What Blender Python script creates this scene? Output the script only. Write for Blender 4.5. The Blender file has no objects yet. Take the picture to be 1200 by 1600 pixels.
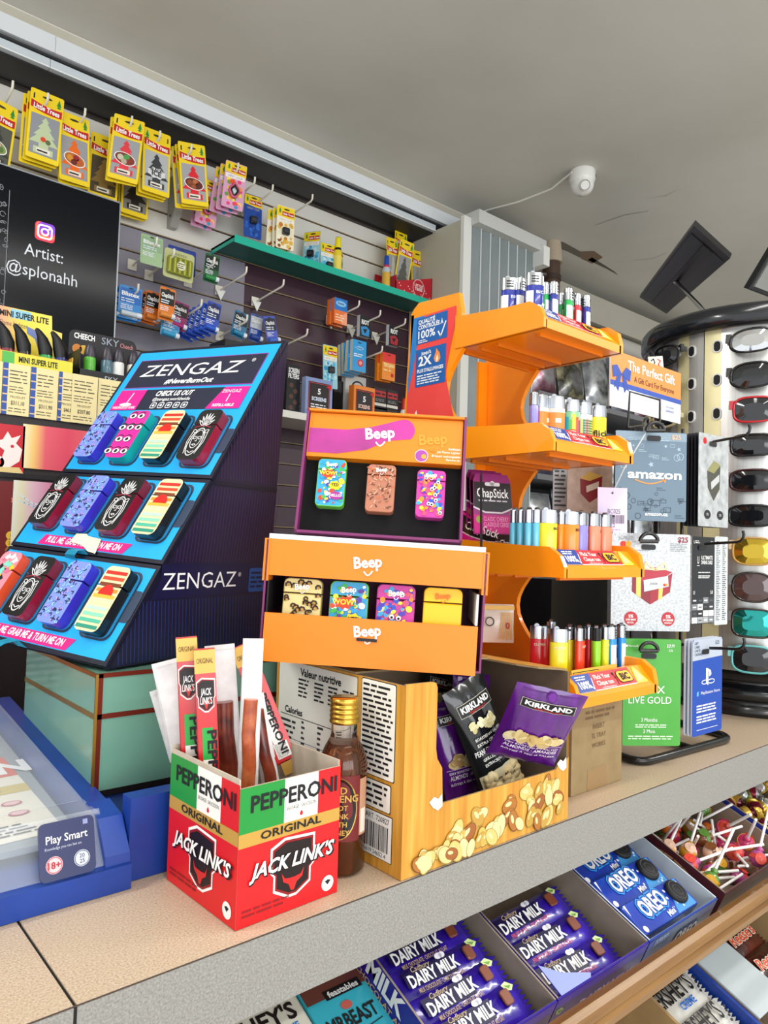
import bpy, math, random
from mathutils import Vector as V, Matrix as M
random.seed(5)
C = bpy.context.scene.collection
PI = math.pi
sc = bpy.context.scene
# ---------------------------------------------------------------- camera, world, lights, exposure
R = M(((0.7553, -0.0507, -0.6534), (-0.6547, -0.0145, -0.7557), (0.0289, 0.9986, -0.0442)))
EYE = V((0, 0, 0.31)); FPX = 1146.0
cd = bpy.data.cameras.new('camera'); cam = bpy.data.objects.new('camera', cd); C.objects.link(cam)
cam.matrix_world = M.Translation(EYE) @ R.to_4x4()
cd.sensor_width = 36; cd.lens = 36 * FPX / 1600; cd.clip_start = .02; sc.camera = cam
vs = sc.view_settings; vs.view_transform = 'Standard'; vs.look = 'None'; vs.gamma = 1; vs.use_curve_mapping = False
vs.exposure = 0.0
w = bpy.data.worlds.new('world'); sc.world = w; w.use_nodes = True
bg = w.node_tree.nodes['Background']; bg.inputs[0].default_value = (.93, .97, 1, 1); bg.inputs[1].default_value = 1.35
def area(name, loc, sx, sy, power, rot=(0, 0, 0), col=(1, .98, .94)):
    l = bpy.data.lights.new(name, 'AREA'); l.shape = 'RECTANGLE'; l.size = sx; l.size_y = sy; l.energy = power; l.color = col
    o = bpy.data.objects.new(name, l); C.objects.link(o); o.location = loc; o.rotation_euler = rot; return o
area('ceiling_tube_light', (.7, .1, 1.46), 1.3, .12, 10)
area('ceiling_tube_light', (.4, -1.0, 1.46), 1.3, .12, 20)
area('ceiling_tube_light', (2.8, -.5, 1.46), 1.3, .12, 30)
area('ceiling_tube_light', (-1.1, 1.0, 1.44), 1.3, .12, 24)  # unseen tube, added over the till aisle to brighten wall and ceiling
area('shop_window_light', (-.8, -4.6, .55), 5.0, 2.0, 130, (math.radians(86), 0, math.radians(-14)), (.94, .97, 1))
# ---------------------------------------------------------------- where a sight line through a photo point meets a real plane
def ray(px, py): return R @ V((px - 600, 800 - py, -FPX))
def atz(px, py, z): d = ray(px, py); return EYE + d * ((z - EYE.z) / d.z)
def aty(px, py, y): d = ray(px, py); return EYE + d * (y / d.y)
def atx(px, py, x): d = ray(px, py); return EYE + d * (x / d.x)
def atd(px, py, dep): return EYE + ray(px, py) * (dep / FPX)
def atp(px, py, p, n): d = ray(px, py); return EYE + d * ((V(p) - EYE).dot(V(n)) / d.dot(V(n)))
# ---------------------------------------------------------------- materials
def lin(h):
    h = h.lstrip('#'); c = [int(h[i:i + 2], 16) / 255 for i in (0, 2, 4)]
    return tuple(x / 12.92 if x < .04045 else ((x + .055) / 1.055) ** 2.4 for x in c) + (1,)
MC = {}
def mat(h, r=.5, metal=0, emit=0, trans=0, ior=1.45, alpha=1, coat=0):
    k = (h, r, metal, emit, trans, alpha, coat)
    if k in MC: return MC[k]
    m = bpy.data.materials.new('paint_' + h); m.use_nodes = True; b = m.node_tree.nodes['Principled BSDF']
    I = b.inputs; I['Base Color'].default_value = lin(h); I['Roughness'].default_value = r; I['Metallic'].default_value = metal
    I['IOR'].default_value = ior; I['Transmission Weight'].default_value = trans; I['Alpha'].default_value = alpha
    if coat: I['Coat Weight'].default_value = coat; I['Coat Roughness'].default_value = .08
    if emit: I['Emission Color'].default_value = lin(h); I['Emission Strength'].default_value = emit
    MC[k] = m; return m
def noisy(name, cols, scale, r=.5, metal=0, bump=0, stretch=(1, 1, 1), kind='NOISE', detail=4, lo=.3, hi=.7, coat=0):
    """procedural colour from a noise (or wave / voronoi) texture through a ramp"""
    m = bpy.data.materials.new(name); m.use_nodes = True; nt = m.node_tree; b = nt.nodes['Principled BSDF']; L = nt.links.new
    tc = nt.nodes.new('ShaderNodeTexCoord'); mp = nt.nodes.new('ShaderNodeMapping'); mp.inputs['Scale'].default_value = stretch
    L(tc.outputs['Object'], mp.inputs['Vector'])
    if kind == 'WAVE':
        t = nt.nodes.new('ShaderNodeTexWave'); t.inputs['Distortion'].default_value = 4; t.inputs['Detail'].default_value = 2; fac = t.outputs['Fac']
    elif kind == 'VORONOI':
        t = nt.nodes.new('ShaderNodeTexVoronoi'); fac = t.outputs['Color']
    else:
        t = nt.nodes.new('ShaderNodeTexNoise'); t.inputs['Detail'].default_value = detail; fac = t.outputs['Fac']
    t.inputs['Scale'].default_value = scale; L(mp.outputs[0], t.inputs['Vector'])
    rp = nt.nodes.new('ShaderNodeValToRGB'); e = rp.color_ramp.elements
    while len(e) < len(cols): e.new(.5)
    for i, c in enumerate(cols):
        e[i].position = lo + (hi - lo) * i / max(1, len(cols) - 1); e[i].color = lin(c)
    if kind == 'VORONOI': rp.color_ramp.interpolation = 'CONSTANT'
    L(fac, rp.inputs[0]); L(rp.outputs[0], b.inputs['Base Color'])
    b.inputs['Roughness'].default_value = r; b.inputs['Metallic'].default_value = metal
    if coat: b.inputs['Coat Weight'].default_value = coat
    if bump:
        bp = nt.nodes.new('ShaderNodeBump'); bp.inputs['Strength'].default_value = bump; bp.inputs['Distance'].default_value = .002
        L(t.outputs['Fac'] if kind != 'VORONOI' else t.outputs['Distance'], bp.inputs['Height']); L(bp.outputs[0], b.inputs['Normal'])
    return m
# ---------------------------------------------------------------- mesh builder
def fr(o, u, v):
    """frame: origin o, x axis u, y axis near v, z axis out of the surface"""
    u = V(u).normalized(); v = V(v); n = u.cross(v).normalized(); v = n.cross(u)
    return M(((u.x, v.x, n.x, o[0]), (u.y, v.y, n.y, o[1]), (u.z, v.z, n.z, o[2]), (0, 0, 0, 1)))
def off(F, x=0, y=0, z=0, rz=0): return F @ M.Translation((x, y, z)) @ M.Rotation(rz, 4, 'Z')
I4 = M.Identity(4)
LAY = .00025
def rrp(x0, y0, x1, y1, r, n=4):
    r = min(r, (x1 - x0) / 2, (y1 - y0) / 2); p = []
    for cx, cy, a in ((x1 - r, y1 - r, 0), (x0 + r, y1 - r, 90), (x0 + r, y0 + r, 180), (x1 - r, y0 + r, 270)):
        for k in range(n + 1):
            t = math.radians(a + 90 * k / n); p.append((cx + r * math.cos(t), cy + r * math.sin(t)))
    return p
def circ(cx, cy, rx, ry=None, n=20, rot=0):
    ry = ry or rx; c, s = math.cos(rot), math.sin(rot); o = []
    for k in range(n):
        a = 2 * PI * k / n; x, y = rx * math.cos(a), ry * math.sin(a); o.append((cx + x * c - y * s, cy + x * s + y * c))
    return o
TXT = {}
def text_mesh(s, bold, shear):
    k = (s, bold, shear)
    if k not in TXT:
        cu = bpy.data.curves.new('t', 'FONT'); cu.body = s; cu.size = 1; cu.offset = bold; cu.shear = shear; cu.resolution_u = 2; cu.fill_mode = 'FRONT'
        o = bpy.data.objects.new('t', cu); me = o.to_mesh()
        vs_ = [tuple(v.co[:2]) for v in me.vertices]; fs = [tuple(p.vertices) for p in me.polygons]
        o.to_mesh_clear(); bpy.data.objects.remove(o); bpy.data.curves.remove(cu)
        TXT[k] = (vs_, fs)
    return TXT[k]
class MB:
    def __init__(s): s.v = []; s.f = []; s.fm = []; s.sm = []; s.m = []
    def mi(s, m):
        if isinstance(m, str): m = mat(m)
        if m not in s.m: s.m.append(m)
        return s.m.index(m)
    def add(s, vs_, fs, m, F=I4, sm=False):
        b = len(s.v); s.v += [F @ V(p) for p in vs_]; k = s.mi(m)
        for f in fs: s.f.append([b + i for i in f]); s.fm.append(k); s.sm.append(sm)
        return s
    def box(s, x0, x1, y0, y1, z0, z1, m, F=I4):
        p = [(x, y, z) for z in (z0, z1) for y in (y0, y1) for x in (x0, x1)]
        return s.add(p, [(0, 2, 3, 1), (4, 5, 7, 6), (0, 1, 5, 4), (2, 6, 7, 3), (0, 4, 6, 2), (1, 3, 7, 5)], m, F)
    def prism(s, pts, z0, z1, m, F=I4, ms=None, sm=False, bev=0):
        """outline in the frame's xy plane, thickness along z; bev rounds the top and bottom rims"""
        n = len(pts); cx = sum(p[0] for p in pts) / n; cy = sum(p[1] for p in pts) / n
        def ins(d): # shrink towards centre
            o = []
            for x, y in pts:
                l = math.hypot(x - cx, y - cy) or 1; o.append((cx + (x - cx) * (1 - d / l), cy + (y - cy) * (1 - d / l)))
            return o
        if bev: rings = [(ins(bev), z0), (ins(bev * .3), z0 + bev * .3), (pts, z0 + bev), (pts, z1 - bev), (ins(bev * .3), z1 - bev * .3), (ins(bev), z1)]
        else: rings = [(pts, z0), (pts, z1)]
        vv = [(x, y, z) for r, z in rings for x, y in r]; K = len(rings)
        s.add(vv, [tuple(range(n))[::-1], tuple(range((K - 1) * n, K * n))], m, F)
        s.add(vv, [(j * n + i, j * n + (i + 1) % n, (j + 1) * n + (i + 1) % n, (j + 1) * n + i) for j in range(K - 1) for i in range(n)], ms or m, F, sm)
        return s
    def loft(s, rings, m, F=I4, sm=True, cap=True, closed=True):
        n = len(rings[0]); vv = [p for r in rings for p in r]; K = len(rings); e = n if closed else n - 1
        fs = [(j * n + i, j * n + (i + 1) % n, (j + 1) * n + (i + 1) % n, (j + 1) * n + i) for j in range(K - 1) for i in range(e)]
        s.add(vv, fs, m, F, sm)
        if cap: s.add(vv, [tuple(range(n))[::-1], tuple(range((K - 1) * n, K * n))], m, F)
        return s
    def lathe(s, prof, m, F=I4, n=20, sm=True):
        return s.loft([[(r * math.cos(2 * PI * k / n), r * math.sin(2 * PI * k / n), z) for k in range(n)] for r, z in prof], m, F, sm)
    def tube(s, pts, r, m, F=I4, n=8, closed=False):
        P = [V(p) for p in pts]; rings = []; up = None
        for i, p in enumerate(P):
            a = P[i - 1] if (i or closed) else p; b = P[(i + 1) % len(P)] if (i < len(P) - 1 or closed) else p
            t = (b - a).normalized()
            if up is None: up = t.orthogonal().normalized()
            up = (up - t * up.dot(t)).normalized(); q = t.cross(up)
            rings.append([tuple(p + up * r * math.cos(2 * PI * k / n) + q * r * math.sin(2 * PI * k / n)) for k in range(n)])
        if closed: rings.append(rings[0])
        return s.loft(rings, m, F, True, not closed)
    def ball(s, c, rx, ry, rz, m, F=I4, n=12, k=8):
        return s.loft([[(c[0] + max(.02, math.sin(PI * j / k)) * rx * math.cos(2 * PI * i / n), c[1] + max(.02, math.sin(PI * j / k)) * ry * math.sin(2 * PI * i / n), c[2] - rz * math.cos(PI * j / k)) for i in range(n)] for j in range(k + 1)], m, F)
    def grid(s, fn, nu, nv, m, F=I4, sm=True):
        vv = [fn(i / nu, j / nv) for j in range(nv + 1) for i in range(nu + 1)]
        return s.add(vv, [(j * (nu + 1) + i, j * (nu + 1) + i + 1, (j + 1) * (nu + 1) + i + 1, (j + 1) * (nu + 1) + i) for j in range(nv) for i in range(nu)], m, F, sm)
    # ---- flat print on a surface: x, y in the frame, l = ink layer
    def pol(s, pts, m, F=I4, l=1): return s.add([(x, y, l * LAY) for x, y in pts], [tuple(range(len(pts)))], m, F)
    def rect(s, x0, y0, x1, y1, m, F=I4, l=1): return s.pol([(x0, y0), (x1, y0), (x1, y1), (x0, y1)], m, F, l)
    def rr(s, x0, y0, x1, y1, r, m, F=I4, l=1): return s.pol(rrp(x0, y0, x1, y1, r), m, F, l)
    def disc(s, cx, cy, rx, m, F=I4, l=1, ry=None, n=18, rot=0): return s.pol(circ(cx, cy, rx, ry, n, rot), m, F, l)
    def ring(s, pts, wd, m, F=I4, l=1, closed=True):
        n = len(pts)
        for i in range(n if closed else n - 1):
            a, b = pts[i], pts[(i + 1) % n]; dx, dy = b[0] - a[0], b[1] - a[1]; d = math.hypot(dx, dy) or 1; nx, ny = -dy / d * wd / 2, dx / d * wd / 2
            ex, ey = dx / d * wd * .3, dy / d * wd * .3
            s.pol([(a[0] - nx - ex, a[1] - ny - ey), (b[0] - nx + ex, b[1] - ny + ey), (b[0] + nx + ex, b[1] + ny + ey), (a[0] + nx - ex, a[1] + ny - ey)], m, F, l)
        return s
    def line(s, pts, wd, m, F=I4, l=1): return s.ring(pts, wd, m, F, l, False)
    def text(s, t, x, y, h, m, F=I4, l=2, al='C', bold=0.0, shear=0.0, sx=1.0, rot=0, fit=None):
        """h = cap height; fit = width to stretch to; al C/L/R about x; y = baseline"""
        vv, fs = text_mesh(t, bold, shear)
        if not vv: return s
        k = h / .69; xs = [p[0] for p in vv]; a, b = min(xs), max(xs); kx = k * sx
        if fit: kx = fit / (b - a)
        o = {'C': -(a + b) / 2, 'L': -a, 'R': -b}[al]; c, q = math.cos(rot), math.sin(rot); P = []
        for px, py in vv:
            X, Y = (px + o) * kx, py * k; P.append((x + X * c - Y * q, y + X * q + Y * c, l * LAY))
        return s.add(P, fs, m, F)
    def greek(s, x0, y0, x1, y1, rows, m, F=I4, l=1, fill=.45, rag=.25):
        """rows of small print too fine to read"""
        if y1 - y0 < 1e-4 or x1 - x0 < 1e-4: return s
        h = (y1 - y0) / rows; rnd = random.Random(rows * 7 + int(x0 * 1e4))
        for k in range(rows):
            x = x0; e = x1 - rnd.random() * rag * (x1 - x0); y = y1 - (k + .75) * h
            while x < e - h * .5:
                wd = min(e - x, h * (1 + 3 * rnd.random())); s.rect(x, y, x + wd, y + h * fill, m, F, l); x += wd + h * .45
        return s
    def build(s, name, parent=None, F=None, world=False, origin=None):
        me = bpy.data.meshes.new(name); vs_ = s.v; Fm = F or I4
        if world:
            if parent is not None: W = WM[parent].inverted(); vs_ = [W @ p for p in vs_]
            else:
                if origin is None:
                    lo = [min(p[i] for p in vs_) for i in range(3)]; hi = [max(p[i] for p in vs_) for i in range(3)]
                    origin = ((lo[0] + hi[0]) / 2, (lo[1] + hi[1]) / 2, lo[2])
                Fm = M.Translation(origin); W = Fm.inverted(); vs_ = [W @ p for p in vs_]
        me.from_pydata([tuple(p) for p in vs_], [], s.f)
        for m in s.m: me.materials.append(m)
        me.polygons.foreach_set('material_index', s.fm); me.polygons.foreach_set('use_smooth', s.sm); me.update()
        o = bpy.data.objects.new(name, me); C.objects.link(o)
        if parent is not None: o.parent = parent; WM[o] = WM[parent]
        else: o.matrix_basis = Fm; WM[o] = Fm.copy()
        return o
WM = {}
def tag(o, label=None, cat=None, group=None, kind=None):
    if label: o['label'] = label
    if cat: o['category'] = cat
    if group: o['group'] = group
    if kind: o['kind'] = kind
    return o
def thing(name, label, cat, F=I4, group=None):
    if not isinstance(F, M): F = M.Translation(F)
    o = bpy.data.objects.new(name, None); C.objects.link(o); o.empty_display_size = .02; o.matrix_basis = F; WM[o] = F.copy()
    return tag(o, label, cat, group)
def dup(src, F, label=None, group=None):
    def cp(o, par):
        c = o.copy(); C.objects.link(c)
        if par is not None: c.parent = par
        for ch in o.children: cp(ch, c)
        return c
    r = cp(src, None); r.matrix_basis = F; WM[r] = F.copy()
    if label: r['label'] = label
    if group: r['group'] = group
    return r
def struct(o): o['kind'] = 'structure'; return o
BLACK = mat('0c0c0e', .45); WHITE = mat('f2f2f0', .5); INK = mat('15151a', .6); CHROME = mat('d8dade', .18, 1); GOLD = mat('d9b04a', .25, 1)
DARK = mat('1b1b1f', .4); RED = mat('d3171d', .42); PAPER = mat('f4f3ee', .6)
# ================================================================ the room
ceil_m = noisy('ceiling_paint', ['cfcdc4', 'd8d6ce', 'dedcd5'], 2.2, .7, bump=.15)
b = MB(); b.box(-2.5, 6, -2.6, 3.2, 1.5, 1.56, ceil_m)
Fc = fr((0, 0, 1.4995), (1, 0, 0), (0, -1, 0))          # underside, seen from below
def cpt(px, py): p = atz(px, py, 1.4995); return (p.x, -p.y)
b.pol([cpt(*q) for q in ((862, 377), (880, 378), (905, 392), (930, 400), (938, 404), (905, 402), (885, 392), (866, 386))], mat('7a756c', .9), Fc)
b.pol([cpt(*q) for q in ((905, 393), (928, 392), (942, 402), (925, 412), (908, 404))], mat('8a7560', .9), Fc, 2)
b.pol([cpt(*q) for q in ((925, 402), (960, 424), (966, 430), (948, 420), (918, 406))], mat('6a6258', .9), Fc, 2)
b.line([cpt(*q) for q in ((930, 352), (975, 336), (1012, 330))], .004, mat('a9a69e', .8), Fc)
b.line([cpt(*q) for q in ((1010, 310), (1040, 306), (1060, 296))], .005, mat('d5d2ca', .8), Fc)
b.line([cpt(*q) for q in ((985, 408), (1020, 404), (1040, 396))], .006, mat('d0cdc6', .8), Fc)
b.line([cpt(*q) for q in ((905, 424), (930, 420), (950, 428))], .006, mat('d5d2ca', .8), Fc)
struct(b.build('ceiling'))
b = MB(); b.box(-2.5, 6, -2.6, 3.2, -1.0, -.95, noisy('floor_tile', ['cdc6ba', 'd8d2c6'], 3, .4)); struct(b.build('floor'))
# slat wall behind the till: boards with dark grooves between them
YW = 1.915
white_b = noisy('white_laminate', ['d9d6cd', 'e2dfd6'], 3, .4); purple_b = noisy('plum_laminate', ['85828f', '8f8c9a'], 4, .38)
dark_b = noisy('plum_baked_reflection', ['3a2430', '452c38'], 4, .3)  # same plum boards, with the dark reflections put into the colour
groove = mat('1d1416', .6)
b = MB(); b.box(-.6, 1.95, YW + .012, YW + .05, -.95, 1.5, groove)
z = 1.3985
while z > -.1:
    z0 = z - .0595; up = z0 > 1.12
    if up: b.box(-.6, 1.95, YW, YW + .014, z0, z, white_b)
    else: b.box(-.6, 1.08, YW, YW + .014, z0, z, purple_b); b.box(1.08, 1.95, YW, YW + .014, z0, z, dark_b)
    b.box(-.6, 1.95, YW - .0015, YW + .004, z0 - .0035, z0 - .0005, mat('8d7a5c', .5))   # metal lip under each board
    z -= .0655
struct(b.build('wall_back'))
b = MB(); b.box(1.95, 6, 2.0, 2.06, -.95, 1.5, noisy('grey_wall', ['8f8e8a', '9b9a95'], 2, .7)); struct(b.build('wall_back_far'))
b = MB(); b.box(5.0, 5.06, -2.6, 2.06, -.95, 1.5, noisy('grey_wall_side', ['a09d96', 'aaa7a0'], 2, .7)); struct(b.build('wall_right'))
# header above the slat wall
b = MB(); b.box(-.6, 1.95, 1.785, 1.83, 1.476, 1.5, noisy('beige_trim', ['bdb8a8', 'c6c1b2'], 3, .5)); b.box(-.6, 1.95, 1.784, 1.79, 1.498, 1.4995, mat('efeee8', .5)); struct(b.build('trim_1'))
hw = noisy('white_header', ['dfe3e6', 'e8ecee'], 2, .35)
b = MB()
b.box(-.6, .4845, 1.783, 1.83, 1.435, 1.4755, hw); b.box(.4853, 1.95, 1.783, 1.83, 1.435, 1.4755, hw)
b.box(-.6, 1.95, 1.79, 1.83, 1.43, 1.435, mat('6d7072', .5))
struct(b.build('trim_2'))
b = MB(); b.box(-.6, 1.95, 1.80, 1.84, 1.40, 1.43, mat('17171a', .5))
for x0, x1 in ((-.6, .4755), (.4765, 1.742)):
    b.box(x0, x1, 1.785, 1.80, 1.396, 1.417, mat('c9d2d8', .3)); b.box(x0, x1, 1.7845, 1.7855, 1.3965, 1.399, mat('f2f4f4', .3))
struct(b.build('trim_3'))
b = MB(); b.box(-.6, 1.95, 1.80, 1.93, 1.392, 1.398, mat('1f1e20', .5)); b.box(-.6, 1.95, 1.90, 1.914, 1.386, 1.392, mat('2a211d', .5)); struct(b.build('trim_4'))
# beige pillar with a white front edge
b = MB(); b.box(1.743, 1.775, 1.665, 1.91, -.95, 1.4, noisy('beige_pillar', ['b7b2a0', 'c0bba9'], 4, .5)); b.box(1.741, 1.778, 1.65, 1.665, -.95, 1.41, mat('e4e4de', .45)); struct(b.build('trim_5'))
# grey vertical louvres beside the pillar
T = thing('vertical_blind', 'grey vertical louvre blind beside the beige pillar', 'blind', (1.94, 1.66, -.95))
b = MB(); b.box(1.775, 2.14, 1.615, 1.69, 1.385, 1.43, mat('c9cac6', .5)); b.box(2.105, 2.14, 1.60, 1.69, 1.33, 1.40, mat('e9e9e4', .45)); b.build('head_rail', T, world=True)
slat_m = noisy('grey_slat', ['7d8687', '8a9394'], 5, .38)
for k in range(7):
    b = MB(); F = M.Translation((1.795 + .048 * k, 1.655, 0)) @ M.Rotation(math.radians(-14), 4, 'Z')
    b.box(-.027, .027, -.0015, .0015, -.9, 1.385, slat_m, F); b.box(.025, .0295, -.004, .002, -.9, 1.385, mat('c3cacb', .35), F)
    b.build('slat', T, world=True)
# ---- far right corner: bulkhead, pipes, shelf
b = MB(); b.box(2.15, 5, 1.80, 2.0, 1.30, 1.42, noisy('bulkhead_paint', ['a9a598', 'b3afa2'], 2, .6)); struct(b.build('trim_6'))
T = thing('wall_pipe', 'thick pale pipe running along the wall under the bulkhead', 'pipe', (3.2, 1.83, 1.24))
b = MB(); b.tube([(2.2, 1.83, 1.25), (5, 1.83, 1.25)], .04, mat('bcbab2', .45), n=14); b.tube([(2.2, 1.84, 1.17), (5, 1.84, 1.17)], .022, mat('a9a69c', .45), n=10); b.build('pipe_run', T, world=True)
p = atz(862, 380, 1.5)
T = thing('ceiling_pipe', 'short rusty pipe stub coming out of the ceiling beside the louvres', 'pipe', (p.x, p.y, 1.2))
b = MB(); F = M.Translation((p.x, p.y, 0)); b.lathe([(.035, 1.5), (.04, 1.46), (.042, 1.42)], mat('b3a48e', .7), F); b.build('plaster_collar', T, world=True)
b = MB(); b.lathe([(.034, 1.43), (.034, 1.2)], mat('4e3a2c', .6), F); b.lathe([(.038, 1.37), (.038, 1.35)], mat('3a2b22', .6), F); b.build('pipe', T, world=True)
# ================================================================ counter
lam_top = noisy('speckled_laminate', ['a18b75', 'bba48a', 'c6b39a', 'cabfae'], 600, .4, lo=.3, hi=.7, detail=4)
lam_edge = noisy('speckled_edge', ['7a7873', '8d8b86', '9f9d98'], 600, .45, lo=.3, hi=.7, detail=4)
T = thing('counter', 'shop counter with a speckled beige laminate top', 'counter', (.8, .8, -.95))
b = MB()
b.box(-1.2, .1778, .505, 1.2, -.045, 0, lam_top); b.box(.1802, 2.6, .505, 1.2, -.045, 0, lam_top); b.box(.1775, .1805, .5055, 1.2, -.045, -.0012, mat('141212', .7))
b.build('countertop', T, world=True)
b = MB(); b.box(-1.2, .1778, .5035, .5052, -.0585, -.0012, lam_edge); b.box(.1802, 2.6, .5035, .5052, -.0585, -.0012, lam_edge)
b.box(-1.2, 2.6, .5045, .5055, -.0015, -.0003, mat('4a3b33', .6)); b.box(.1775, .1805, .5042, .506, -.0585, -.0012, mat('141212', .7)); b.build('front_edge', T, world=True)
b = MB(); b.box(-1.2, 2.6, .5052, .518, -.0585, -.045, mat('8d7c66', .6)); b.box(-1.2, 2.6, .84, 1.1, -.95, -.045, mat('59493c', .6)); b.build('cabinet', T, world=True)
# ================================================================ things on the counter
# ---- snack stick carton -----------------------------------------------------------------
def shield(b, F, cx, cy, s):
    o = [(-.5, .42), (-.2, .55), (.5, .5), (.5, -.05), (.42, -.12), (.42, -.38), (.1, -.55), (-.1, -.55), (-.42, -.38), (-.42, -.1), (-.5, -.02)]
    for k, m, l in ((1.12, 'f4f2f0', 2), (1.02, '8e1015', 3), (.93, '17090b', 4)): b.pol([(cx + x * s * k, cy + y * s * k) for x, y in o], mat(m, .45), F, l)
    b.pol([(cx + x * s, cy + y * s) for x, y in ((-.28, -.08), (-.2, -.2), (-.06, -.22), (.06, -.22), (.2, -.2), (.28, -.08), (.24, -.26), (.1, -.34), (.04, -.48), (-.04, -.48), (-.1, -.34), (-.24, -.26))], mat('c9201f', .45), F, 5)
def stick_face(b, F, w, h, narrow=False):
    """printed carton face, w by h"""
    gy = h * .67; by = h * .57
    b.rect(0, 0, w, h, mat('d5161d', .38), F, 0.5)
    b.rect(0, gy, w * .42, h, mat('1f8f38', .4), F, 1); b.rect(w * .42, gy, w * .76, h, mat('f1efe9', .45), F, 1)
    b.rect(0, by, w, gy, mat('c79b46', .4, .15), F, 1)
    b.text('PEPPERONI', w * .53, gy + h * .145, h * .115, INK, F, 3, bold=.025, fit=w * .86)
    b.text('SAUSAGE · SAUCISSON', w * .59, gy + h * .09, h * .028, mat('6a6460'), F, 3, fit=w * .3)
    b.pol([(w * .59 + x * h, gy + h * .045 + y * h) for x, y in ((-.015, 0), (0, .022), (.015, 0), (.01, -.018), (-.01, -.018))], mat('c8141c'), F, 3)
    b.text('ORIGINAL', w * .5, by + h * .028, h * .056, INK, F, 3, bold=.02, fit=w * .6)
    shield(b, F, w * .52, h * .33, h * .37)
    b.text("JACK LINK'S", w * .52 + .0012, h * .335 - .0012, h * .1, mat('16090a'), F, 6, bold=.05, shear=.3, fit=w * .86)
    b.text("JACK LINK'S", w * .52, h * .335, h * .1, mat('f4f2f0', .4), F, 7, bold=.03, shear=.3, fit=w * .84)
    b.disc(w * .89, h * .1, h * .06, mat('f2f0ea'), F, 2); b.pol([(w * .89 + x * h, h * .11 + y * h) for x, y in ((-.03, .01), (0, -.02), (.03, .01), (0, .02))], INK, F, 3)
    b.greek(w * .05, h * .06, w * .5, h * .13, 2, mat('8d0f14'), F, 2)
JF = M.Translation((.3075, .5215, .0005)) @ M.Rotation(math.radians(2), 4, 'Z'); JW, JD, JH = .104, .117, .1145
T = thing('snack_stick_carton', 'open red pepperoni stick carton near the front edge of the counter', 'carton', JF)
cb = noisy('grey_board', ['b7aa98', 'c6baa8'], 40, .8)
b = MB(); t = .0015
b.box(0, JW, 0, JD, 0, t, cb); b.box(0, JW, 0, t, t, JH - .004, cb); b.box(0, JW, JD - t, JD, t, JH + .006, cb); b.box(0, t, t, JD - t, t, JH + .003, cb); b.box(JW - t, JW, t, JD - t, t, JH + .001, cb)
stick_face(b, fr((0, 0, 0), (1, 0, 0), (0, 0, 1)), JW, JH - .004); stick_face(b, fr((0, JD, 0), (0, -1, 0), (0, 0, 1)), JD, JH - .001)
b.rect(0, 0, JD, JH + .001, mat('d5161d', .38), fr((JW, 0, 0), (0, 1, 0), (0, 0, 1)), 1)
b.build('carton', T)
def strip_frame(p0, p1, d0, d1):
    a = atd(*p0, d0); c = atd(*p1, d1); v = c - a; n = (EYE - a).normalized(); u = v.cross(n)
    return fr(a, u, v), v.length
jerky = noisy('dried_meat', ['3d130c', '6d2416', '8c3a22'], 60, .35, bump=.3, coat=.4); jerky2 = noisy('pale_dried_meat', ['8c3a1c', 'ad4f28', 'c26a3c'], 70, .3, bump=.3, coat=.4)
film = mat('f0ecec', .3, 0, 0, .25, 1.2); foil = noisy('white_film', ['d9d4d3', 'efecec'], 60, .35, bump=.2)
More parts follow.
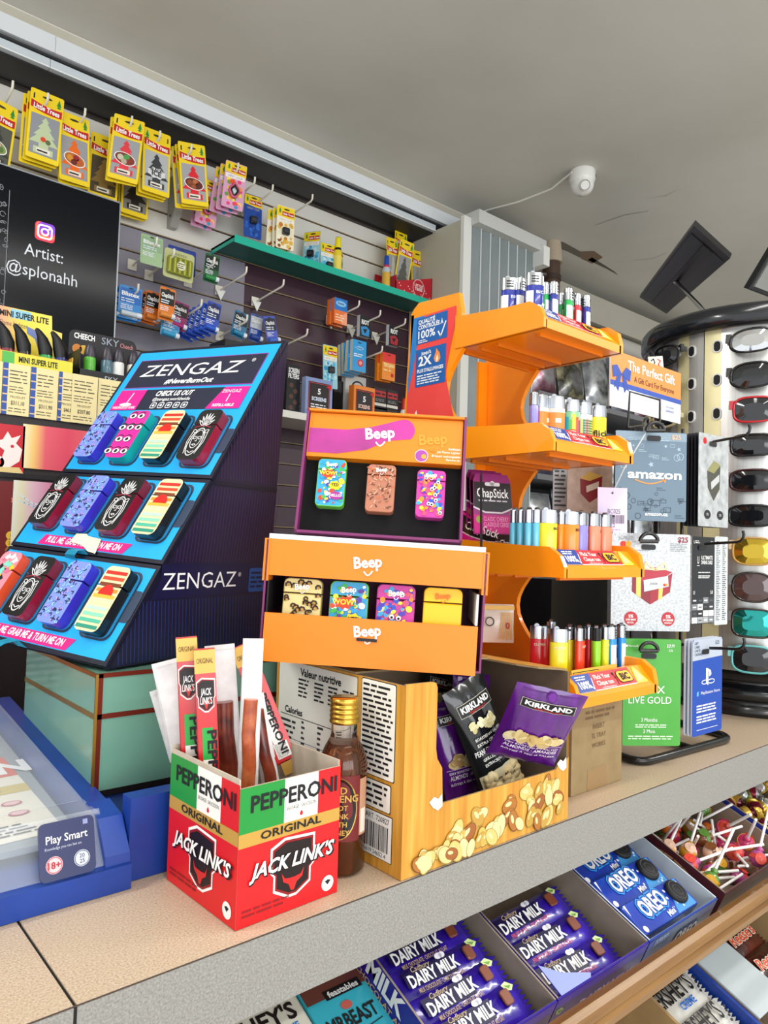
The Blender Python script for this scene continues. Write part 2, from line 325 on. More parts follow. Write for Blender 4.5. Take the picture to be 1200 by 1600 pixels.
def snack_stick(label, p0, p1, d0, d1, w, kind, meat=None):
    F, L = strip_frame(p0, p1, d0, d1); T = thing('snack_stick', label, 'snack', F, 'snack sticks in the red carton'); h = w / 2
    def sheet(u, v, z0): # flat sachet, gently crimped at the ends
        return ((u - .5) * w * (1 - .12 * math.sin(PI * v)), v * L, z0 + .003 * math.sin(PI * u) * math.sin(PI * min(1, v * 1.3)))
    body = {'red': mat('c9151c', .3, coat=.4), 'back': foil, 'backred': mat('c9151c', .3, coat=.4)}[kind]
    b = MB(); b.grid(lambda u, v: sheet(u, v, 0), 6, 14, body); b.grid(lambda u, v: ((u - .5) * w, v * L, -.0022), 1, 2, body)
    b.box(-h, h, L - .004, L, -.0015, .0005, body); b.build('wrapper', T)
    b = MB(); G = off(I4, 0, 0, .0034)
    if kind != 'back': b.rect(-h * .9, .002, h * .9, L - .002, body, G, -.5)
    if kind == 'red':
        b.rect(-h, L - .022, h, L - .001, mat('c9a04e', .35, .3), G, 0); b.text('ORIGINAL', 0, L - .013, .0045, INK, G, 2, fit=w * .78)
        shield(b, off(G @ M.Translation((0, L - .041, .0002)) @ M.Diagonal((1, 1.7, 1, 1))), 0, 0, w * .8)
        b.text('JACK', 0, L - .041, .006, WHITE, G, 7, bold=.01, shear=.15, fit=w * .5); b.text("LINK'S", 0, L - .049, .006, WHITE, G, 7, bold=.01, shear=.15, fit=w * .58)
        y = L - .07; b.rect(-h * .5, y - .028, h * .5, y, mat('23a03c', .4), G, 1); b.rect(-h * .5, y - .07, h * .5, y - .028, mat('f0ede6', .4), G, 1)
        b.text('PEPPERONI', 0, y - .045, w * .42, INK, G, 3, bold=.03, fit=.085, rot=-PI / 2); b.rect(-h * .7, y - .1, h * .7, y - .086, mat('c9a04e', .35, .3), G, 1); b.text('ORIGINAL', 0, y - .095, .004, INK, G, 2, fit=w * .55)
        b.build('front_print', T)
    elif kind == 'backred':
        b.rect(-h, L - .02, h, L - .001, mat('c9a04e', .35, .3), G, 0); b.text('ORIGINAL', 0, L - .014, .0045, INK, G, 2, fit=w * .7)
        b.rect(-h * .5, L - .085, h * .3, L - .045, mat('1c7a32', .4), G, 1); b.rect(-h * .5, L - .115, h * .3, L - .07, mat('efece5', .4), G, 2); b.text('PEPPERONI', -h * .1, L - .082, w * .32, INK, G, 3, bold=.03, fit=.06, rot=-PI / 2)
        b.rect(-h * .6, L - .132, h * .5, L - .12, mat('b98c3c', .4), G, 1); b.rect(-h * .6, .005, h * .7, max(.02, L - .145), mat('efece5', .4), G, 1); b.greek(-h * .5, .006, h * .6, max(.02, L - .147), 14, INK, G, 2)
        b.build('front_print', T)
    if meat is not None:
        b = MB(); b.tube([(0, .004, .004), (.0008, L * .2, .0065), (-.001, L * .4, .0065), (0, L * meat, .005)], w * .34, [jerky, jerky2][kind == 'back' and d0 < .68 and w < .02], n=10); b.build('meat_stick', T)
snack_stick('white backed snack stick farthest left in the red carton', (282, 1186), (250, 1076), 0.735, 0.730, .021, 'back')
snack_stick('white backed snack stick leaning left beside the left red stick', (292, 1192), (258, 1033), 0.710, 0.710, .026, 'back')
snack_stick('tall red snack stick, left of the two upright red ones', (301, 1235), (291, 995), 0.670, 0.680, .019, 'red')
snack_stick('red snack stick, right of the two upright red ones', (328, 1240), (319, 1013), 0.655, 0.665, .0185, 'red')
snack_stick('snack stick with dark meat showing, behind the upright red sticks', (357, 1235), (343, 1008), 0.700, 0.700, .028, 'back', .62)
snack_stick('snack stick with orange brown meat under clear film at the carton front', (386, 1243), (396, 998), 0.660, 0.665, .0185, 'back', .62)
snack_stick('red snack stick with white ingredients panel leaning left at the back', (448, 1190), (375, 1008), 0.710, 0.720, .021, 'backred')
snack_stick('snack stick with dark meat below the leaning red one', (425, 1235), (398, 1085), 0.700, 0.705, .017, 'back', .85)
# ---- bottle --------------------------------------------------------------------------------
BX, BY = .4425, .561
T = thing('drink_bottle', 'small amber drink bottle with a gold screw cap between the cartons', 'bottle', (BX, BY, 0))
glass = mat('fdf6ec', .03, 0, 0, 1, 1.35); liquid = mat('c87a30', .08, 0, 0, .9, 1.33)
r = .0232
b = MB(); b.lathe([(.012, .0005), (r - .003, .001), (r, .005), (r, .098), (r - .001, .106), (r - .005, .116), (r - .009, .123), (.0125, .128), (.0122, .142)], glass, n=28); b.build('glass', T)
b = MB(); b.lathe([(.011, .003), (r - .004, .0035), (r - .0012, .007), (r - .0012, .098), (r - .002, .105), (r - .0062, .1155), (r - .0098, .1195)], liquid, n=28); b.build('liquid', T)
b = MB(); pr = [(.0132, .138), (.0146, .139)]
for k in range(4): pr += [(.0146, .1415 + .0045 * k), (.0138, .1422 + .0045 * k), (.0138, .1432 + .0045 * k), (.0146, .144 + .0045 * k)]
pr += [(.0146, .1605), (.0138, .1622), (.002, .1624)]
b.lathe(pr, GOLD, n=28); b.build('screw_cap', T)
b = MB(); rr_ = r + .0003
def cyl(a, z, d=0): return (math.cos(a) * (rr_ + d), math.sin(a) * (rr_ + d), z)
def wrap(b, a0, a1, z0, z1, m, d=0): b.grid(lambda u, v: cyl(a0 + (a1 - a0) * u, z0 + (z1 - z0) * v, d), 14, 1, m)
ac = math.atan2(-BY, -BX) - .1
wrap(b, ac - 1.5, ac + .85, .034, .094, mat('6d1519', .5)); wrap(b, ac + .87, ac + 1.35, .038, .09, mat('b98a6c', .5)); wrap(b, ac + .95, ac + 1.3, .04, .062, mat('e8e2d8', .5))
def oval(rx, rz, m, d): b.add([cyl(ac - .05 + rx / rr_ * math.cos(2 * PI * k / 28), .064 + rz * math.sin(2 * PI * k / 28), d) for k in range(28)] + [cyl(ac - .05 + t * rx / rr_, .064, d) for t in (-.6, 0, .6)], [tuple(range(28))], m)
for k in range(12): pass
oval(.0185, .0285, mat('c9a050', .35, .5), .0004); oval(.0172, .0272, mat('140d0e', .4), .0007)
for i, s in enumerate(('RED', 'GINSENG', 'ROOT', 'DRINK', 'WITH', 'HONEY')):
    vv, fs = text_mesh(s, .02, 0); xs = [p[0] for p in vv]; c0 = (min(xs) + max(xs)) / 2; k = .0062 / .69 if i < 2 else .0045 / .69
    b.add([cyl(ac - .05 + (p[0] - c0) * k / rr_, .078 - .0075 * i + p[1] * k, .001) for p in vv], fs, mat('c9a050', .4, .3))
b.build('label', T)
# ---- mixed nut carton ------------------------------------------------------------------------
NX0, NX1, NY0, NY1 = .4707, .7305, .506, .725
woodprint = noisy('yellow_wood_print', ['bd7d22', 'ce9232', 'daa648'], 14, .45, stretch=(9, 9, .5), detail=3)
kraft = noisy('kraft_board', ['7d6a55', '8d7961'], 30, .8); kraft2 = noisy('kraft_brown', ['8c7550', '9a835c'], 40, .75)
T = thing('nut_carton', 'yellow wood print carton of nut packets with a torn open front', 'carton', (NX0, NY0, .0005))
front = [(0, 0), (.26, 0), (.26, .07), (.252, .066), (.243, .068), (.236, .06), (.053, .06), (.051, .094), (.044, .104), (.042, .114), (.042, .172), (.04, .177), (.035, .1785), (0, .1795)]
W_, D_ = NX1 - NX0, NY1 - NY0
def inset(b, pts, m1, z): b.prism([(x, y) for x, y in pts], -z, 0, kraft, fr((0, 0, 0), (1, 0, 0), (0, 0, 1)))
b = MB(); FF = fr((0, 0, 0), (1, 0, 0), (0, 0, 1))
b.prism(front, -.002, 0, kraft, FF, kraft2); b.pol(front, woodprint, FF, .5)
rn = random.Random(4)
nutc = [mat(c, .5) for c in ('cdb25a', 'd4bd70', 'bd9440', 'ab6c2a', 'd8c586', 'c6a64e', '9c5c28', 'ddcc96')]
def nut(b, F, x, y, s, kind, l):
    a = rn.random() * 3; m = nutc[kind]; d = mat('9a7a30' if kind in (0, 1, 2, 4, 5, 7) else '6f3d18', .5)
    b.disc(x, y, s * 1.07, d, F, l, s * .72, 16, a); b.disc(x - s * .02, y + s * .04, s, m, F, l + .5, s * .65, 16, a); b.disc(x - s * .2, y + s * .2, s * .45, mat('e2d296', .5), F, l + .8, s * .2, 10, a)
nl = []
for k in range(64):
    x = .018 + rn.random() * .225; top = .004 + .038 * min(1, max(0, (x - .018) / .13)); y = .008 + rn.random() * top
    nl.append((x, y))
nl.sort(key=lambda q: -q[1])
for i, (x, y) in enumerate(nl): nut(b, FF, x, y, .007 + rn.random() * .005, rn.randrange(8), 2 + i * .12)
for px_, py_ in ((.046, .0605), (.249, .062)):
    b.pol([(px_ + x * 1e-3, py_ + y * 1e-3) for x, y in ((-12, 4), (-6, 8), (0, 5), (5, 9), (6, -3), (0, -6), (-7, -2))], mat('e9e6df', .8), FF, 3)
b.build('front_panel', T)
b = MB(); FL = fr((0, D_, 0), (0, -1, 0), (0, 0, 1))            # left side, read from outside
b.box(0, .002, .002, D_, 0, .1778, kraft); b.rect(0, 0, D_, .1778, woodprint, FL, 1)
b.rr(.005, .06, .149, .176, .002, mat('a9772a'), FL, 2); b.rr(.006, .061, .148, .175, .002, mat('ece9dc', .5), FL, 3)
b.text('Valeur nutritive', .085, .162, .008, INK, FL, 4, bold=.03); b.text('Calories', .02, .118, .007, INK, FL, 4, bold=.03, al='L')
for cx in (.045, .075, .1, .125): b.greek(cx, .138, cx + .02, .16, 5, INK, FL, 4); b.greek(cx + .008, .064, cx + .02, .115, 9, mat('3a3a3a'), FL, 4, rag=.7)
b.greek(.012, .064, .042, .112, 8, mat('3a3a3a'), FL, 4); b.rect(.012, .115, .145, .1158, INK, FL, 4); b.rect(.012, .09, .145, .0905, INK, FL, 4)
b.rr(.155, .085, .207, .177, .002, INK, FL, 2); b.rr(.1558, .0858, .2062, .1762, .002, mat('efece2', .5), FL, 3); b.greek(.158, .088, .204, .174, 17, INK, FL, 4, rag=.15)
b.rr(.155, .055, .203, .082, .002, INK, FL, 2); b.rr(.1558, .0558, .2022, .0812, .002, mat('efece2', .5), FL, 3); b.greek(.158, .058, .2, .08, 4, INK, FL, 4)
b.rect(.15, .01, .206, .053, INK, FL, 2); b.rect(.1507, .0107, .2053, .0523, mat('f0efe9', .5), FL, 3); b.text('ITM./ART. 720827', .178, .045, .005, INK, FL, 4, fit=.048)
x = .155
while x < .2: wd = rn.choice((.0006, .001, .0016)); b.rect(x, .018, x + wd, .042, INK, FL, 4); x += wd + rn.choice((.0007, .0012))
b.text('0 96619 24652 4', .178, .0125, .004, INK, FL, 4); b.greek(.208, .01, .2095, .04, 6, INK, FL, 4)
b.build('side_panel', T)
b = MB(); b.box(.2585, .26, .002, D_, 0, .168, kraft); b.rect(0, 0, D_, .168, woodprint, fr((.26, 0, 0), (0, 1, 0), (0, 0, 1)), 1); b.build('side_panel', T)
b = MB(); b.box(0, .26, D_ - .002, D_, 0, .1778, kraft); b.box(.002, .258, .002, D_ - .002, 0, .002, kraft); b.build('back_panel', T)
b = MB()
flap = [(0.0, .075), (.02, .073), (.04, .069), (.06, .073), (.08, .067), (.1, .072), (.12, .067), (.14, .074), (.16, .068), (.18, .075), (.197, .07), (.197, D_), (0, D_)]
b.prism(flap, .178, .180, kraft, I4, kraft2); FT = M.Translation((0, 0, .1803)); b.pol(flap, woodprint, FT, .5)
b.pol(circ(.17, .16, .035, .022), INK, FT, 2); b.pol(circ(.17, .16, .033, .0205), mat('efe8d6'), FT, 3); b.rect(.09, .079, .19, .1, mat('7c1622'), FT, 2); b.text('MIXED NUTS', .145, .084, .01, WHITE, FT, 3, bold=.02); b.rect(.1, .112, .195, .12, INK, FT, 2)
for k in range(10): nut(b, FT, .1 + .008 * k, .103, .006, rn.randrange(8), 4 + .1 * k)
b.build('top_flap', T)
b = MB(); F = M.Translation((.26, 0, .1695)) @ M.Rotation(.12, 4, 'Y'); sf = [(-.062, .03), (-.05, .008), (-.001, .004), (-.001, D_ - .01), (-.062, D_ - .02)]; b.prism(sf, -.001, .001, kraft, F, kraft2); b.pol(sf, woodprint, off(F, z=.001), .6); b.build('side_flap', T)
# ---- nut packets in the carton
purple = noisy('purple_film', ['48106c', '5a167c', '6a1c90'], 14, .22, coat=.5, stretch=(6, 1, 1)); blackfilm = mat('16181a', .2, coat=.5); clearfilm = mat('d8cda8', .25, coat=.4)
nutm = noisy('peanut_skin', ['cfae74', 'dfc590', 'e8d6a6'], 60, .5)
def packet(label, F, w, h, film, kind):
    T = thing('nut_packet', label, 'packet', F, 'nut packets in the yellow carton')
    def pil(u, v, s):
        e = max(0, math.sin(PI * u)) ** .5 * min(1, max(0, math.sin(PI * v)) ** .6 * 1.1); wr = .0008 * math.sin(u * 23 + v * 9) * math.sin(PI * u)
        return ((u - .5) * w * (1 - .03 * math.sin(PI * v)), v * h, s * (.012 * e) + wr)
    b = MB(); b.grid(lambda u, v: pil(u, v, 1), 16, 20, film); b.grid(lambda u, v: pil(1 - u, v, -1), 10, 12, film); b.build('film', T)
    def on(x, y): u = x / w + .5; v = y / h; return pil(u, v, 1)[2] + .0008
    b = MB()
    def P(q, m, l=1):  # print that follows the packet's bulge
        b.add([(x, y, on(x, y) + l * LAY) for x, y in q], [tuple(range(len(q)))], m)
    def TX(s, x, y, hh, m, l=3, fit=None, bold=.02):
        t = MB(); t.text(s, x, y, hh, m, I4, 0, fit=fit, bold=bold); b.add([(p.x, p.y, on(p.x, p.y) + l * LAY) for p in t.v], t.f, m)
    def RC(x0, y0, x1, y1, m, l=1):
        n = 8
        for i in range(n):
            a, c = x0 + (x1 - x0) * i / n, x0 + (x1 - x0) * (i + 1) / n; P([(a, y0), (c, y0), (c, y1), (a, y1)], m, l)
    if kind != 'black': RC(-w * .4, h * .2, w * .4, h * .97, film, .3)
    RC(-w * .38, h * .775, w * .38, h * .875, mat('bfb8a8'), 2); RC(-w * .37, h * .78, w * .37, h * .87, mat('120f12'), 3)
    TX('KIRKLAND', 0, h * .81, h * .045, WHITE, 5, fit=w * .66, bold=.04); TX('Signature', 0, h * .788, h * .014, mat('c22a2a'), 5, fit=w * .4)
    if kind == 'black':
        for k in range(26): P(circ(rn.uniform(-w * .26, w * .26), h * (.64 + .07 * rn.random()), .0045, .0028, 10, rn.random() * 3), mat(rn.choice(('e4dba8', 'd6c98c', 'eee8c2')), .5), 3 + k * .1)
        for i, (s, hh) in enumerate((('ROASTED and SALTED', .022), ('EXTRA CRUNCHY', .022), ('PEANUTS · ARACHIDES', .04), ('GRILLÉES et SALÉES', .022), ('EXTRACROQUANTES', .022))): TX(s, 0, h * (.575 - .045 * i - (.02 if i > 1 else 0) - (.008 if i > 2 else 0)), h * hh, mat('e8e6e0'), 5, fit=w * .8 if i == 2 else w * .6)
        n = 6
        RC(-w * .46, h * .04, w * .46, h * .31, clearfilm, 2)
        TX('Best before / Meilleur avant', 0, h * .23, h * .022, INK, 9, fit=w * .66); TX('2024.06.15', w * .1, h * .19, h * .022, INK, 9); TX('S-7  L-L2', -w * .05, h * .15, h * .02, INK, 9)
    else:
        for k in range(16): P(circ(rn.uniform(-w * .36, w * .36), h * (.38 + .06 * rn.random()), .0085, .0052, 12, rn.random() * 3), mat(rn.choice(('d9c08a', 'cdb070', 'e6d5a6', 'b68d4e')), .5), 3 + k * .1)
        RC(-w * .42, h * .34, w * .42, h * .345, mat('d9b9e4'), 4)
        for i, (s, hh) in enumerate((('DRY ROASTED and SALTED', .022), ('ALMONDS · AMANDES', .04), ('RÔTIES À SEC et SALÉES', .022))): TX(s, 0, h * (.3 - .055 * i), h * hh, mat('eadcf0'), 5, fit=w * .76)
        P(circ(0, h * .94, .006, .006, 14), mat('4e0e70'), 2); P(circ(0, h * .94, .0045, .0045, 14), mat('6a1a8e'), 3)
    b.build('front_print', T)
    if kind == 'black':
        b = MB()
        for k in range(26): x, y = rn.uniform(-w * .36, w * .36), h * rn.uniform(.06, .28); b.ball((0, 0, 0), .0085, .0055, .004, nutm, M.Translation((x, y, on(x, y) - .001)) @ M.Rotation(rn.random() * 3, 4, 'Z'), 8, 6)
        b.build('peanuts', T)
def pframe(bot, top, y0, y1, roll=0, n=(-.25, -1, .25)):
    """packet standing in the carton: bottom-centre and top-centre sight points on the planes y0 / y1"""
    a, c = aty(*bot, y0), aty(*top, y1); v = c - a; u = v.cross(V(n))
    return fr(a, u, v) @ M.Rotation(roll, 4, 'Y'), v.length
F, L = pframe((794, 1250), (722, 1066), .553, .576); packet('black peanut packet leaning in the yellow carton', F, .062, L, blackfilm, 'black')
F, L = pframe((816, 1188), (860, 1076), .529, .480, 0, (-.62, -1, .3)); packet('purple nut packet with a hang hole, front right in the yellow carton', F @ M.Translation((0, L * .5, 0)) @ M.Rotation(-.06, 4, 'Z') @ M.Translation((0, -L * .5, 0)), .082, L, purple, 'purple')
F, L = pframe((736, 1225), (737, 1053), .612, .63); packet('purple nut packet half hidden behind the front right purple one', F, .055, L, purple, 'purple')
F, L = pframe((732, 1250), (698, 1095), .588, .615); packet('purple nut packet mostly hidden left of the black packet', F, .06, L, purple, 'purple')
F, L = pframe((668, 1190), (694, 1044), .672, .68); packet('black packet with a crinkled silver top at the back of the yellow carton', F, .055, L, blackfilm, 'black')
# ---- plain cardboard box under the lighter stand
T = MB(); b = T; b.box(.796, .912, .547, .70, .0005, .1235, kraft2); Fb = fr((.796, .547, 0), (1, 0, 0), (0, 0, 1))
tape = mat('94764c', .25, coat=.5)
b.rect(.035, .0005, .08, .028, tape, Fb, 1); b.rect(.045, .095, .09, .1235, tape, Fb, 1); b.text('INSERT', .06, .078, .006, mat('6f5638'), Fb, 2); b.text('TL TRAY', .06, .066, .006, mat('6f5638'), Fb, 2); b.text('WORKS', .06, .054, .006, mat('6f5638'), Fb, 2); b.greek(.03, .09, .1, .104, 2, mat('6f5638'), Fb, 2)
tag(b.build('cardboard_box', world=True), 'plain brown cardboard box with tape under the orange lighter stand', 'box')
# ---- blue ticket case -------------------------------------------------------------------------
blue = noisy('blue_plastic', ['0f2f78', '14388c', '1a429c'], 8, .35); bluedk = mat('0d2358', .4); clearp = mat('e6eef6', .08, alpha=.14)
CX1 = .262
T = thing('ticket_case', 'flat blue lottery ticket case with a clear lid at the left counter edge', 'ticket case', (.0, .64, .0005))
b = MB(); X0 = -.42
b.box(X0, CX1 + .009, .64, .66, .0005, .022, blue); b.box(X0, CX1, .66, 1.06, .0005, .02, blue)
sp = [(.648, .0005), (.654, .03), (.672, .056), (.72, .06), (1.06, .095), (1.06, .0005)]
b.prism([(y, z) for y, z in sp], 0, .022, blue, fr((CX1 - .012, 0, 0), (0, 1, 0), (0, 0, 1)) , None, False); b.box(X0, CX1 - .012, 1.04, 1.06, .02, .095, blue)
b.prism([(.642, .0005), (.647, .03), (.668, .057), (.70, .0625), (.70, .0005)], 0, .022, blue, fr((CX1 - .0125, 0, 0), (0, 1, 0), (0, 0, 1))); b.build('frame', T, world=True)
tk = MB(); Ft = fr((0, .70, .034), (1, 0, 0), (0, 1, .1)); tk.box(X0, CX1 - .016, 0, .33, -.006, 0, mat('8d969c', .5), Ft); tk.build('tray', T, world=True)
b = MB(); Fl = fr((0, .712, .0615), (1, 0, 0), (0, .34, .036)); b.box(X0, CX1 - .012, 0, .33, 0, .0016, clearp, Fl)
Fq = fr((0, .65, .022), (1, 0, 0), (0, .03, .04)); b.box(X0, CX1 - .008, 0, .05, 0, .0016, clearp, Fq); b.box(X0, CX1 - .01, .676, .715, .0595, .0612, clearp); b.build('lid', T, world=True)
b = MB(); Fs = fr((.1945, .6438, .0235), (1, 0, 0), (0, .012, .04)); b.prism(rrp(0, 0, .0455, .0455, .005), .001, .0035, mat('1d2456', .25, coat=.5), Fs); G = off(Fs, z=.0036)
b.text('Play Smart', .0225, .029, .006, WHITE, G, 1, bold=.01, fit=.034); b.text('Knowledge you can bet on.', .0045, .024, .0022, mat('c8cce0'), G, 1, al='L', fit=.03)
b.disc(.0115, .012, .0068, mat('f2c4c8'), G, 1); b.ring(circ(.0115, .012, .006), .0006, mat('c0485a'), G, 2); b.text('18+', .0115, .0095, .005, mat('b03040'), G, 2, bold=.03)
b.disc(.034, .0125, .0066, mat('cdd4e0'), G, 1); b.ring(circ(.034, .0125, .0058), .0005, mat('2a3060'), G, 2); b.text('20', .034, .013, .0032, mat('2a3060'), G, 2); b.text('25', .034, .0088, .0032, mat('2a3060'), G, 2); b.rect(.036, .039, .04, .043, mat('8a93c0'), G, 1)
b.build('sticker', T, world=True)
# tickets lying under the lid
def ticket(label, x, y, w, h, cols, rz):
    F = Ft @ M.Translation((x, y, .0006)) @ M.Rotation(rz, 4, 'Z'); b = MB(); b.box(0, w, 0, h, 0, .0006, mat(cols[0], .5)); G = off(I4, z=.0007)
    b.rect(0, h * .72, w, h, mat(cols[1], .5), G, 1); b.rect(0, h * .5, w, h * .6, mat('c9b25a', .5), G, 1); b.text('WIN', w * .72, h * .76, h * .16, WHITE, G, 2, bold=.04); b.greek(w * .3, h * .52, w * .9, h * .58, 1, INK, G, 2)
    b.disc(w * .82, h * .93, w * .08, WHITE, G, 2, w * .035)
    for i in range(2):
        for j in range(2): b.disc(w * (.5 + .28 * i), h * (.26 + .12 * j), w * .085, mat('b8606a'), G, 2, w * .05); b.disc(w * (.5 + .28 * i), h * (.26 + .12 * j), w * .065, mat('e2b6ba'), G, 3, w * .035)
    b.greek(.004, h * .04, w * .9, h * .16, 4, mat('55504c'), G, 2)
    tag(b.build('lottery_ticket', None, F), label, 'lottery ticket', 'lottery tickets under the clear lid')
ticket('cream and red lottery ticket under the clear lid, nearest the label', .122, .012, .115, .2, ('e4dfcf', 'd4502e'), .03)
ticket('cream and red lottery ticket under the clear lid, at the left photo edge', -.005, .015, .11, .2, ('ded8c8', 'c8332a'), .03)
ticket('grey lottery ticket at the back under the clear lid', .10, .225, .12, .09, ('8b8a84', '5c5a56'), .03)
# ---- blue plinth behind the case with the tin on it
b = MB(); b.box(.273, .466, .653, .672, .0005, .074, blue); b.box(.273, .466, .672, 1.0, .0005, .05, bluedk)
tag(b.build('display_plinth', world=True), 'low dark blue plinth under the green tin, behind the red carton', 'plinth')
TX0, TX1, TY0, TY1, TZ0, TZ1 = .27, .50, .742, .985, .0505, .1725
green = noisy('sage_lacquer', ['6c9a88', '75a390'], 6, .22, coat=.3); gold2 = mat('b98f3e', .3, .9); redgold = mat('7d2b1c', .3, .5)
T = thing('gift_tin', 'large sage green tin with gold and red edge trim under the blue display', 'tin', (.385, .86, TZ0))
b = MB(); b.box(TX0, TX1, TY0, TY1, TZ0, .129, green); b.box(TX0 - .0004, TX1, TY0 - .0004, TY1, TZ0, TZ0 + .006, mat('1a1210', .4)); b.build('body', T, world=True)
b = MB(); b.box(TX0, TX1, TY0, TY1, .130, TZ1, green); b.build('lid', T, world=True)
b = MB(); e = .004
for z0, z1 in ((.1275, .1325), (TZ1 - e, TZ1 + .0005)):
    b.box(TX0 - .001, TX1, TY0 - .001, TY0, z0, z1, redgold); b.box(TX0 - .001, TX0, TY0 - .001, TY1, z0, z1, gold2)
b.box(TX0 - .0015, TX0 + .0012, TY0 - .0015, TY0 + .0005, TZ0 + .006, TZ1, gold2); b.box(TX0 + .0012, TX0 + .006, TY0 - .001, TY0, TZ0 + .006, TZ1, redgold); b.build('edge_trim', T, world=True)
# ---- blue stepped lighter display ------------------------------------------------------------------
a = math.radians(19); sx = V((math.cos(a), math.sin(a), 0)); wx = V((-math.sin(a), math.cos(a), .055)).normalized(); up = V((0, 0, 1)); up = (up - wx * up.dot(wx)).normalized(); sx = (sx - wx * sx.dot(wx)).normalized()
P0 = V((.283, .748, .1755)); ZW = .275
ZF = M(((sx.x, wx.x, up.x, P0.x), (sx.y, wx.y, up.y, P0.y), (sx.z, wx.z, up.z, P0.z), (0, 0, 0, 1)))   # x into depth, y along the front (right to left), z up
navy = mat('0c0f24', .4); cyan = mat('12a6e8', .4); navyr = mat('1c2140', .35)
stripe = noisy('navy_violet_stripes', ['090b1c', '0d102b', '110f2a', '1c1030'], 3, .4)
T = thing('lighter_display', 'tall stepped blue lighter display standing on the green tin', 'display', ZF)
prof = [(0, 0), (.0645, .103), (.129, .203), (.247, .397), (.247, .0)]
b = MB(); b.prism(prof, -ZW, 0, navy, M(((1, 0, 0, 0), (0, 0, -1, 0), (0, 1, 0, 0), (0, 0, 0, 1))))
FS = M(((1, 0, 0, 0), (0, 0, -1, 0), (0, 1, 0, 0), (0, 0, 0, 1)))   # right side face: x depth, y up, normal -y
sl = lambda z: z * .247 / .397 * 1.0
b.pol([(.004, .001), (.066, .1), (.128, .198), (.246, .198), (.246, .001)], stripe, FS, .5); b.pol([(.132, .204), (.246, .392), (.246, .204)], stripe, FS, .5)
ln = mat('22377a', .4); ln2 = mat('3f2458', .4)
for k in range(46):       # fine chevron lines printed on the side
    x = .246 - k * .0052
    for y0, y1, d in ((.003, .066, 1), (.108, .196, -1), (.208, .39, 1)):
        z0 = max(x, .01) * .397 / .247 - .004; t = min(y1, z0 if y0 < z0 else y0)
        if t - y0 > .008: b.line([(x, y0), (max(.01, x - .012 * (t - y0) / .06 * d * .4), t)], .0008, ln2 if y0 > .1 else ln, FS, 1)
b.rect(.06, .068, .246, .106, mat('12153a', .35), FS, 2); b.pol([(.047, .068), (.06, .068), (.06, .09)], mat('12153a', .35), FS, 2)
b.text('ZENGAZ', .122, .078, .0185, WHITE, FS, 3, bold=-.004, fit=.118); b.text('®', .187, .09, .005, WHITE, FS, 3)
b.rr(.205, .07, .24, .1, .003, mat('1f4f98'), FS, 3); b.greek(.208, .074, .237, .097, 4, mat('12153a'), FS, 4)
b.box(.13, .2475, -.0006, ZW, .2, .203, mat('0b0d20', .5)); b.build('body', T)
PATS = {}
def panel_frame(i):
    (x0, z0), (x1, z1) = prof[i], prof[i + 1]; v = V((x1 - x0, 0, z1 - z0)); return fr(V((x0, ZW, z0)), (0, -1, 0), v), v.length
def pocket(x, y, w, h, j=0):     # slanted-shoulder outline
    return rrp(x - w / 2, y - h / 2, x + w / 2, y + h / 2, .011)
slots = []
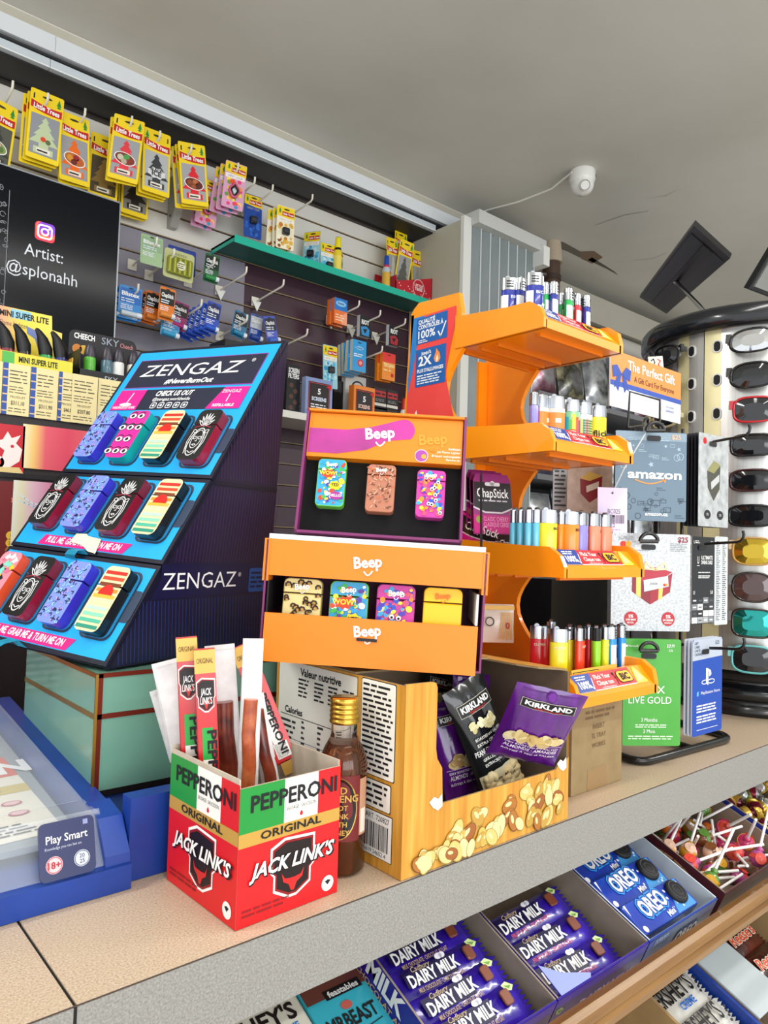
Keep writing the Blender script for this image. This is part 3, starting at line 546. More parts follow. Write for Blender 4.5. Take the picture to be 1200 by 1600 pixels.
for i in range(3):
    F, L = panel_frame(i); b = MB(); b.box(.001, ZW - .001, .001, L - .001, 0, .004, navy, F); b.rect(.006, .006, ZW - .006, L - .006, cyan, off(F, z=.004), .5)
    G = off(F, z=.0042); y = .067 if i < 2 else .056; h = .084
    for k in range(4):
        x = .043 + .0635 * k
        b.pol(pocket(x, y, .05, h), mat('2a3a52', .45), G, 1); b.pol(pocket(x, y, .045, h - .005), mat('2c8fc8', .35), G, 2); b.rr(x + .012, y - .018, x + .038, y + .02, .006, mat('2a3a52', .45), G, 1.5)
        slots.append((i, k, G @ M.Translation((x, y, .0012))))
    if i < 2:
        pk = mat('e0187e', .4); b.pol([(.05, .007), (.205, .007), (.213, .021), (.056, .021)], pk, G, 2); b.text('PULL ME, GRAB ME & TURN ME ON', .131, .0105, .0085, WHITE, G, 3, bold=.02, shear=.25, fit=.135)
    else:
        dk = mat('1f2238', .4); pk = mat('e8188c', .4)
        b.rect(.018, .150, ZW - .018, .205, mat('8a3a9a', .4), G, 1); b.rect(.0195, .1515, ZW - .0195, .2035, dk, G, 2); b.text('ZENGAZ', .13, .172, .0215, WHITE, G, 3, bold=.002, shear=.12, fit=.19); b.text('®', .238, .19, .006, WHITE, G, 3)
        b.text('#NeverBurnOut', .14, .1565, .0085, WHITE, G, 3, bold=.03, shear=.25, fit=.09)
        b.rect(.018, .109, ZW - .018, .146, dk, G, 2); b.pol([(.018, .109), (.07, .109), (.07, .146), (.018, .146)], pk, G, 3); b.pol([(.2, .109), (ZW - .018, .109), (ZW - .018, .146), (.215, .146)], pk, G, 3)
        b.text('CHECK US OUT', .128, .134, .0085, WHITE, G, 3, bold=.035, shear=.25, fit=.07); b.text('@zengaz.worldwide', .128, .125, .0055, WHITE, G, 3, bold=.01, fit=.07)
        for q in range(5): b.ring(rrp(.096 + .0145 * q, .112, .1055 + .0145 * q, .121, .002, 2), .0013, WHITE, G, 3); b.disc(.10075 + .0145 * q, .1165, .0022, WHITE, G, 3)
        b.text('WINDPROOF JET FLAME', .044, .1115, .0042, WHITE, G, 4, bold=.02, fit=.045); b.disc(.044, .119, .012, WHITE, G, 4, .003); b.line([(.044, .118), (.047, .14)], .0018, WHITE, G, 4)
        b.text('ZENGAZ', .23, .136, .005, WHITE, G, 4, fit=.032); b.line([(.23, .133), (.23, .121)], .0015, WHITE, G, 4); b.text('REFILLABLE', .228, .1125, .0045, WHITE, G, 4, bold=.02, fit=.036)
    b.build('front_tier', T)
for i, x in ((0, .13), (1, .135)):   # ribbon pulls
    F, L = panel_frame(i); b = MB(); rb = mat('38b9d8', .35)
    pts = [(.0, .005), (.004, .012), (-.004, .016), (-.012, .014), (-.018, .008), (-.024, .002)] if i == 0 else [(.0, .005), (.003, .010), (-.001, .014), (-.006, .012), (-.008, .006)]
    for q in range(len(pts) - 1):
        (y0, z0), (y1, z1) = pts[q], pts[q + 1]; o = .012 * q if i == 0 else .004 * q
        b.add([(x - o, y0, z0), (x + .018 - o, y0, z0), (x + .018 - o - (.012 if i == 0 else .004), y1, z1), (x - o - (.012 if i == 0 else .004), y1, z1)], [(0, 1, 2, 3), (3, 2, 1, 0)], rb, F)
    b.build('ribbon_pull', T)
b = MB(); F, L = panel_frame(1); b.pol([(.112, .026), (.13, .027), (.136, .024), (.16, .022), (.165, .002), (.15, .004), (.135, .011), (.11, .014)], mat('ece5c4', .7), off(F, z=.0062), 1); b.build('torn_paper_tag', T)
# flat printed lighters, one in each pocket
def flat_lighter(label, kind, F):
    w, h, d = .038, .078, .013; side = {'squiggle': '3a2fb8', 'eyes': '12a09a', 'sunset': '0f1012', 'face': '8e1430', 'shark': 'e0502a'}[kind]
    T = thing('flat_lighter', label, 'lighter', F, 'flat printed lighters in the blue display'); o = rrp(-w / 2, -h / 2, w / 2, h / 2, .008)
    base = {'squiggle': '7a8fe0', 'eyes': 'e0289a', 'sunset': 'e9dca8', 'face': '0d0c0e', 'shark': 'f08a9a'}[kind]
    b = MB(); sp_ = [(x, y) for x, y in o]
    lo = [(x, min(y, .014)) for x, y in o]; hi = [(x, max(y, .016)) for x, y in o]
    b.prism(lo, 0, d, mat(base, .3, coat=.3), I4, mat(side, .3, coat=.3)); G = off(I4, z=d + .0001); r = random.Random(len(kind) * 11); b.build('body', T)
    c = MB(); c.prism(hi, 0, d, mat(base, .3, coat=.3), I4, mat('7d2030' if kind == 'face' else side, .3)); c.build('cap', T)
    b = MB()
    if kind == 'squiggle':
        for k in range(90):
            x, y, an = r.uniform(-.016, .016), r.uniform(-.036, .036), r.random() * 6.3
            b.line([(x, y), (x + .003 * math.cos(an), y + .003 * math.sin(an)), (x + .0045 * math.cos(an + .9), y + .0045 * math.sin(an + .9))], .0013, mat(r.choice(('16183c', '1b1e4a', '8fd0f0', 'b79af0'))), G, 1 + k * .01)
    elif kind == 'eyes':
        for k in range(4):
            for j in range(3):
                x, y = (j - 1) * .015 + (.007 if k % 2 else 0) - .002, -.029 + k * .0195
                if abs(x) > .017: continue
                b.disc(x, y, .0068, INK, G, 1, .0046); b.disc(x, y, .0062, WHITE, G, 2, .004); b.disc(x, y, .0028, INK, G, 3); b.line([(x - .006, y + .005), (x, y + .0075), (x + .006, y + .005)], .0012, INK, G, 1)
    elif kind == 'sunset':
        for k, cl in enumerate(('2d8f78', '4fb397', '86cdb0', 'b5dcc0', 'e9dca8', 'f0b23c', 'e88a2a', '7a3a1a', 'd8482a', 'c8281e')): b.rect(-.0165, -.036 + .0072 * k, .0165, -.0318 + .0072 * k, mat(cl, .35), G, 1)
        b.pol([(.011 * math.cos(q * PI / 10), .004 + .012 * math.sin(q * PI / 10)) for q in range(11)], mat('d81e14', .35), G, 2)
    elif kind == 'face':
        W = mat('ecebea', .35)
        b.ring(circ(0, -.012, .0105, .021, 18), .0013, W, G, 1); b.ring(circ(0, -.008, .0075, .014, 14), .0009, W, G, 1)
        for k in range(7): an = .5 + k * .36; b.ring([(0, .012), (.007 * math.cos(an + .2), .012 + .01 * math.sin(an + .2)), (.014 * math.cos(an), .012 + .021 * math.sin(an)), (.007 * math.cos(an - .2), .012 + .01 * math.sin(an - .2))], .001, W, G, 1)
        b.line([(-.013, .01), (0, .013), (.013, .01)], .0012, mat('a02038'), G, 2)
        for sg in (-1, 1): b.ring(circ(sg * .004, -.006, .0022, .0022, 10), .0008, W, G, 1); b.line([(sg * .012, .006), (sg * .0135, -.012), (sg * .009, -.03)], .0009, W, G, 1); b.ring(circ(sg * .009, .004, .004, .0022, 8, sg * .5), .0008, W, G, 1)
        b.line([(0, -.004), (.0012, -.011), (-.0012, -.011)], .0008, W, G, 1); b.line([(-.003, -.0165), (0, -.0155), (.003, -.0165), (0, -.018), (-.003, -.0165)], .0008, W, G, 1); b.line([(-.005, -.026), (0, -.029), (.005, -.026)], .001, W, G, 1)
    else:
        for k in range(34):
            x, y = r.uniform(-.013, .013), r.uniform(-.033, .033); b.pol([(x - .005, y - .002), (x, y + .005), (x + .006, y), (x + .001, y - .004)], mat(r.choice(('f2c12c', '7fd0b8', 'f06c8c', '1a1a1e', '7fd0b8', 'f2c12c', 'eaf2ea')), .35), G, 1 + k * .02)
    b.build('print', T); return T
kinds = [['shark', 'face', 'squiggle', 'sunset'], ['face', 'squiggle', 'face', 'sunset'], ['squiggle', 'eyes', 'sunset', 'face']]
words = {'squiggle': 'blue and violet squiggle print flat lighter', 'eyes': 'pink flat lighter printed with white eyes', 'sunset': 'striped sunset print flat lighter', 'face': 'black flat lighter with a white line face', 'shark': 'yellow, teal and pink patterned flat lighter'}
rowd = ['in the bottom tier', 'in the middle tier', 'in the top tier']
for i, k, F in slots:
    kd = kinds[i][k]; ex = ''
    if i == 1 and kd == 'face': ex = ', far left one' if k == 0 else ', third from left'
    flat_lighter(words[kd] + ' ' + rowd[i] + ex, kd, ZF @ F)
# ---- orange drawer display with cartridge lighters --------------------------------------------------
A = atd(408, 1037, .735) + V((0, 0, .003)); B = atd(742, 1061, .728) + V((0, 0, .003)); u = (B - A).normalized(); n = V((-.62, -.78, 0)); v = n.cross(u).normalized()
BF = fr(A, u, v); BW = (B - A).length
orange = noisy('orange_card', ['ea7c0c', 'ee8412'], 5, .42); orange2 = mat('e07a12', .5); plum = mat('7a2f62', .4); whitec = mat('e9edf2', .5)
def smile(b, F, x, y, s, m, l=3):
    b.text('Beep', x, y, s, m, F, l, bold=.03, fit=s * 2.6, rot=.13); b.line([(x - s * .35 + s * .75 * t, y - s * .42 - s * .35 * math.sin(PI * t) + .1 * s * t) for t in [q / 8 for q in range(9)]], s * .13, m, F, l)
T = thing('drawer_lighter_display', 'orange drawer display of pocket lighters with an open black lid', 'display', BF)
SW = BW + .009
b = MB()
b.box(-.004, -.002, .004, .122, -.115, -.004, plum); b.box(BW + .004, BW + .006, .004, .122, -.115, -.004, plum); b.box(-.004, BW + .006, .002, .004, -.115, -.004, plum); b.box(-.004, BW + .006, .002, .122, -.117, -.115, plum)
b.box(-.002, BW + .004, .086, .123, -.0125, -.0045, orange); b.box(-.006, 0, .08, .123, -.03, -.004, orange); b.box(BW + .002, BW + .008, .08, .123, -.03, -.004, orange)
b.box(-.002, BW + .004, .122, .128, -.115, -.006, whitec); smile(b, off(I4, z=-.0044), BW * .47, .1, .011, WHITE); b.build('case', T)
b = MB(); b.box(0, BW, 0, .0485, -.003, .001, orange); b.box(.003, BW - .003, .004, .006, -.11, -.003, mat('1a1518', .5)); b.box(BW * .44, BW * .535, .0265, .0295, .001, .0022, mat('1a1416', .4)); smile(b, off(I4, z=.0011), BW * .49, .032, .0105, WHITE)
b.box(0, .0015, .0485, .08, -.1, -.004, mat('141114', .5)); b.box(BW - .002, BW + .0005, .0485, .08, -.1, -.01, whitec); b.build('drawer', T)
LF = fr(V((.008, .128, -.118)), (1, .0, 0), (0.0, .14, -.034)); LW, LH = BW * .90, .155
b = MB(); blk = mat('050406', .9)
b.box(.0, LW, 0, LH, -.004, -.002, plum, LF)
for x0, x1, y0, y1, m in ((0, .003, 0, LH, plum), (LW - .003, LW, 0, LH, plum), (0, LW, LH - .003, LH, orange2), (0, LW, 0, .003, plum)): b.box(x0, x1, y0, y1, -.002, .018, m, LF)
b.box(.003, LW - .003, .003, LH - .003, -.002, 0, blk, LF); b.box(.004, LW - .004, .095, LH - .004, 0, .014, orange, LF); G = off(LF, z=.0142)
PW = LW - .008; b.pol([(.005, .1), (.04, .1), (.075, .107), (.1, .12)] + [(.118 + .013 * math.cos(t), .1345 + .014 * math.sin(t)) for t in [math.radians(q) for q in range(-50, 120, 17)]] + [(.08, .1365), (.05, .131), (.005, .131)], noisy('magenta_violet', ['d22a9c', 'b0368c', '8a3070'], 12, .4), G, 1)
smile(b, G, LW * .47, .1225, .0135, WHITE); smile(b, G, LW * .8, .119, .013, mat('e8942c', .4), 2); b.disc(LW * .73, .1035, .008, mat('f4d2e4'), G, 2); b.disc(LW * .73, .1035, .0072, mat('a0449c'), G, 3); b.disc(LW * .745, .1025, .003, mat('f0a02c'), G, 4)
for q, s in enumerate(('Refillable', 'Jet Flame Lighter', 'Briquet rechargeable', 'flamme jet')): b.text(s, LW * .97, .1125 - .0042 * q - (.001 if q > 1 else 0), .0028, WHITE, G, 2, al='R')
b.build('lid', T)
b = MB(); b.box(0, .002, 0, .12, -.006, 0, blk, fr(V((BW + .002, .11, -.03)), (1, 0, .0), (-.05, .1, -.06))); b.build('lid_strap', T)
def pocket_lighter(label, kind, F, group='pocket lighters in the orange drawer display'):
    w, h, d = .0335, .058, .014
    base, prt = {'comic': ('3a9fd0', ('e0482a', '3fae4a', 'f4d23a', 'f4f4f0', '5a3a9c', '2f9bd8')), 'camo': ('b0725a', ('5a3a2a', 'c99a7a', '8a5a3a', '3a2418', 'e0a88a', 'd8643a')), 'doodle': ('c83a9a', ('2f4fc0', '3a9fd8', 'f08a2a', 'f0dc3a', 'e0506a', '4a3ab0')), 'leopard': ('e4cf8c', ('3a2a1a',)), 'plain': ('f4c312', ())}[kind]
    edge = {'comic': '6cc24a', 'camo': 'a86a50', 'doodle': 'b83a90', 'leopard': 'd8c07a', 'plain': 'f2bc10'}[kind]
    T = thing('pocket_lighter', label, 'lighter', F, group); o = rrp(-w / 2, 0, w / 2, h, .005)
    b = MB(); b.prism([(x, min(y, h * .77)) for x, y in o], 0, d, mat(base, .35), I4, mat(edge, .35), bev=.0012); b.build('body', T)
    b = MB(); b.prism([(x, max(y, h * .785)) for x, y in o], -.0004, d + .0006, mat(base, .35), I4, mat(edge, .35), bev=.0012); b.build('cap', T)
    b = MB(); G = off(I4, z=d + .0008); r = random.Random(len(label)); W = w * .45
    if kind == 'leopard':
        for k in range(40):
            x, y, s = r.uniform(-W, W), r.uniform(.003, h - .003), r.uniform(.0014, .0026); b.ring([(x + s * math.cos(t), y + s * math.sin(t)) for t in (0, .9, 1.9, 2.8, 3.6)], .0014, mat('3a2616'), G, 1, False); b.disc(x, y, s * .6, mat('b98a44'), G, 1)
    elif kind != 'plain':
        for k in range(85):
            x, y, s = r.uniform(-W * .92, W * .92), r.uniform(.004, h - .004), r.uniform(.0012, .0032); c = mat(r.choice(prt), .4)
            if kind == 'camo': an = r.random() * 3; b.line([(x, y), (x + .006 * math.cos(an) * .6, y + .003 * math.sin(an))], .0011, c, G, 1 + k * .01)
            else: b.disc(x, y, s, c, G, 1 + k * .01, s * r.uniform(.6, 1.1), 9, r.random())
        if kind == 'comic':
            b.pol([(-.004 + (.0095 if q % 2 else .007) * math.cos(q * PI / 9), h * .68 + (.006 if q % 2 else .0042) * math.sin(q * PI / 9)) for q in range(18)], mat('d8401c'), G, 3); b.text('WOW!', -.004, h * .655, .0045, mat('f8d83a'), G, 4, bold=.03)
            b.pol([(.005 + (.008 if q % 2 else .006) * math.cos(q * PI / 7), h * .44 + (.006 if q % 2 else .0045) * math.sin(q * PI / 7)) for q in range(14)], mat('f6d41e'), G, 3); b.text('YES!', .005, h * .42, .0035, INK, G, 4, bold=.03); b.disc(.007, h * .22, .007, mat('a02a8a'), G, 3, .005); b.text('HELLO!', .007, h * .2, .003, WHITE, G, 4, bold=.02)
        if kind == 'doodle':
            for q in range(9): x, y = r.uniform(-.012, .012), r.uniform(.006, .05); b.disc(x, y, .0022, WHITE, G, 3); b.disc(x, y - .0004, .0011, INK, G, 4)
    smile(b, G, 0, h * .84, h * .085, mat('e8741c') if kind == 'plain' else WHITE, 6)
    b.build('print', T); return T
for k, (kd, lb) in enumerate((('comic', 'comic print pocket lighter with green base in the open black lid'), ('camo', 'brown woodland print pocket lighter in the open black lid'), ('doodle', 'pink pocket lighter with cartoon doodles in the open black lid'))):
    pocket_lighter(lb, kd, BF @ LF @ M.Translation((LW * (.19 + .305 * k), .032 - .003 * k + .002, .001)))
for k, (kd, lb) in enumerate((('leopard', 'leopard print pocket lighter in the orange drawer'), ('comic', 'comic print pocket lighter half showing in the orange drawer'), ('doodle', 'pink doodle pocket lighter half showing in the orange drawer'), ('plain', 'plain yellow pocket lighter in the orange drawer'))):
    pocket_lighter(lb, kd, BF @ M.Translation((BW * (.16 + .225 * k), .0145, -.03)) @ M.Rotation(-.06, 4, 'X') @ M.Scale(1.18, 4))
# ---- orange tiered lighter stand ----------------------------------------------------------------
opl = noisy('orange_plastic', ['fa8e08', 'ff9a0e'], 6, .3, coat=.25); opl_dk = mat('e07a0c', .4)
SX0, SX1 = .738, .921
tiers = [(.125, .50), (.276, .522), (.431, .541), (.588, .559)]
T = thing('lighter_stand', 'tall orange four tier lighter stand on the brown cardboard box', 'stand', ((SX0 + SX1) / 2, .65, .124))
for z0, y0 in tiers:
    b = MB(); yb = .712; d = yb - y0
    pr = [(0, 0), (0, .011), (.004, .015), (.021, .034), (.026, .034), (.026, .009), (d, .009), (d, 0)]
    FX = fr((SX0 + .005, y0, z0), (0, 1, 0), (0, 0, 1))      # x = depth, y = up, z = +X
    b.prism(pr, 0, SX1 - SX0 - .01, opl, FX)
    sd = [(0, 0), (0, .013), (.006, .026), (.022, .037), (.06, .038), (d - .02, .044), (d, .047), (d, 0)]
    b.prism(sd, -.005, .002, opl, FX); sr = [(0, 0), (0, .014), (.004, .03), (.02, .041), (.06, .042), (d, .047), (d, 0)]
    b.prism(sr, SX1 - SX0 - .014, SX1 - SX0 - .005, opl, FX)
    for q in range(3): b.box(SX0 + .02, SX1 - .02, y0 + .09 + .03 * q, y0 + .094 + .03 * q, z0 - .004, z0, opl_dk)
    b.box(SX0 + .02, SX1 - .02, y0 + .02, y0 + .026, z0 - .004, z0, opl_dk)
    b.build('tray', T, world=True)
    # printed strip on the sloping lip
    Fl = fr((SX0 + .012, y0 + .0045, z0 + .0155), (1, 0, 0), (0, .017, .019)); lw, lh = SX1 - SX0 - .03, .0245; b = MB()
    b.rect(0, 0, lw * .83, lh, mat('d5282e', .35), Fl, 1); b.rect(0, 0, lw * .83, .001, WHITE, Fl, 2); b.pol([(0, lh), (0, 0), (lw * .09, 0), (lw * .22, 0), (lw * .26, lh)], mat('27408f', .35), Fl, 2)
    b.text('100%', lw * .12, lh * .2, lh * .38, WHITE, Fl, 3, bold=.03, fit=lw * .15); b.greek(lw * .04, lh * .65, lw * .2, lh * .92, 2, WHITE, Fl, 3); b.line([(lw * .19, lh * .3), (lw * .21, lh * .1), (lw * .25, lh * .7)], .0012, WHITE, Fl, 3)
    b.text('Flick Your', lw * .4, lh * .6, lh * .25, WHITE, Fl, 3, bold=.01, fit=lw * .23); b.text('Clique ton', lw * .4, lh * .25, lh * .25, WHITE, Fl, 3, bold=.01, fit=lw * .23); b.text('www.flickyourbic.ca', lw * .42, lh * .07, lh * .09, WHITE, Fl, 3, fit=lw * .2)
    b.disc(lw * .565, lh * .76, lh * .09, INK, Fl, 3); b.line([(lw * .565, lh * .7), (lw * .58, lh * .45), (lw * .57, lh * .15)], .0014, INK, Fl, 3); b.line([(lw * .56, lh * .5), (lw * .6, lh * .6)], .001, INK, Fl, 3)
    b.rr(lw * .6, lh * .16, lw * .81, lh * .86, lh * .25, INK, Fl, 4); b.rr(lw * .606, lh * .2, lw * .804, lh * .82, lh * .22, mat('f6b221', .35), Fl, 5); b.text('BIC', lw * .705, lh * .33, lh * .36, INK, Fl, 6, bold=.05, fit=lw * .13)
    b.pol([(lw * .83, 0), (lw * .87, lh * .75), (lw * .9, lh * 1.0), (lw * .93, lh * .85), (lw * 1.0, lh * .06), (lw * .98, 0)], mat('f8d63a', .35), Fl, 3); b.pol([(lw * .85, lh * .05), (lw * .885, lh * .7), (lw * .91, lh * .8), (lw * .96, lh * .2)], mat('fbe98a', .35), Fl, 4)
    b.build('lip_label', T, world=True)
def gap(z0, z1, n=8): # front edge of a side plate between two trays bulges backwards
    return [(.700 + .03 * math.sin(PI * (k / n)) ** 1.0, z0 + (z1 - z0) * k / n) for k in range(n + 1)]
for xx, nm in ((SX0 + .002, 'left'), (SX1 - .012, 'right')):
    lo = .124; pts = []
    for i, (z0, y0) in enumerate(tiers):
        z1 = tiers[i + 1][0] if i < 3 else None
        if z1: pts += gap(z0 + .045, z1 - .002)
    top = .668 if nm == 'left' else .625
    pts += [(.702, top - .03), (.708, top), (.79, top + .004), (.80, top - .003)]
    back = [(.806 + .012 * math.sin(PI * k / 8), top - .01 - (top - .14) * k / 8) for k in range(9)]
    F = fr((xx, 0, 0), (0, 1, 0), (0, 0, 1)); b = MB(); b.prism([(.70, lo + .003)] + pts + back + [(.80, lo + .003)], 0, .008, opl, F)
    # the plates turn inwards at the back, leaving an open shaft
    sgn = 1 if nm == 'left' else -1; b.box(xx if sgn > 0 else xx - .02, xx + .028 if sgn > 0 else xx + .008, .80, .806, .14, top - .012, opl); b.build('side_plate', T, world=True)
    if nm == 'left':
        FP = fr((xx - .0005, .806, .46), (0, -1, 0), (0, 0, 1)); b = MB()   # read from the left side
        H = .195; edge = [(.103, 0), (.101, .03), (.095, .05), (.083, .09), (.083, .10), (.09, .13), (.1, .17), (.1, .19)]
        E = [(x - .006, y) for x, y in edge]; bk = [(.007, .19), (.003, .15), (-.003, .1), (-.004, .05), (0, 0)]
        b.pol(E + bk, noisy('red_card', ['e8383c', 'ee5048'], 8, .35), FP, 1)
        b.pol([(.03, .19), (.007, .19), (.003, .15), (-.003, .1), (-.003, .075), (.008, .11), (.016, .15)], mat('2f7fc4', .35), FP, 2)
        b.rect(.014, .148, .078, .187, mat('1f5fa8', .35), FP, 3); b.text('QUALITÉ', .018, .178, .006, WHITE, FP, 4, bold=.03, al='L'); b.text('CONTRÔLÉE À', .018, .17, .006, WHITE, FP, 4, bold=.03, al='L', fit=.052); b.text('100%', .018, .156, .0115, WHITE, FP, 4, bold=.02, al='L', fit=.036); b.line([(.06, .16), (.065, .152), (.075, .172)], .0022, WHITE, FP, 4); b.greek(.018, .149, .04, .1545, 2, WHITE, FP, 4)
        b.rect(.014, .084, .076, .14, mat('1f5fa8', .35), FP, 3); b.text('jusqu’à', .036, .131, .005, WHITE, FP, 4, bold=.03); b.text('2X', .02, .115, .0135, WHITE, FP, 4, bold=.03, al='L', fit=.028); b.pol([(.055, .116), (.052, .122), (.056, .13), (.057, .136), (.064, .128), (.066, .12), (.062, .115)], mat('f08a3a'), FP, 4); b.pol([(.057, .116), (.057, .122), (.06, .127), (.062, .12), (.06, .116)], mat('fbe2c0'), FP, 5); b.text("PLUS D'ALLUMAGES", .045, .105, .005, WHITE, FP, 4, bold=.03, fit=.054); b.greek(.018, .087, .072, .102, 4, WHITE, FP, 4)
        b.pol([(-.002, 0), (.0, .02), (.018, .05), (.024, .03), (.045, .012), (.07, 0)], WHITE, FP, 3); b.pol([(.001, 0), (.003, .018), (.017, .042), (.022, .024), (.042, .008), (.06, 0)], mat('f8d21e', .35), FP, 4)
        b.build('side_print', T, world=True)
# ---- cigarette lighters on the stand
def lighter(label, F, body, hood='d8dade', clear=False, style=None, black_top=False, group='lighters on the orange stand'):
    T = thing('cigarette_lighter', label, 'lighter', F, group); A_, B_ = .0117, .0062
    o = circ(0, 0, A_, B_, 20); bm = mat(body, .25, coat=.4); b = MB()
    b.prism(o, 0, .0575, bm, I4, None, True, .0006); b.build('body', T)
    b = MB(); hm = BLACK if black_top else mat('c9ccd2', .2, 1)
    b.loft([[(x, y, z) for x, y in circ(0, 0, A_ * k, B_ * k, 20)] for z, k in ((.0577, 1.01), (.071, 1.01), (.074, .98))], hm, I4, True, False)
    if style == 'jet':
        for q in range(3): b.rect(-.006, .0615 + .0035 * q, .004, .0628 + .0035 * q, BLACK, fr((0, -B_ * 1.03, 0), (1, 0, 0), (0, 0, 1)), 1)
    b.prism(circ(-.003, 0, .0072, .0045, 14), .0578, .072, mat('2a2a2c', .5)); b.build('hood', T)
    b = MB(); b.lathe([(.0012, -.0022), (.0034, -.0022), (.0034, .0022), (.0012, .0022)], mat('8d9096', .35, 1), M.Translation((-.0035, 0, .0742)) @ M.Rotation(PI / 2, 4, 'X'), 14, False); b.build('spark_wheel', T)
    b = MB(); b.box(.001, .0085, -.0035, .0035, .0725, .0752, BLACK, M.Rotation(.08, 4, 'Y')); b.build('thumb_lever', T)
    def wrap(u0, u1, z0, z1, m, l=1):  # print round the barrel, u in radians from the front
        b.grid(lambda u, v: ((A_ + l * LAY) * math.sin(u0 + (u1 - u0) * u), -(B_ + l * LAY) * math.cos(u0 + (u1 - u0) * u), z0 + (z1 - z0) * v), 8, 1, m)
    def wtext(s, u, z, h, m, rot=0, l=3, fit=None):
        t = MB(); t.text(s, 0, 0, h, m, I4, 0, bold=.02, rot=rot, fit=fit); b.add([((A_ + l * LAY) * math.sin(u + p.x / .009), -(B_ + l * LAY) * math.cos(u + p.x / .009), z + p.y) for p in t.v], t.f, m)
    b = MB()
    if style == 'jet':
        wrap(-1.5, -.25, .004, .05, mat('e4e6e2', .3)); wtext('Jet', .5, .024, .011, WHITE, .25); wtext('BIC', .5, .046, .004, mat('cfd8f0')); b.m and b.build('label', T)
    elif style == 'plain':
        wtext('BIC', .9, .049, .0035, INK); wtext('lighter', -1.1, .02, .003, INK, PI / 2); b.build('label', T)
    elif style == 'clip':
        wtext('CLIPPER', 0, .049, .0028, mat('f0ead0'), 0, 3, .012); b.build('label', T)
    elif style == 'duo':
        wrap(-1.5, 1.5, .002, .03, mat('c63aa8', .25)); wrap(-1.5, 1.5, .03, .052, mat('d88a3a', .25)); wrap(-1.5, 1.5, .052, .0575, mat('d9d2cc', .25)); wrap(-.4, .5, .021, .03, mat('f0d8f0', .3), 2); wrap(-.2, .5, .038, .044, mat('f0e4d0', .3), 2); b.build('label', T)
    elif style == 'dye':
        for q, c in enumerate(('2f4fc0', '2fa0a8', '5cb85a', 'f0c83a', 'e8602a', '8a3aa8')): wrap(-1.3 + .42 * q, -.85 + .42 * q, .002, .054 - .004 * (q % 3), mat(c, .3))
        for rad, c in ((.009, 'e8402a'), (.0075, 'f6e6d2'), (.006, '3a9a5a')): b.add([((A_ + .0012 - rad * .05) * math.sin(rad * math.cos(t) / .0105), -(B_ + .0012 - rad * .04) * math.cos(rad * math.cos(t) / .0105), .024 + rad * math.sin(t)) for t in [PI * q / 9 for q in range(18)]], [tuple(range(18))], mat(c, .3))
        b.build('label', T)
    elif style == 'leaf':
        for q in range(7): wrap(-1.4 + .4 * q, -1.1 + .4 * q, .004 + .006 * (q % 3), .05, mat(('9ab84a', 'd8d23a', '6aa88a', 'e0706a')[q % 4], .3))
        for q in range(6): wrap(-.6, .9, .03 + .0035 * q, .0312 + .0035 * q, mat('3a6a3a'), 2)
        b.build('label', T)
    elif style == 'flick':
        for q, (s, z) in enumerate((('flick', .03), ('my', .019), ('Bic', .007))): wtext(s, .1, z, .0085, mat('2a1020'), .05, 3)
        b.build('label', T)
    return T
cols = {'blue': '232f8e', 'green': '1fa04e', 'red': 'd8283a', 'cyan': '63bcd8', 'yellow': 'e8e12a', 'orange': 'f28a1a', 'violet': '8c86d8', 'salmon': 'ec8a6a', 'crimson': 'cf1f2c', 'vermilion': 'f2452a', 'lime': '8ce01e', 'sky': '1f8ad8', 'magenta': 'b84ab0', 'clear': 'cfd4d8', 'clearblue': '8f8ad0', 'clearg': '7fbf8a', 'lemon': 'f0dc2a'}
lp = {}
def put(key, px, py, Y, z, yaw, label, **kw):
    x = aty(px, py, Y).x
    if x < .757: x = .757; Y = atx(px, py, x).y
    F = M.Translation((x, Y, z)) @ M.Rotation(math.radians(yaw), 4, 'Z')
    k = (key, kw.get('style'), kw.get('black_top'))
    if k in lp: return dup(lp[k], F, label, 'lighters on the orange stand')
    lp[k] = lighter(label, F, cols[key], **kw)
WID, NAR, MID = -41, 49, 5
z4, z3, z2, z1 = .5975, .4405, .2855, .1345
row = [('blue', 797, 440, WID, .60, 'blue jet lighter, leftmost on the top tray of the stand'), ('blue', 814, 440, 10, .622, 'blue jet lighter, second from left on the top tray of the stand'), ('blue', 836, 440, WID, .595, 'blue jet lighter with white label left of the green ones on top'), ('green', 853, 440, 35, .61, 'green jet lighter, first of the three green ones from the left'),
       ('blue', 866, 445, 25, .60, 'blue jet lighter between green ones on the top tray'), ('green', 877, 450, 42, .62, 'green jet lighter, middle of the three on the top tray'), ('green', 889, 450, 20, .6, 'green jet lighter beside the red one on the top tray'), ('red', 902, 455, 30, .605, 'the only red jet lighter on the top tray'), ('blue', 916, 460, 34, .6, 'blue jet lighter at the right end of the top tray')]
for k, px, py, yaw, Y, lb in row: put(k, px, py, Y, z4, yaw, lb, style='jet')
for k, px, yaw, Y, st, lb in (('clearblue', 834, 40, .60, 'plain', 'clear violet lighter at the left end of the second tray'), ('magenta', 849, 10, .60, 'duo', 'orange and magenta lighter, left of the pair on the second tray'), ('magenta', 869, WID, .59, 'duo', 'orange and magenta lighter, right of the pair on the second tray'), ('clearg', 893, WID, .588, 'dye', 'tie dye lighter with a round peace emblem on the second tray'), ('clear', 914, -20, .585, 'leaf', 'lighter printed with green leaves on the second tray'), ('lemon', 936, -25, .583, 'flick', 'yellow lighter with pink lettering at the right of the second tray')):
    put(k, px, 640, Y, z3, yaw, lb, style=st)
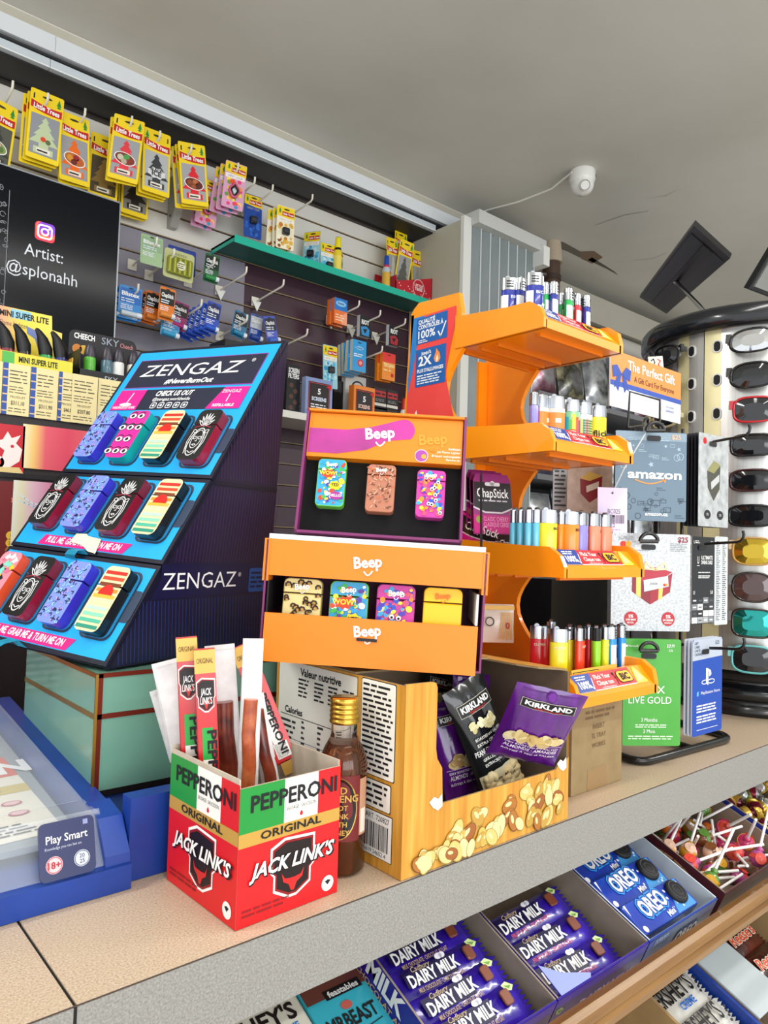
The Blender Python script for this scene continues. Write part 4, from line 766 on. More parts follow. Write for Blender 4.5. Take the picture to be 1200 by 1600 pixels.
for k, px, yaw, Y, lb in (('cyan', 806, 6, .60, 'pale blue lighter, first of the four in a row on the third tray'), ('cyan', 817, 6, .593, 'pale blue lighter, second of the four in a row on the third tray'), ('cyan', 829, 6, .586, 'pale blue lighter, third of the four in a row on the third tray'), ('cyan', 841, 6, .579, 'pale blue lighter next to the yellow one on the third tray'), ('yellow', 856, WID, .567, 'yellow lighter in the middle of the third tray'), ('orange', 874, 40, .578, 'narrow side of an orange lighter right of the yellow one'), ('orange', 891, WID, .566, 'orange lighter seen broad side on the third tray'), ('violet', 910, 10, .566, 'the only violet lighter on the third tray'), ('salmon', 929, 0, .566, 'salmon pink lighter beside the violet one'), ('salmon', 947, 0, .566, 'salmon pink lighter at the right end of the third tray')):
    put(k, px, 830, Y, z2, yaw, lb, style='plain')
for k, px, yaw, Y, st, bt, lb in (('crimson', 842, WID, .60, 'clip', 0, 'red lighter at the left end of the bottom tray'), ('crimson', 861, 30, .63, 'clip', 0, 'red lighter partly hidden behind the left yellow one'), ('yellow', 873, WID, .565, 'clip', 0, 'yellow lighter, broad one at the left of the bottom tray'), ('yellow', 891, 20, .575, 'clip', 0, 'narrow yellow lighter next to the vermilion one'), ('vermilion', 906, 20, .56, 'clip', 0, 'vermilion lighter in the middle of the bottom tray'), ('crimson', 919, 38, .565, 'clip', 0, 'red lighter right of the vermilion one'), ('lime', 931, 35, .55, 'plain', 1, 'lime green lighter with a black top'), ('yellow', 944, 35, .553, 'clip', 0, 'yellow lighter between the lime and blue ones'), ('sky', 956, 25, .55, 'jet', 0, 'blue lighter, left of the two at the right of the bottom tray'), ('sky', 970, 35, .553, 'jet', 0, 'blue lighter at the right end of the bottom tray')):
    put(k, px, 1010, Y, z1, yaw, lb, style=st, **({'black_top': True} if bt else {}))
# clipped price card on the bottom tray
b = MB(); Fp = fr((.765, .5245, .1355), (1, 0, 0), (0, .12, 1)); b.box(0, .1, 0, .028, -.0008, 0, mat('d9a63a', .5), Fp); b.rr(.002, .003, .058, .025, .002, INK, Fp, 1); b.rr(.003, .004, .057, .024, .0015, mat('e8cf2a'), Fp, 2); b.text('CLIPPER', .0305, .009, .0095, INK, Fp, 3, bold=.02, fit=.048); b.text('LA LA LA', .08, .006, .006, INK, Fp, 3)
tag(b.build('shelf_card', world=True), 'yellow lettered card standing in front of the bottom tray lighters', 'card')
# ---- lip balm carton with hanging cards on the third tray
T = thing('lip_balm_carton', 'magenta and black lip balm carton on the third tray of the orange stand', 'carton', (.77, .67, .2855)); mg = mat('d81a86', .35, coat=.3); bk_ = mat('161014', .35, coat=.3)
PX0, PX1, PY0, PY1 = .757, .80, .645, .711; b = MB(); z0 = .286
Fq = fr((PX0, PY1, z0), (0, -1, 0), (0, 0, 1)); d = PY1 - PY0
b.prism([(0, 0), (d, 0), (d, .042), (0, .075)], -.0015, 0, mg, Fq); b.pol([(0, .072), (0, .048), (.02, .04), (.045, .033), (d - .004, .031), (d, .032), (d, .041)], bk_, Fq, 1); b.line([(0, .047), (.02, .039), (.05, .032), (.08, .03), (d, .032)], .0018, mat('d8c8d2'), Fq, 2); b.text('ChapStick', .04, .043, .011, WHITE, Fq, 2, bold=.01, shear=.15, rot=-.22, fit=.062); b.text('CLASSIC', .025, .02, .007, mat('f29ac8'), Fq, 2, rot=-.1)
Fr_ = fr((PX0, PY0, z0), (1, 0, 0), (0, 0, 1)); wd = PX1 - PX0; b.prism([(0, 0), (wd, 0), (wd, .042), (0, .042)], -.0015, 0, mg, Fr_); b.pol([(0, .042), (0, .027), (.02, .021), (.055, .02), (.055, .042)], bk_, Fr_, 1); b.text('ChapStick', .03, .027, .008, WHITE, Fr_, 2, shear=.15, fit=.045); b.text('CLASSIC', .032, .012, .005, mat('f29ac8'), Fr_, 2)
b.box(PX1 - .0015, PX1, PY0, PY1, z0, z0 + .045, mg); b.box(PX0, PX1, PY0, PY1, z0, z0 + .001, mg); b.box(PX0, PX1, PY1 - .0015, PY1, z0, z0 + .075, mg); b.build('carton', T, world=True)
def balm_card(label, px, py, Y, w, h, tilt):
    c = aty(px, py, Y); F = fr(c, (.95, -.31, 0), (0, .15, 1)) @ M.Rotation(tilt, 4, 'Z'); b = MB(); o = [(-w * .5, -h), (w * .5, -h), (w * .45, -.01), (w * .38, 0), (-w * .38, 0), (-w * .45, -.01)]
    b.prism(o, -.001, 0, mat('8a1f6a', .3, coat=.4)); b.pol([(-w * .44, -.012), (w * .44, -.012), (w * .46, -h * .55), (w * .2, -h * .62), (-w * .2, -h * .62), (-w * .46, -h * .55)], bk_, I4, 1); b.line([(-w * .47, -h * .56), (-w * .2, -h * .64), (w * .2, -h * .64), (w * .47, -h * .56)], .0022, mat('d9cfd6'), I4, 2)
    b.rr(-w * .18, -.017, w * .18, -.012, .002, mat('d8d4d6'), I4, 2); b.disc(0, -.0135, .004, mat('d8d4d6'), I4, 2, .0035); b.text('ChapStick', 0, -h * .39, .0125, WHITE, I4, 2, bold=.01, fit=w * .76); b.greek(-w * .35, -h * .47, w * .35, -h * .42, 1, mat('c8c0c6'), I4, 2)
    b.rect(-w * .48, -h * .98, w * .48, -h * .68, mat('c0207c', .35), I4, 1); b.text('CLASSIC CHERRY', w * .05, -h * .78, .006, mat('f0a8d0'), I4, 2, fit=w * .6); b.text('CLASSIQUE CERISE', w * .05, -h * .87, .006, mat('f0a8d0'), I4, 2, fit=w * .6); b.disc(-w * .36, -h * .76, .005, mat('8aa03a'), I4, 2)
    tag(b.build('lip_balm_card', None, F), label, 'lip balm card', 'lip balm cards in the magenta carton')
balm_card('magenta lip balm card at the front of the carton on the third tray', 768, 741, .672, .066, .085, 0)
balm_card('lip balm card just behind the front one in the magenta carton', 760, 738, .686, .062, .08, .03)
balm_card('lip balm card at the back of the magenta carton', 753, 735, .698, .058, .08, 0)
# ---- small biscuit packet behind the drawer display
c = aty(776, 944, .70); F = fr(c, (.8, -.6, 0), (0, .1, 1)); T = thing('biscuit_packet', 'white and yellow striped snack packet behind the orange drawer display', 'packet', F); b = MB(); w, h = .05, .055
b.grid(lambda u, v: ((u - .5) * w, -h * (1 - v), .008 * math.sin(PI * u) * math.sin(PI * v) + .0005), 8, 8, mat('ebe7da', .3, coat=.4)); b.grid(lambda u, v: ((.5 - u) * w, -h * (1 - v), -.008 * math.sin(PI * u) * math.sin(PI * v)), 8, 8, mat('d9c27a', .3, coat=.4)); b.build('wrapper', T)
b = MB(); G = off(I4, z=.009)
for k in range(8): b.line([(.002 + .003 * k, -.05), (.006 + .0022 * k, -.012)], .0012, mat('e0a81e', .35), G, 0)
b.rect(-.024, -.008, .024, -.002, mat('e8b93a', .35), G, 0); b.text('0', .014, -.035, .009, mat('b8281c'), G, 1, bold=.03); b.ring(circ(-.012, -.025, .006), .0015, mat('3a3a30'), G, 1); b.build('print', T)
# ================================================================ gift card rack
blk = mat('0e0e10', .3, coat=.3)
RC = V((1.215, .665, 0))
T = thing('gift_card_rack', 'black wire spinner rack of gift cards beside the sunglasses stand', 'rack', (RC.x, RC.y, 0))
def rounded(pts, r=.03, n=5):
    o = []; N = len(pts)
    for i in range(N):
        p, a, c = V(pts[i]), V(pts[i - 1]), V(pts[(i + 1) % N]); d0 = (a - p).normalized() * r; d1 = (c - p).normalized() * r
        for k in range(n + 1): t = k / n; o.append(tuple((p + d0) * (1 - t) ** 2 + p * 2 * t * (1 - t) + (p + d1) * t * t))
    return o
b = MB(); base = rounded([(.985, .562, .0065), (1.25, .546, .0065), (1.31, .77, .0065), (1.05, .785, .0065)]); b.tube(base, .006, blk, closed=True); b.tube([(1.125, .554, .0075), (1.185, .777, .0075)], .005, blk); b.tube([(1.02, .665, .0075), (1.28, .665, .0075)], .005, blk); b.build('base', T, world=True)
b = MB(); b.tube([(RC.x, RC.y, .005), (RC.x, RC.y, .53)], .006, blk); b.build('post', T, world=True)
for k, (dx, dy) in enumerate(((-.035, -.02), (.03, -.03), (.04, .02), (-.03, .03))):
    b = MB(); b.tube([(RC.x + dx, RC.y + dy, .06), (RC.x + dx, RC.y + dy, .53)], .003, blk); b.build('wire_upright', T, world=True)
for z in (.09, .22, .34):
    b = MB(); b.tube([(RC.x + .045 * math.cos(t), RC.y + .04 * math.sin(t), z) for t in [2 * PI * q / 16 for q in range(16)]], .0025, blk, closed=True); b.build('wire_ring', T, world=True)
b = MB(); pts = [atd(*q, 1.145) for q in ((981, 668), (984, 612), (1031, 625), (1031, 672))]; b.tube(pts, .002, blk); b.tube([pts[0], V((RC.x - .05, RC.y, .53))], .002, blk); b.tube([pts[-1], V((RC.x, RC.y, .53))], .002, blk); b.build('sign_holder', T, world=True)
def peg(p0, tl, d, yaw, p1):  # straight through the card's slot, square to the card
    t = math.radians(yaw); nn = V((math.sin(t), -math.cos(t), 0)); a = atp(*p0, atd(*tl, d), nn); px = lambda P: 600 + FPX * (R.transposed() @ (P - EYE)).x / -(R.transposed() @ (P - EYE)).z
    Ln = min([q * .004 for q in range(5, 50)], key=lambda q: abs(px(a + nn * q) - p1[0])); c = a + nn * Ln + V((0, 0, .004)); b = MB(); up = V((0, 0, 1))
    loop = [c + nn * (.012 * math.sin(t_)) + up * (.012 * (1 - math.cos(t_))) for t_ in [PI * q / 6 for q in range(5)]]
    b.tube([a + nn * .006, a.lerp(c, .5)] + loop, .0023, blk, n=8); b.build('peg', T, world=True); b = MB(); b.tube([a - nn * .036, a - nn * .07], .0023, blk, n=8); b.build('peg_rod', T, world=True)
peg((1108, 691), (1088, 674), 1.2, -4, (1160, 680)); peg((1096, 850), (1081, 838), 1.21, -5, (1150, 846)); peg((1103, 1012), (1084, 1000), 1.13, -2, (1152, 1012))
def loophook(px, py, d, w=14):
    b = MB(); p = [atd(px + w * math.cos(t), py - 13 * math.sin(t), d) for t in [PI * q / 8 for q in range(9)]]; b.tube(p, .0028, blk); b.tube([p[0], p[-1]], .003, blk); b.build('peg', T, world=True); b = MB(); q = atd(px, py, d + .05); b.tube([q, q + (q - EYE).normalized() * .07], .0025, blk); b.build('peg_rod', T, world=True)
loophook(1024, 673, 1.085); loophook(1014, 846, 1.065); loophook(1014, 1017, 1.045)
# ---- gift cards
def pcard(name, label, tl, tr, bl, d, yaw, draw, th=.0012, group='gift cards on the wire rack', cat='gift card', n=1, back='c9ccd0', r=.003, gap=.003, slot=None, short=''):
    a = math.radians(yaw); u = V((math.cos(a), math.sin(a), 0)); nn = V((u.y, -u.x, 0)); p = atd(*tl, d)
    q = atp(*tr, p, nn); s = atp(*bl, p, nn); w = (q - p).dot(u); h = p.z - s.z; sh = (s - p).dot(u)
    F0 = fr(p + u * 0, u, V((0, 0, 1))); out = []
    for k in range(n):
        F = F0 @ M.Translation((sh * .5, -h, -gap * k)); b = MB(); o = rrp(0, 0, w, h, r)
        b.prism(o, -th, 0, mat(back, .4))
        if k == 0:
            draw(b, I4, w, h)
            if slot: b.rr(w * slot[0] - .011, h - slot[1] - .002, w * slot[0] + .011, h - slot[1] + .006, .003, mat('1a1a1c'), I4, 7)
        lb = label if k == 0 else '%s card behind the front %s card on the wire rack' % (('', 'first', 'second', 'third', 'fourth', 'fifth')[k], short)
        tag(b.build(name, None, F), lb, cat, group)
def d_sign(b, F, w, h):
    b.rect(0, 0, w, h, mat('e6e8ea', .5), F, .5); b.rect(0, h * .45, w, h, mat('e98b3f', .45), F, 1); b.rect(0, h * .38, w, h * .47, mat('2c4fa8', .45), F, 2)
    b.text('The Perfect Gift', w * .56, h * .73, h * .17, WHITE, F, 3, bold=.015, fit=w * .68); b.text('A Gift Card For Everyone', w * .6, h * .545, h * .105, mat('3a2c28'), F, 3, fit=w * .58)
    bl = mat('2547a0', .45); c = (w * .14, h * .62)
    for sg in (-1, 1): b.pol([(c[0], c[1]), (c[0] + sg * w * .06, c[1] + h * .14), (c[0] + sg * w * .125, c[1] + h * .1), (c[0] + sg * w * .11, c[1] - h * .1), (c[0] + sg * w * .03, c[1] - h * .05)], bl, F, 4); b.pol([(c[0], c[1]), (c[0] + sg * w * .04, c[1] - h * .33), (c[0] + sg * w * .07, c[1] - h * .25), (c[0] + sg * w * .1, c[1] - h * .28), (c[0] + sg * w * .05, c[1])], bl, F, 3)
    b.text('incomm', w * .83, h * .24, h * .06, mat('7a8aa8'), F, 3, fit=w * .12); b.text('payments', w * .83, h * .165, h * .06, mat('2c4fa8'), F, 3, fit=w * .12)
pcard('gift_sign', 'orange and white gift card header sign with a blue bow', (957, 546), (1066, 585), (950, 633), 1.15, 0, d_sign, .002, None, 'sign', 1, 'dfe2e4', .0005)
def d_amz(b, F, w, h):
    b.rr(0, 0, w, h, .003, mat('5f7688', .35), F, .5); b.rect(0, h * .9, w, h * .995, mat('7f94a4', .35), F, 1); r = random.Random(8); lt = mat('9fb4c2', .35); dk = mat('34495a', .35)
    for k in range(60):
        x, y = r.uniform(.06, .94) * w, r.uniform(.04, .95) * h
        if h * .36 < y < h * .6: continue
        m = lt if y > h * .6 else dk; s = w * r.uniform(.02, .045); t = k % 4
        if t == 0: b.ring(circ(x, y, s, s, 10), s * .22, m, F, 2)
        elif t == 1: b.ring([(x - s * 1.3, y - s * .8), (x + s * 1.3, y - s * .8), (x + s * 1.3, y + s * .8), (x - s * 1.3, y + s * .8)], s * .22, m, F, 2)
        elif t == 2: b.line([(x - s * 1.6, y), (x + s * 1.6, y)], s * .25, m, F, 2); b.line([(x - s * 1.6, y + s * .7), (x + s * .5, y + s * .7)], s * .25, m, F, 2)
        else: b.pol([(x + s * (1 if q % 2 else .45) * math.cos(q * PI / 5), y + s * (1 if q % 2 else .45) * math.sin(q * PI / 5)) for q in range(10)], m, F, 2)
    b.text('amazon', w * .55, h * .475, h * .095, WHITE, F, 3, bold=.03, fit=w * .76); b.line([(w * (.28 + .42 * t), h * (.455 - .045 * math.sin(PI * t) + .012 * t)) for t in [q / 10 for q in range(11)]], h * .013, mat('f2983a', .4), F, 3); b.pol([(w * .655, h * .462), (w * .71, h * .475), (w * .70, h * .43)], mat('f2983a', .4), F, 3)
    b.text('$25', w * .85, h * .925, h * .05, mat('f0b48a'), F, 3, bold=.02); b.text('amazon.ca', w * .58, h * .06, h * .04, WHITE, F, 3, bold=.02, fit=w * .32)
pcard('gift_card', 'slate blue gift card with a white word and orange smile arrow', (965, 672), (1076, 672), (957, 812), 1.10, -34, d_amz, .0015, n=2, back='2a3640', slot=(.53, .012), short='slate blue')
def d_silver(b, F, w, h):
    b.rr(0, 0, w, h, .003, noisy('silver_swirl', ['a9adb0', 'c6cacc', 'dadddd'], 60, .3, .4), F, .5); b.disc(w * .2, h * .92, w * .06, RED, F, 1)
    b.pol([(w * .28, h * .6), (w * .72, h * .68), (w * .7, h * .42), (w * .5, h * .28), (w * .3, h * .42)], mat('4a4a42', .4), F, 1); b.pol([(w * .28, h * .6), (w * .5, h * .72), (w * .72, h * .68), (w * .5, h * .58)], mat('8d8a5a', .4), F, 2); b.pol([(w * .4, h * .48), (w * .68, h * .58), (w * .68, h * .5), (w * .42, h * .4)], mat('b9bcbc', .4), F, 2)
    for x in (.3, .72): b.disc(w * x, h * .13, w * .11, mat('26262a'), F, 1, h * .05); b.text('5%', w * x, h * .12, h * .025, WHITE, F, 2)
pcard('gift_card', 'silver swirl gift card with a dark gift box, right of the slate blue card', (1088, 674), (1135, 688), (1094, 822), 1.2, -4, d_silver, n=5, back='23242a', gap=.006, slot=(.45, .018), short='silver swirl')
def d_joker(b, F, w, h):
    b.rr(0, 0, w, h, .003, noisy('glitter_silver', ['989da1', 'b2b6b9', 'cdd0d1'], 300, .35, .2), F, .5)
    b.text('JOKER', w * .18, h * .935, h * .035, mat('8f9498'), F, 2, fit=w * .2); b.disc(w * .14, h * .885, h * .032, mat('d8321e'), F, 2); b.disc(w * .205, h * .885, h * .032, mat('f0a02a'), F, 3)
    b.text('$25', w * .9, h * .92, h * .052, mat('8a2438'), F, 2, bold=.03); b.greek(w * .74, h * .82, w * .97, h * .91, 5, mat('8b8f92'), F, 2); b.greek(w * .25, h * .82, w * .5, h * .835, 1, mat('8b8f92'), F, 2)
    rd = mat('9c1f30', .4); gd = mat('d9b25a', .35, .3)
    b.pol([(w * .26, h * .57), (w * .5, h * .46), (w * .49, h * .27), (w * .26, h * .4)], mat('86182a', .4), F, 2); b.pol([(w * .5, h * .46), (w * .77, h * .6), (w * .74, h * .4), (w * .49, h * .27)], rd, F, 2); b.pol([(w * .26, h * .57), (w * .52, h * .66), (w * .77, h * .61), (w * .5, h * .46)], mat('ae2a3c', .4), F, 2)
    b.pol([(w * .31, h * .58), (w * .37, h * .56), (w * .37, h * .34), (w * .31, h * .37)], gd, F, 3); b.pol([(w * .6, h * .52), (w * .66, h * .55), (w * .64, h * .34), (w * .59, h * .32)], gd, F, 3)
    for sg in (-1, 1): b.ring([(w * .55, h * .63), (w * (.55 + sg * .12), h * .7), (w * (.55 + sg * .14), h * .64)], h * .018, mat('ecdca8', .35), F, 4)
    b.pol([(w * .4, h * .52), (w * .71, h * .57), (w * .72, h * .46), (w * .41, h * .4)], mat('c3c9cc', .35), F, 5); b.disc(w * .665, h * .475, h * .014, mat('d8321e'), F, 6); b.disc(w * .69, h * .478, h * .014, mat('f0a02a'), F, 6); b.text('JOKER', w * .53, h * .475, h * .02, mat('8a6a6a'), F, 6)
    for x, s in ((.25, 'CASH BACK'), (.72, 'EN REMISE')):
        b.pol([(w * x + h * (.075 if q % 2 else .07) * math.cos(q * PI / 18), h * .125 + h * (.075 if q % 2 else .07) * math.sin(q * PI / 18)) for q in range(36)], mat('b3202c', .4), F, 2); b.text('5%', w * x, h * .135, h * .03, WHITE, F, 3, bold=.03); b.text(s, w * x, h * .105, h * .018, WHITE, F, 3, bold=.03, fit=h * .11); b.greek(w * x - h * .04, h * .075, w * x + h * .04, h * .095, 2, WHITE, F, 3)
pcard('gift_card', 'glittery silver gift card with a red gift box and two red seals', (957, 832), (1080, 832), (953, 985), 1.085, -34, d_joker, .0015, n=1, back='b9bdc0', slot=(.46, .022))
def d_dine(b, F, w, h):
    b.rr(0, 0, w, h, .002, mat('24262a', .4), F, .5); b.text('U', w * .27, h * .69, h * .085, WHITE, F, 2, sx=.5); b.rect(w * .22, h * .665, w * .33, h * .672, WHITE, F, 2)
    b.text('ULTIMATE', w * .66, h * .74, h * .042, WHITE, F, 2, bold=.02, fit=w * .5); b.text('DINING CARD', w * .66, h * .685, h * .042, WHITE, F, 2, bold=.02, fit=w * .5); b.greek(w * .28, h * .58, w * .8, h * .6, 1, WHITE, F, 2, rag=0); b.greek(w * .28, h * .52, w * .8, h * .56, 2, WHITE, F, 2, rag=.1)
    b.text('U', w * .1, h * .92, h * .035, WHITE, F, 2); b.text('$50', w * .88, h * .93, h * .025, WHITE, F, 2); b.greek(w * .15, h * .92, w * .35, h * .96, 2, WHITE, F, 2); b.text('50', w * .88, h * .34, h * .04, WHITE, F, 2); b.text('U', w * .1, h * .34, h * .04, WHITE, F, 2)
    r = random.Random(3)
    for i in range(4):
        for j in range(4): b.rect(w * (.02 + .245 * i), h * (.01 + .075 * j), w * (.25 + .245 * i), h * (.078 + .075 * j), mat(('c8202c', 'e6e6e4', '3a3c40', 'a8aaac', '2a2c30', '7f8286')[r.randrange(6)], .45), F, 1); b.rect(w * (.06 + .245 * i), h * (.035 + .075 * j), w * (.2 + .245 * i), h * (.05 + .075 * j), mat(('f0f0ee', '55585c')[r.randrange(2)], .45), F, 2)
pcard('gift_card', 'black dining gift card between the silver gift box card and the sunglasses', (1081, 838), (1116, 843), (1080, 976), 1.21, -5, d_dine, n=1, back='d6d8d8', slot=(.42, .02))
def d_back(b, F, w, h): b.rr(0, 0, w, h, .002, mat('c9cdcf', .4), F, .5); b.greek(w * .1, h * .05, w * .45, h * .95, 46, mat('54585c'), F, 1, rag=.5); b.greek(w * .58, h * .05, w * .9, h * .95, 40, mat('54585c'), F, 1, rag=.5)
pcard('gift_card', 'pale grey card back with fine print right of the black dining card', (1117, 838), (1137, 842), (1116, 977), 1.25, -5, d_back, n=1)
def d_live(b, F, w, h):
    b.rr(0, 0, w, h, .003, noisy('leaf_green', ['3f9a2e', '48a836'], 10, .4), F, .5); b.rect(w * .03, h * .925, w * .07, h * .945, WHITE, F, 2); b.text('Microsoft', w * .17, h * .925, h * .02, WHITE, F, 2, fit=w * .17); b.text('$29.99', w * .82, h * .925, h * .03, WHITE, F, 2, fit=w * .13); b.text('CA', w * .82, h * .885, h * .022, WHITE, F, 2)
    b.disc(w * .47, h * .68, h * .05, WHITE, F, 2); b.line([(w * .4, h * .66), (w * .47, h * .715), (w * .54, h * .66)], h * .008, mat('48a836', .4), F, 3); b.line([(w * .42, h * .7), (w * .52, h * .64)], h * .008, mat('48a836', .4), F, 3)
    b.text('XBOX', w * .45, h * .49, h * .07, WHITE, F, 2, fit=w * .55); b.text('LIVE GOLD', w * .47, h * .395, h * .065, WHITE, F, 2, fit=w * .74); b.text('3 Months', w * .46, h * .225, h * .035, WHITE, F, 2, fit=w * .28); b.greek(w * .22, h * .165, w * .78, h * .205, 2, mat('d6f0ce'), F, 2, rag=.1); b.text('3 Mois', w * .46, h * .12, h * .033, WHITE, F, 2, fit=w * .2); b.greek(w * .1, h * .055, w * .88, h * .1, 2, mat('d6f0ce'), F, 2, rag=.1)
pcard('gift_card', 'bright green game subscription gift card hanging low on the rack', (974, 998), (1064, 1000), (972, 1165), 1.06, -36, d_live, n=3, back='3a8f2c', gap=.004, slot=(.44, .026), short='bright green')
def d_ps(b, F, w, h):
    b.rr(0, 0, w, h, .004, mat('1a48a8', .35), F, .5); b.pol([(0, h * .78), (w, h * .8), (w, h * .97), (w * .96, h), (w * .05, h), (0, h * .97)], mat('b4bcca', .35), F, 1)
    for q, s in enumerate(('GIFT', 'CARD', 'CARTE', 'CADEAU')): b.text(s, w * .06, h * (.945 - .038 * q), h * .027, mat('2c3a5a'), F, 2, al='L', bold=.01)
    b.text('$25', w * .82, h * .93, h * .04, mat('3a4a6a'), F, 2); W = WHITE
    b.pol([(w * .44, h * .53), (w * .44, h * .69), (w * .5, h * .685), (w * .6, h * .66), (w * .62, h * .62), (w * .58, h * .6), (w * .54, h * .6), (w * .54, h * .65), (w * .52, h * .655), (w * .52, h * .505)], W, F, 2); b.ring(circ(w * .4, h * .545, w * .1, h * .02, 14), h * .009, W, F, 2); b.ring(circ(w * .62, h * .545, w * .11, h * .022, 14), h * .009, W, F, 2)
    b.pol([(w * .14, h * .41), (w * .2, h * .41), (w * .2, h * .46), (w * .14, h * .45)], mat('5ab0e8'), F, 2); b.text('PlayStation Store', w * .6, h * .42, h * .03, W, F, 2, fit=w * .64)
    for y0, y1 in ((.23, .32), (.12, .21)): b.greek(w * .14, h * y0, w * .86, h * y1, 3, W, F, 2, fill=.5, rag=.15)
    b.rect(w * .15, h * .055, w * .85, h * .06, W, F, 2)
pcard('gift_card', 'blue gift card with a grey top at the right of the rack', (1084, 1000), (1130, 994), (1079, 1153), 1.13, -2, d_ps, .002, n=3, back='d4dcec', r=.004, gap=.006, slot=(.4, .022), short='blue and grey')
# lilac price tag on a plastic loop, brown card behind the stand
T = thing('price_tag', 'lilac price tag hanging beside the slate blue gift card', 'price tag', (0, 0, 0)); a = atd(957, 762, 1.03); F = fr(a, (.76, -.65, 0), (0, .05, 1)); w, h = .0415, .063
b = MB(); G = F @ M.Translation((-w / 2, -h, 0)); b.box(0, w, 0, h, -.0005, 0, mat('d9c9e6', .5), G); b.text('BC025', w * .55, h * .42, .0065, mat('3a3438'), G, 1, fit=w * .42); x = w * .28; rr2 = random.Random(2)
while x < w * .88: q = rr2.choice((.0004, .0008, .0011)); b.rect(x, h * .2, x + q, h * .39, mat('3a3438'), G, 1); x += q + rr2.choice((.0005, .0009))
b.text('2', w * .55, h * .12, .005, mat('3a3438'), G, 1); b.greek(w * .3, h * .04, w * .8, h * .09, 1, mat('a08ab8'), G, 1); b.disc(w * .5, h * .88, .0016, mat('2a2628'), G, 1); b.build('tag', T, world=True)
b = MB(); e = atd(1008, 678, 1.07); b.tube([a + V((0, 0, -.007)), a.lerp(e, .35) + V((0, 0, .0)), a.lerp(e, .7), e], .0011, mat('e4e8ea', .2, 0, 0, .5)); b.build('plastic_loop', T, world=True)
def d_brown(b, F, w, h):
    b.rect(0, 0, w, h, noisy('brown_swirl', ['9a8070', 'ab9282', 'b8a08e'], 50, .45), F, .5); b.pol([(w * .28, h * .7), (w * .78, h * .76), (w * .76, h * .4), (w * .5, h * .25), (w * .3, h * .42)], mat('7c1f24', .4), F, 1); b.pol([(w * .28, h * .7), (w * .5, h * .84), (w * .78, h * .76), (w * .5, h * .66)], mat('c09a4a', .4), F, 2); b.pol([(w * .42, h * .56), (w * .7, h * .66), (w * .7, h * .54), (w * .43, h * .44)], mat('c8b8a8', .4), F, 2)
pcard('gift_card', 'brown swirl gift card with a dark red gift box behind the orange stand', (886, 722), (956, 722), (886, 805), 1.17, -34, d_brown, n=1, back='8d7464')
pcard('gift_card', 'white leaflet with fine print behind the orange stand', (862, 725), (884, 727), (866, 800), 1.2, -34, lambda b, F, w, h: (b.rect(0, 0, w, h, mat('c6d0d8', .4), F, .5), b.greek(w * .1, h * .1, w * .95, h * .9, 9, mat('4a5560'), F, 1)), n=1, group=None, cat='leaflet')
p = atd(862, 905, 1.46); b = MB(); b.box(p.x, p.x + .2, p.y, p.y + .08, .0005, p.z, mat('101012', .25, coat=.4)); tag(b.build('black_carton', world=True), 'glossy black carton standing behind the bottom tray lighters', 'carton')
# ================================================================ sunglasses stand
AX = V((1.615, .675, 0)); RP = .193; CAZ = math.atan2(-AX.y, -AX.x)    # azimuth facing the shopper
T = thing('sunglasses_stand', 'round silver sunglasses spinner with a black top ring and base', 'sunglasses stand', (AX.x, AX.y, 0)); FA = M.Translation(AX)
b = MB(); b.lathe([(.10, .0005), (.168, .0006), (.17, .012), (.158, .02), (.156, .028), (.165, .032), (.165, .05), (.152, .057), (.15, .064), (.16, .07), (.16, .086), (.19, .09), (.19, .092), (.05, .093)], mat('101216', .25, coat=.4), FA, 48, True); b.build('base', T, world=True)
b = MB(); b.lathe([(.19, .752), (.217, .75), (.222, .756), (.222, .782), (.216, .79), (.20, .792), (.02, .794)], mat('14171d', .22, coat=.5), FA, 56); b.build('top_ring', T, world=True)
panelm = noisy('brushed_silver', ['c9c8c4', 'dddcd8'], 4, .3, .75, stretch=(40, 40, 1)); cream = mat('e9dfae', .35, .3)  # cream bands paint the yellow reflections onto the metal
seam0 = CAZ + math.radians(25)   # seam left of the shopper-facing line (angles grow clockwise in view)
def cylp(a, z, r=RP): return (AX.x + r * math.cos(a), AX.y + r * math.sin(a), z)
AZ0 = math.atan2(-AX.y, -AX.x); seam = AZ0 - math.radians(25)
for k in range(6):
    a0 = seam + math.radians(60 * k + .3); a1 = seam + math.radians(60 * k + 59.7); b = MB()
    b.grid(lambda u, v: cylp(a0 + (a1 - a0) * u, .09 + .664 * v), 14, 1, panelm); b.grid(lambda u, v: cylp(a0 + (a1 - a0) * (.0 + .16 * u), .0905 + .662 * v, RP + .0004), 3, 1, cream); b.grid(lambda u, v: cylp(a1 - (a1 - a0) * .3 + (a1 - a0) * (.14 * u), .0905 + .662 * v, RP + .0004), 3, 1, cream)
    for s in (0, 1):
        if k in (0, 5):
            for q in range(10):
                az = (a0 + math.radians(7.5)) if s == 0 else (a1 - math.radians(7.5)); z = .718 - .0665 * q; F = fr(cylp(az, z, RP + .001), (-math.sin(az), math.cos(az), 0), (0, 0, 1))
                o = rrp(-.0085, -.0125, .0085, .0125, .0085, 6); i_ = rrp(-.0062, -.010, .0062, .010, .0062, 6); b.prism(o, -.0015, .0016, mat('d2d2d0', .3), F); b.pol(i_, mat('0b0b0c', .6), F, 8)
    b.build('panel', T, world=True)
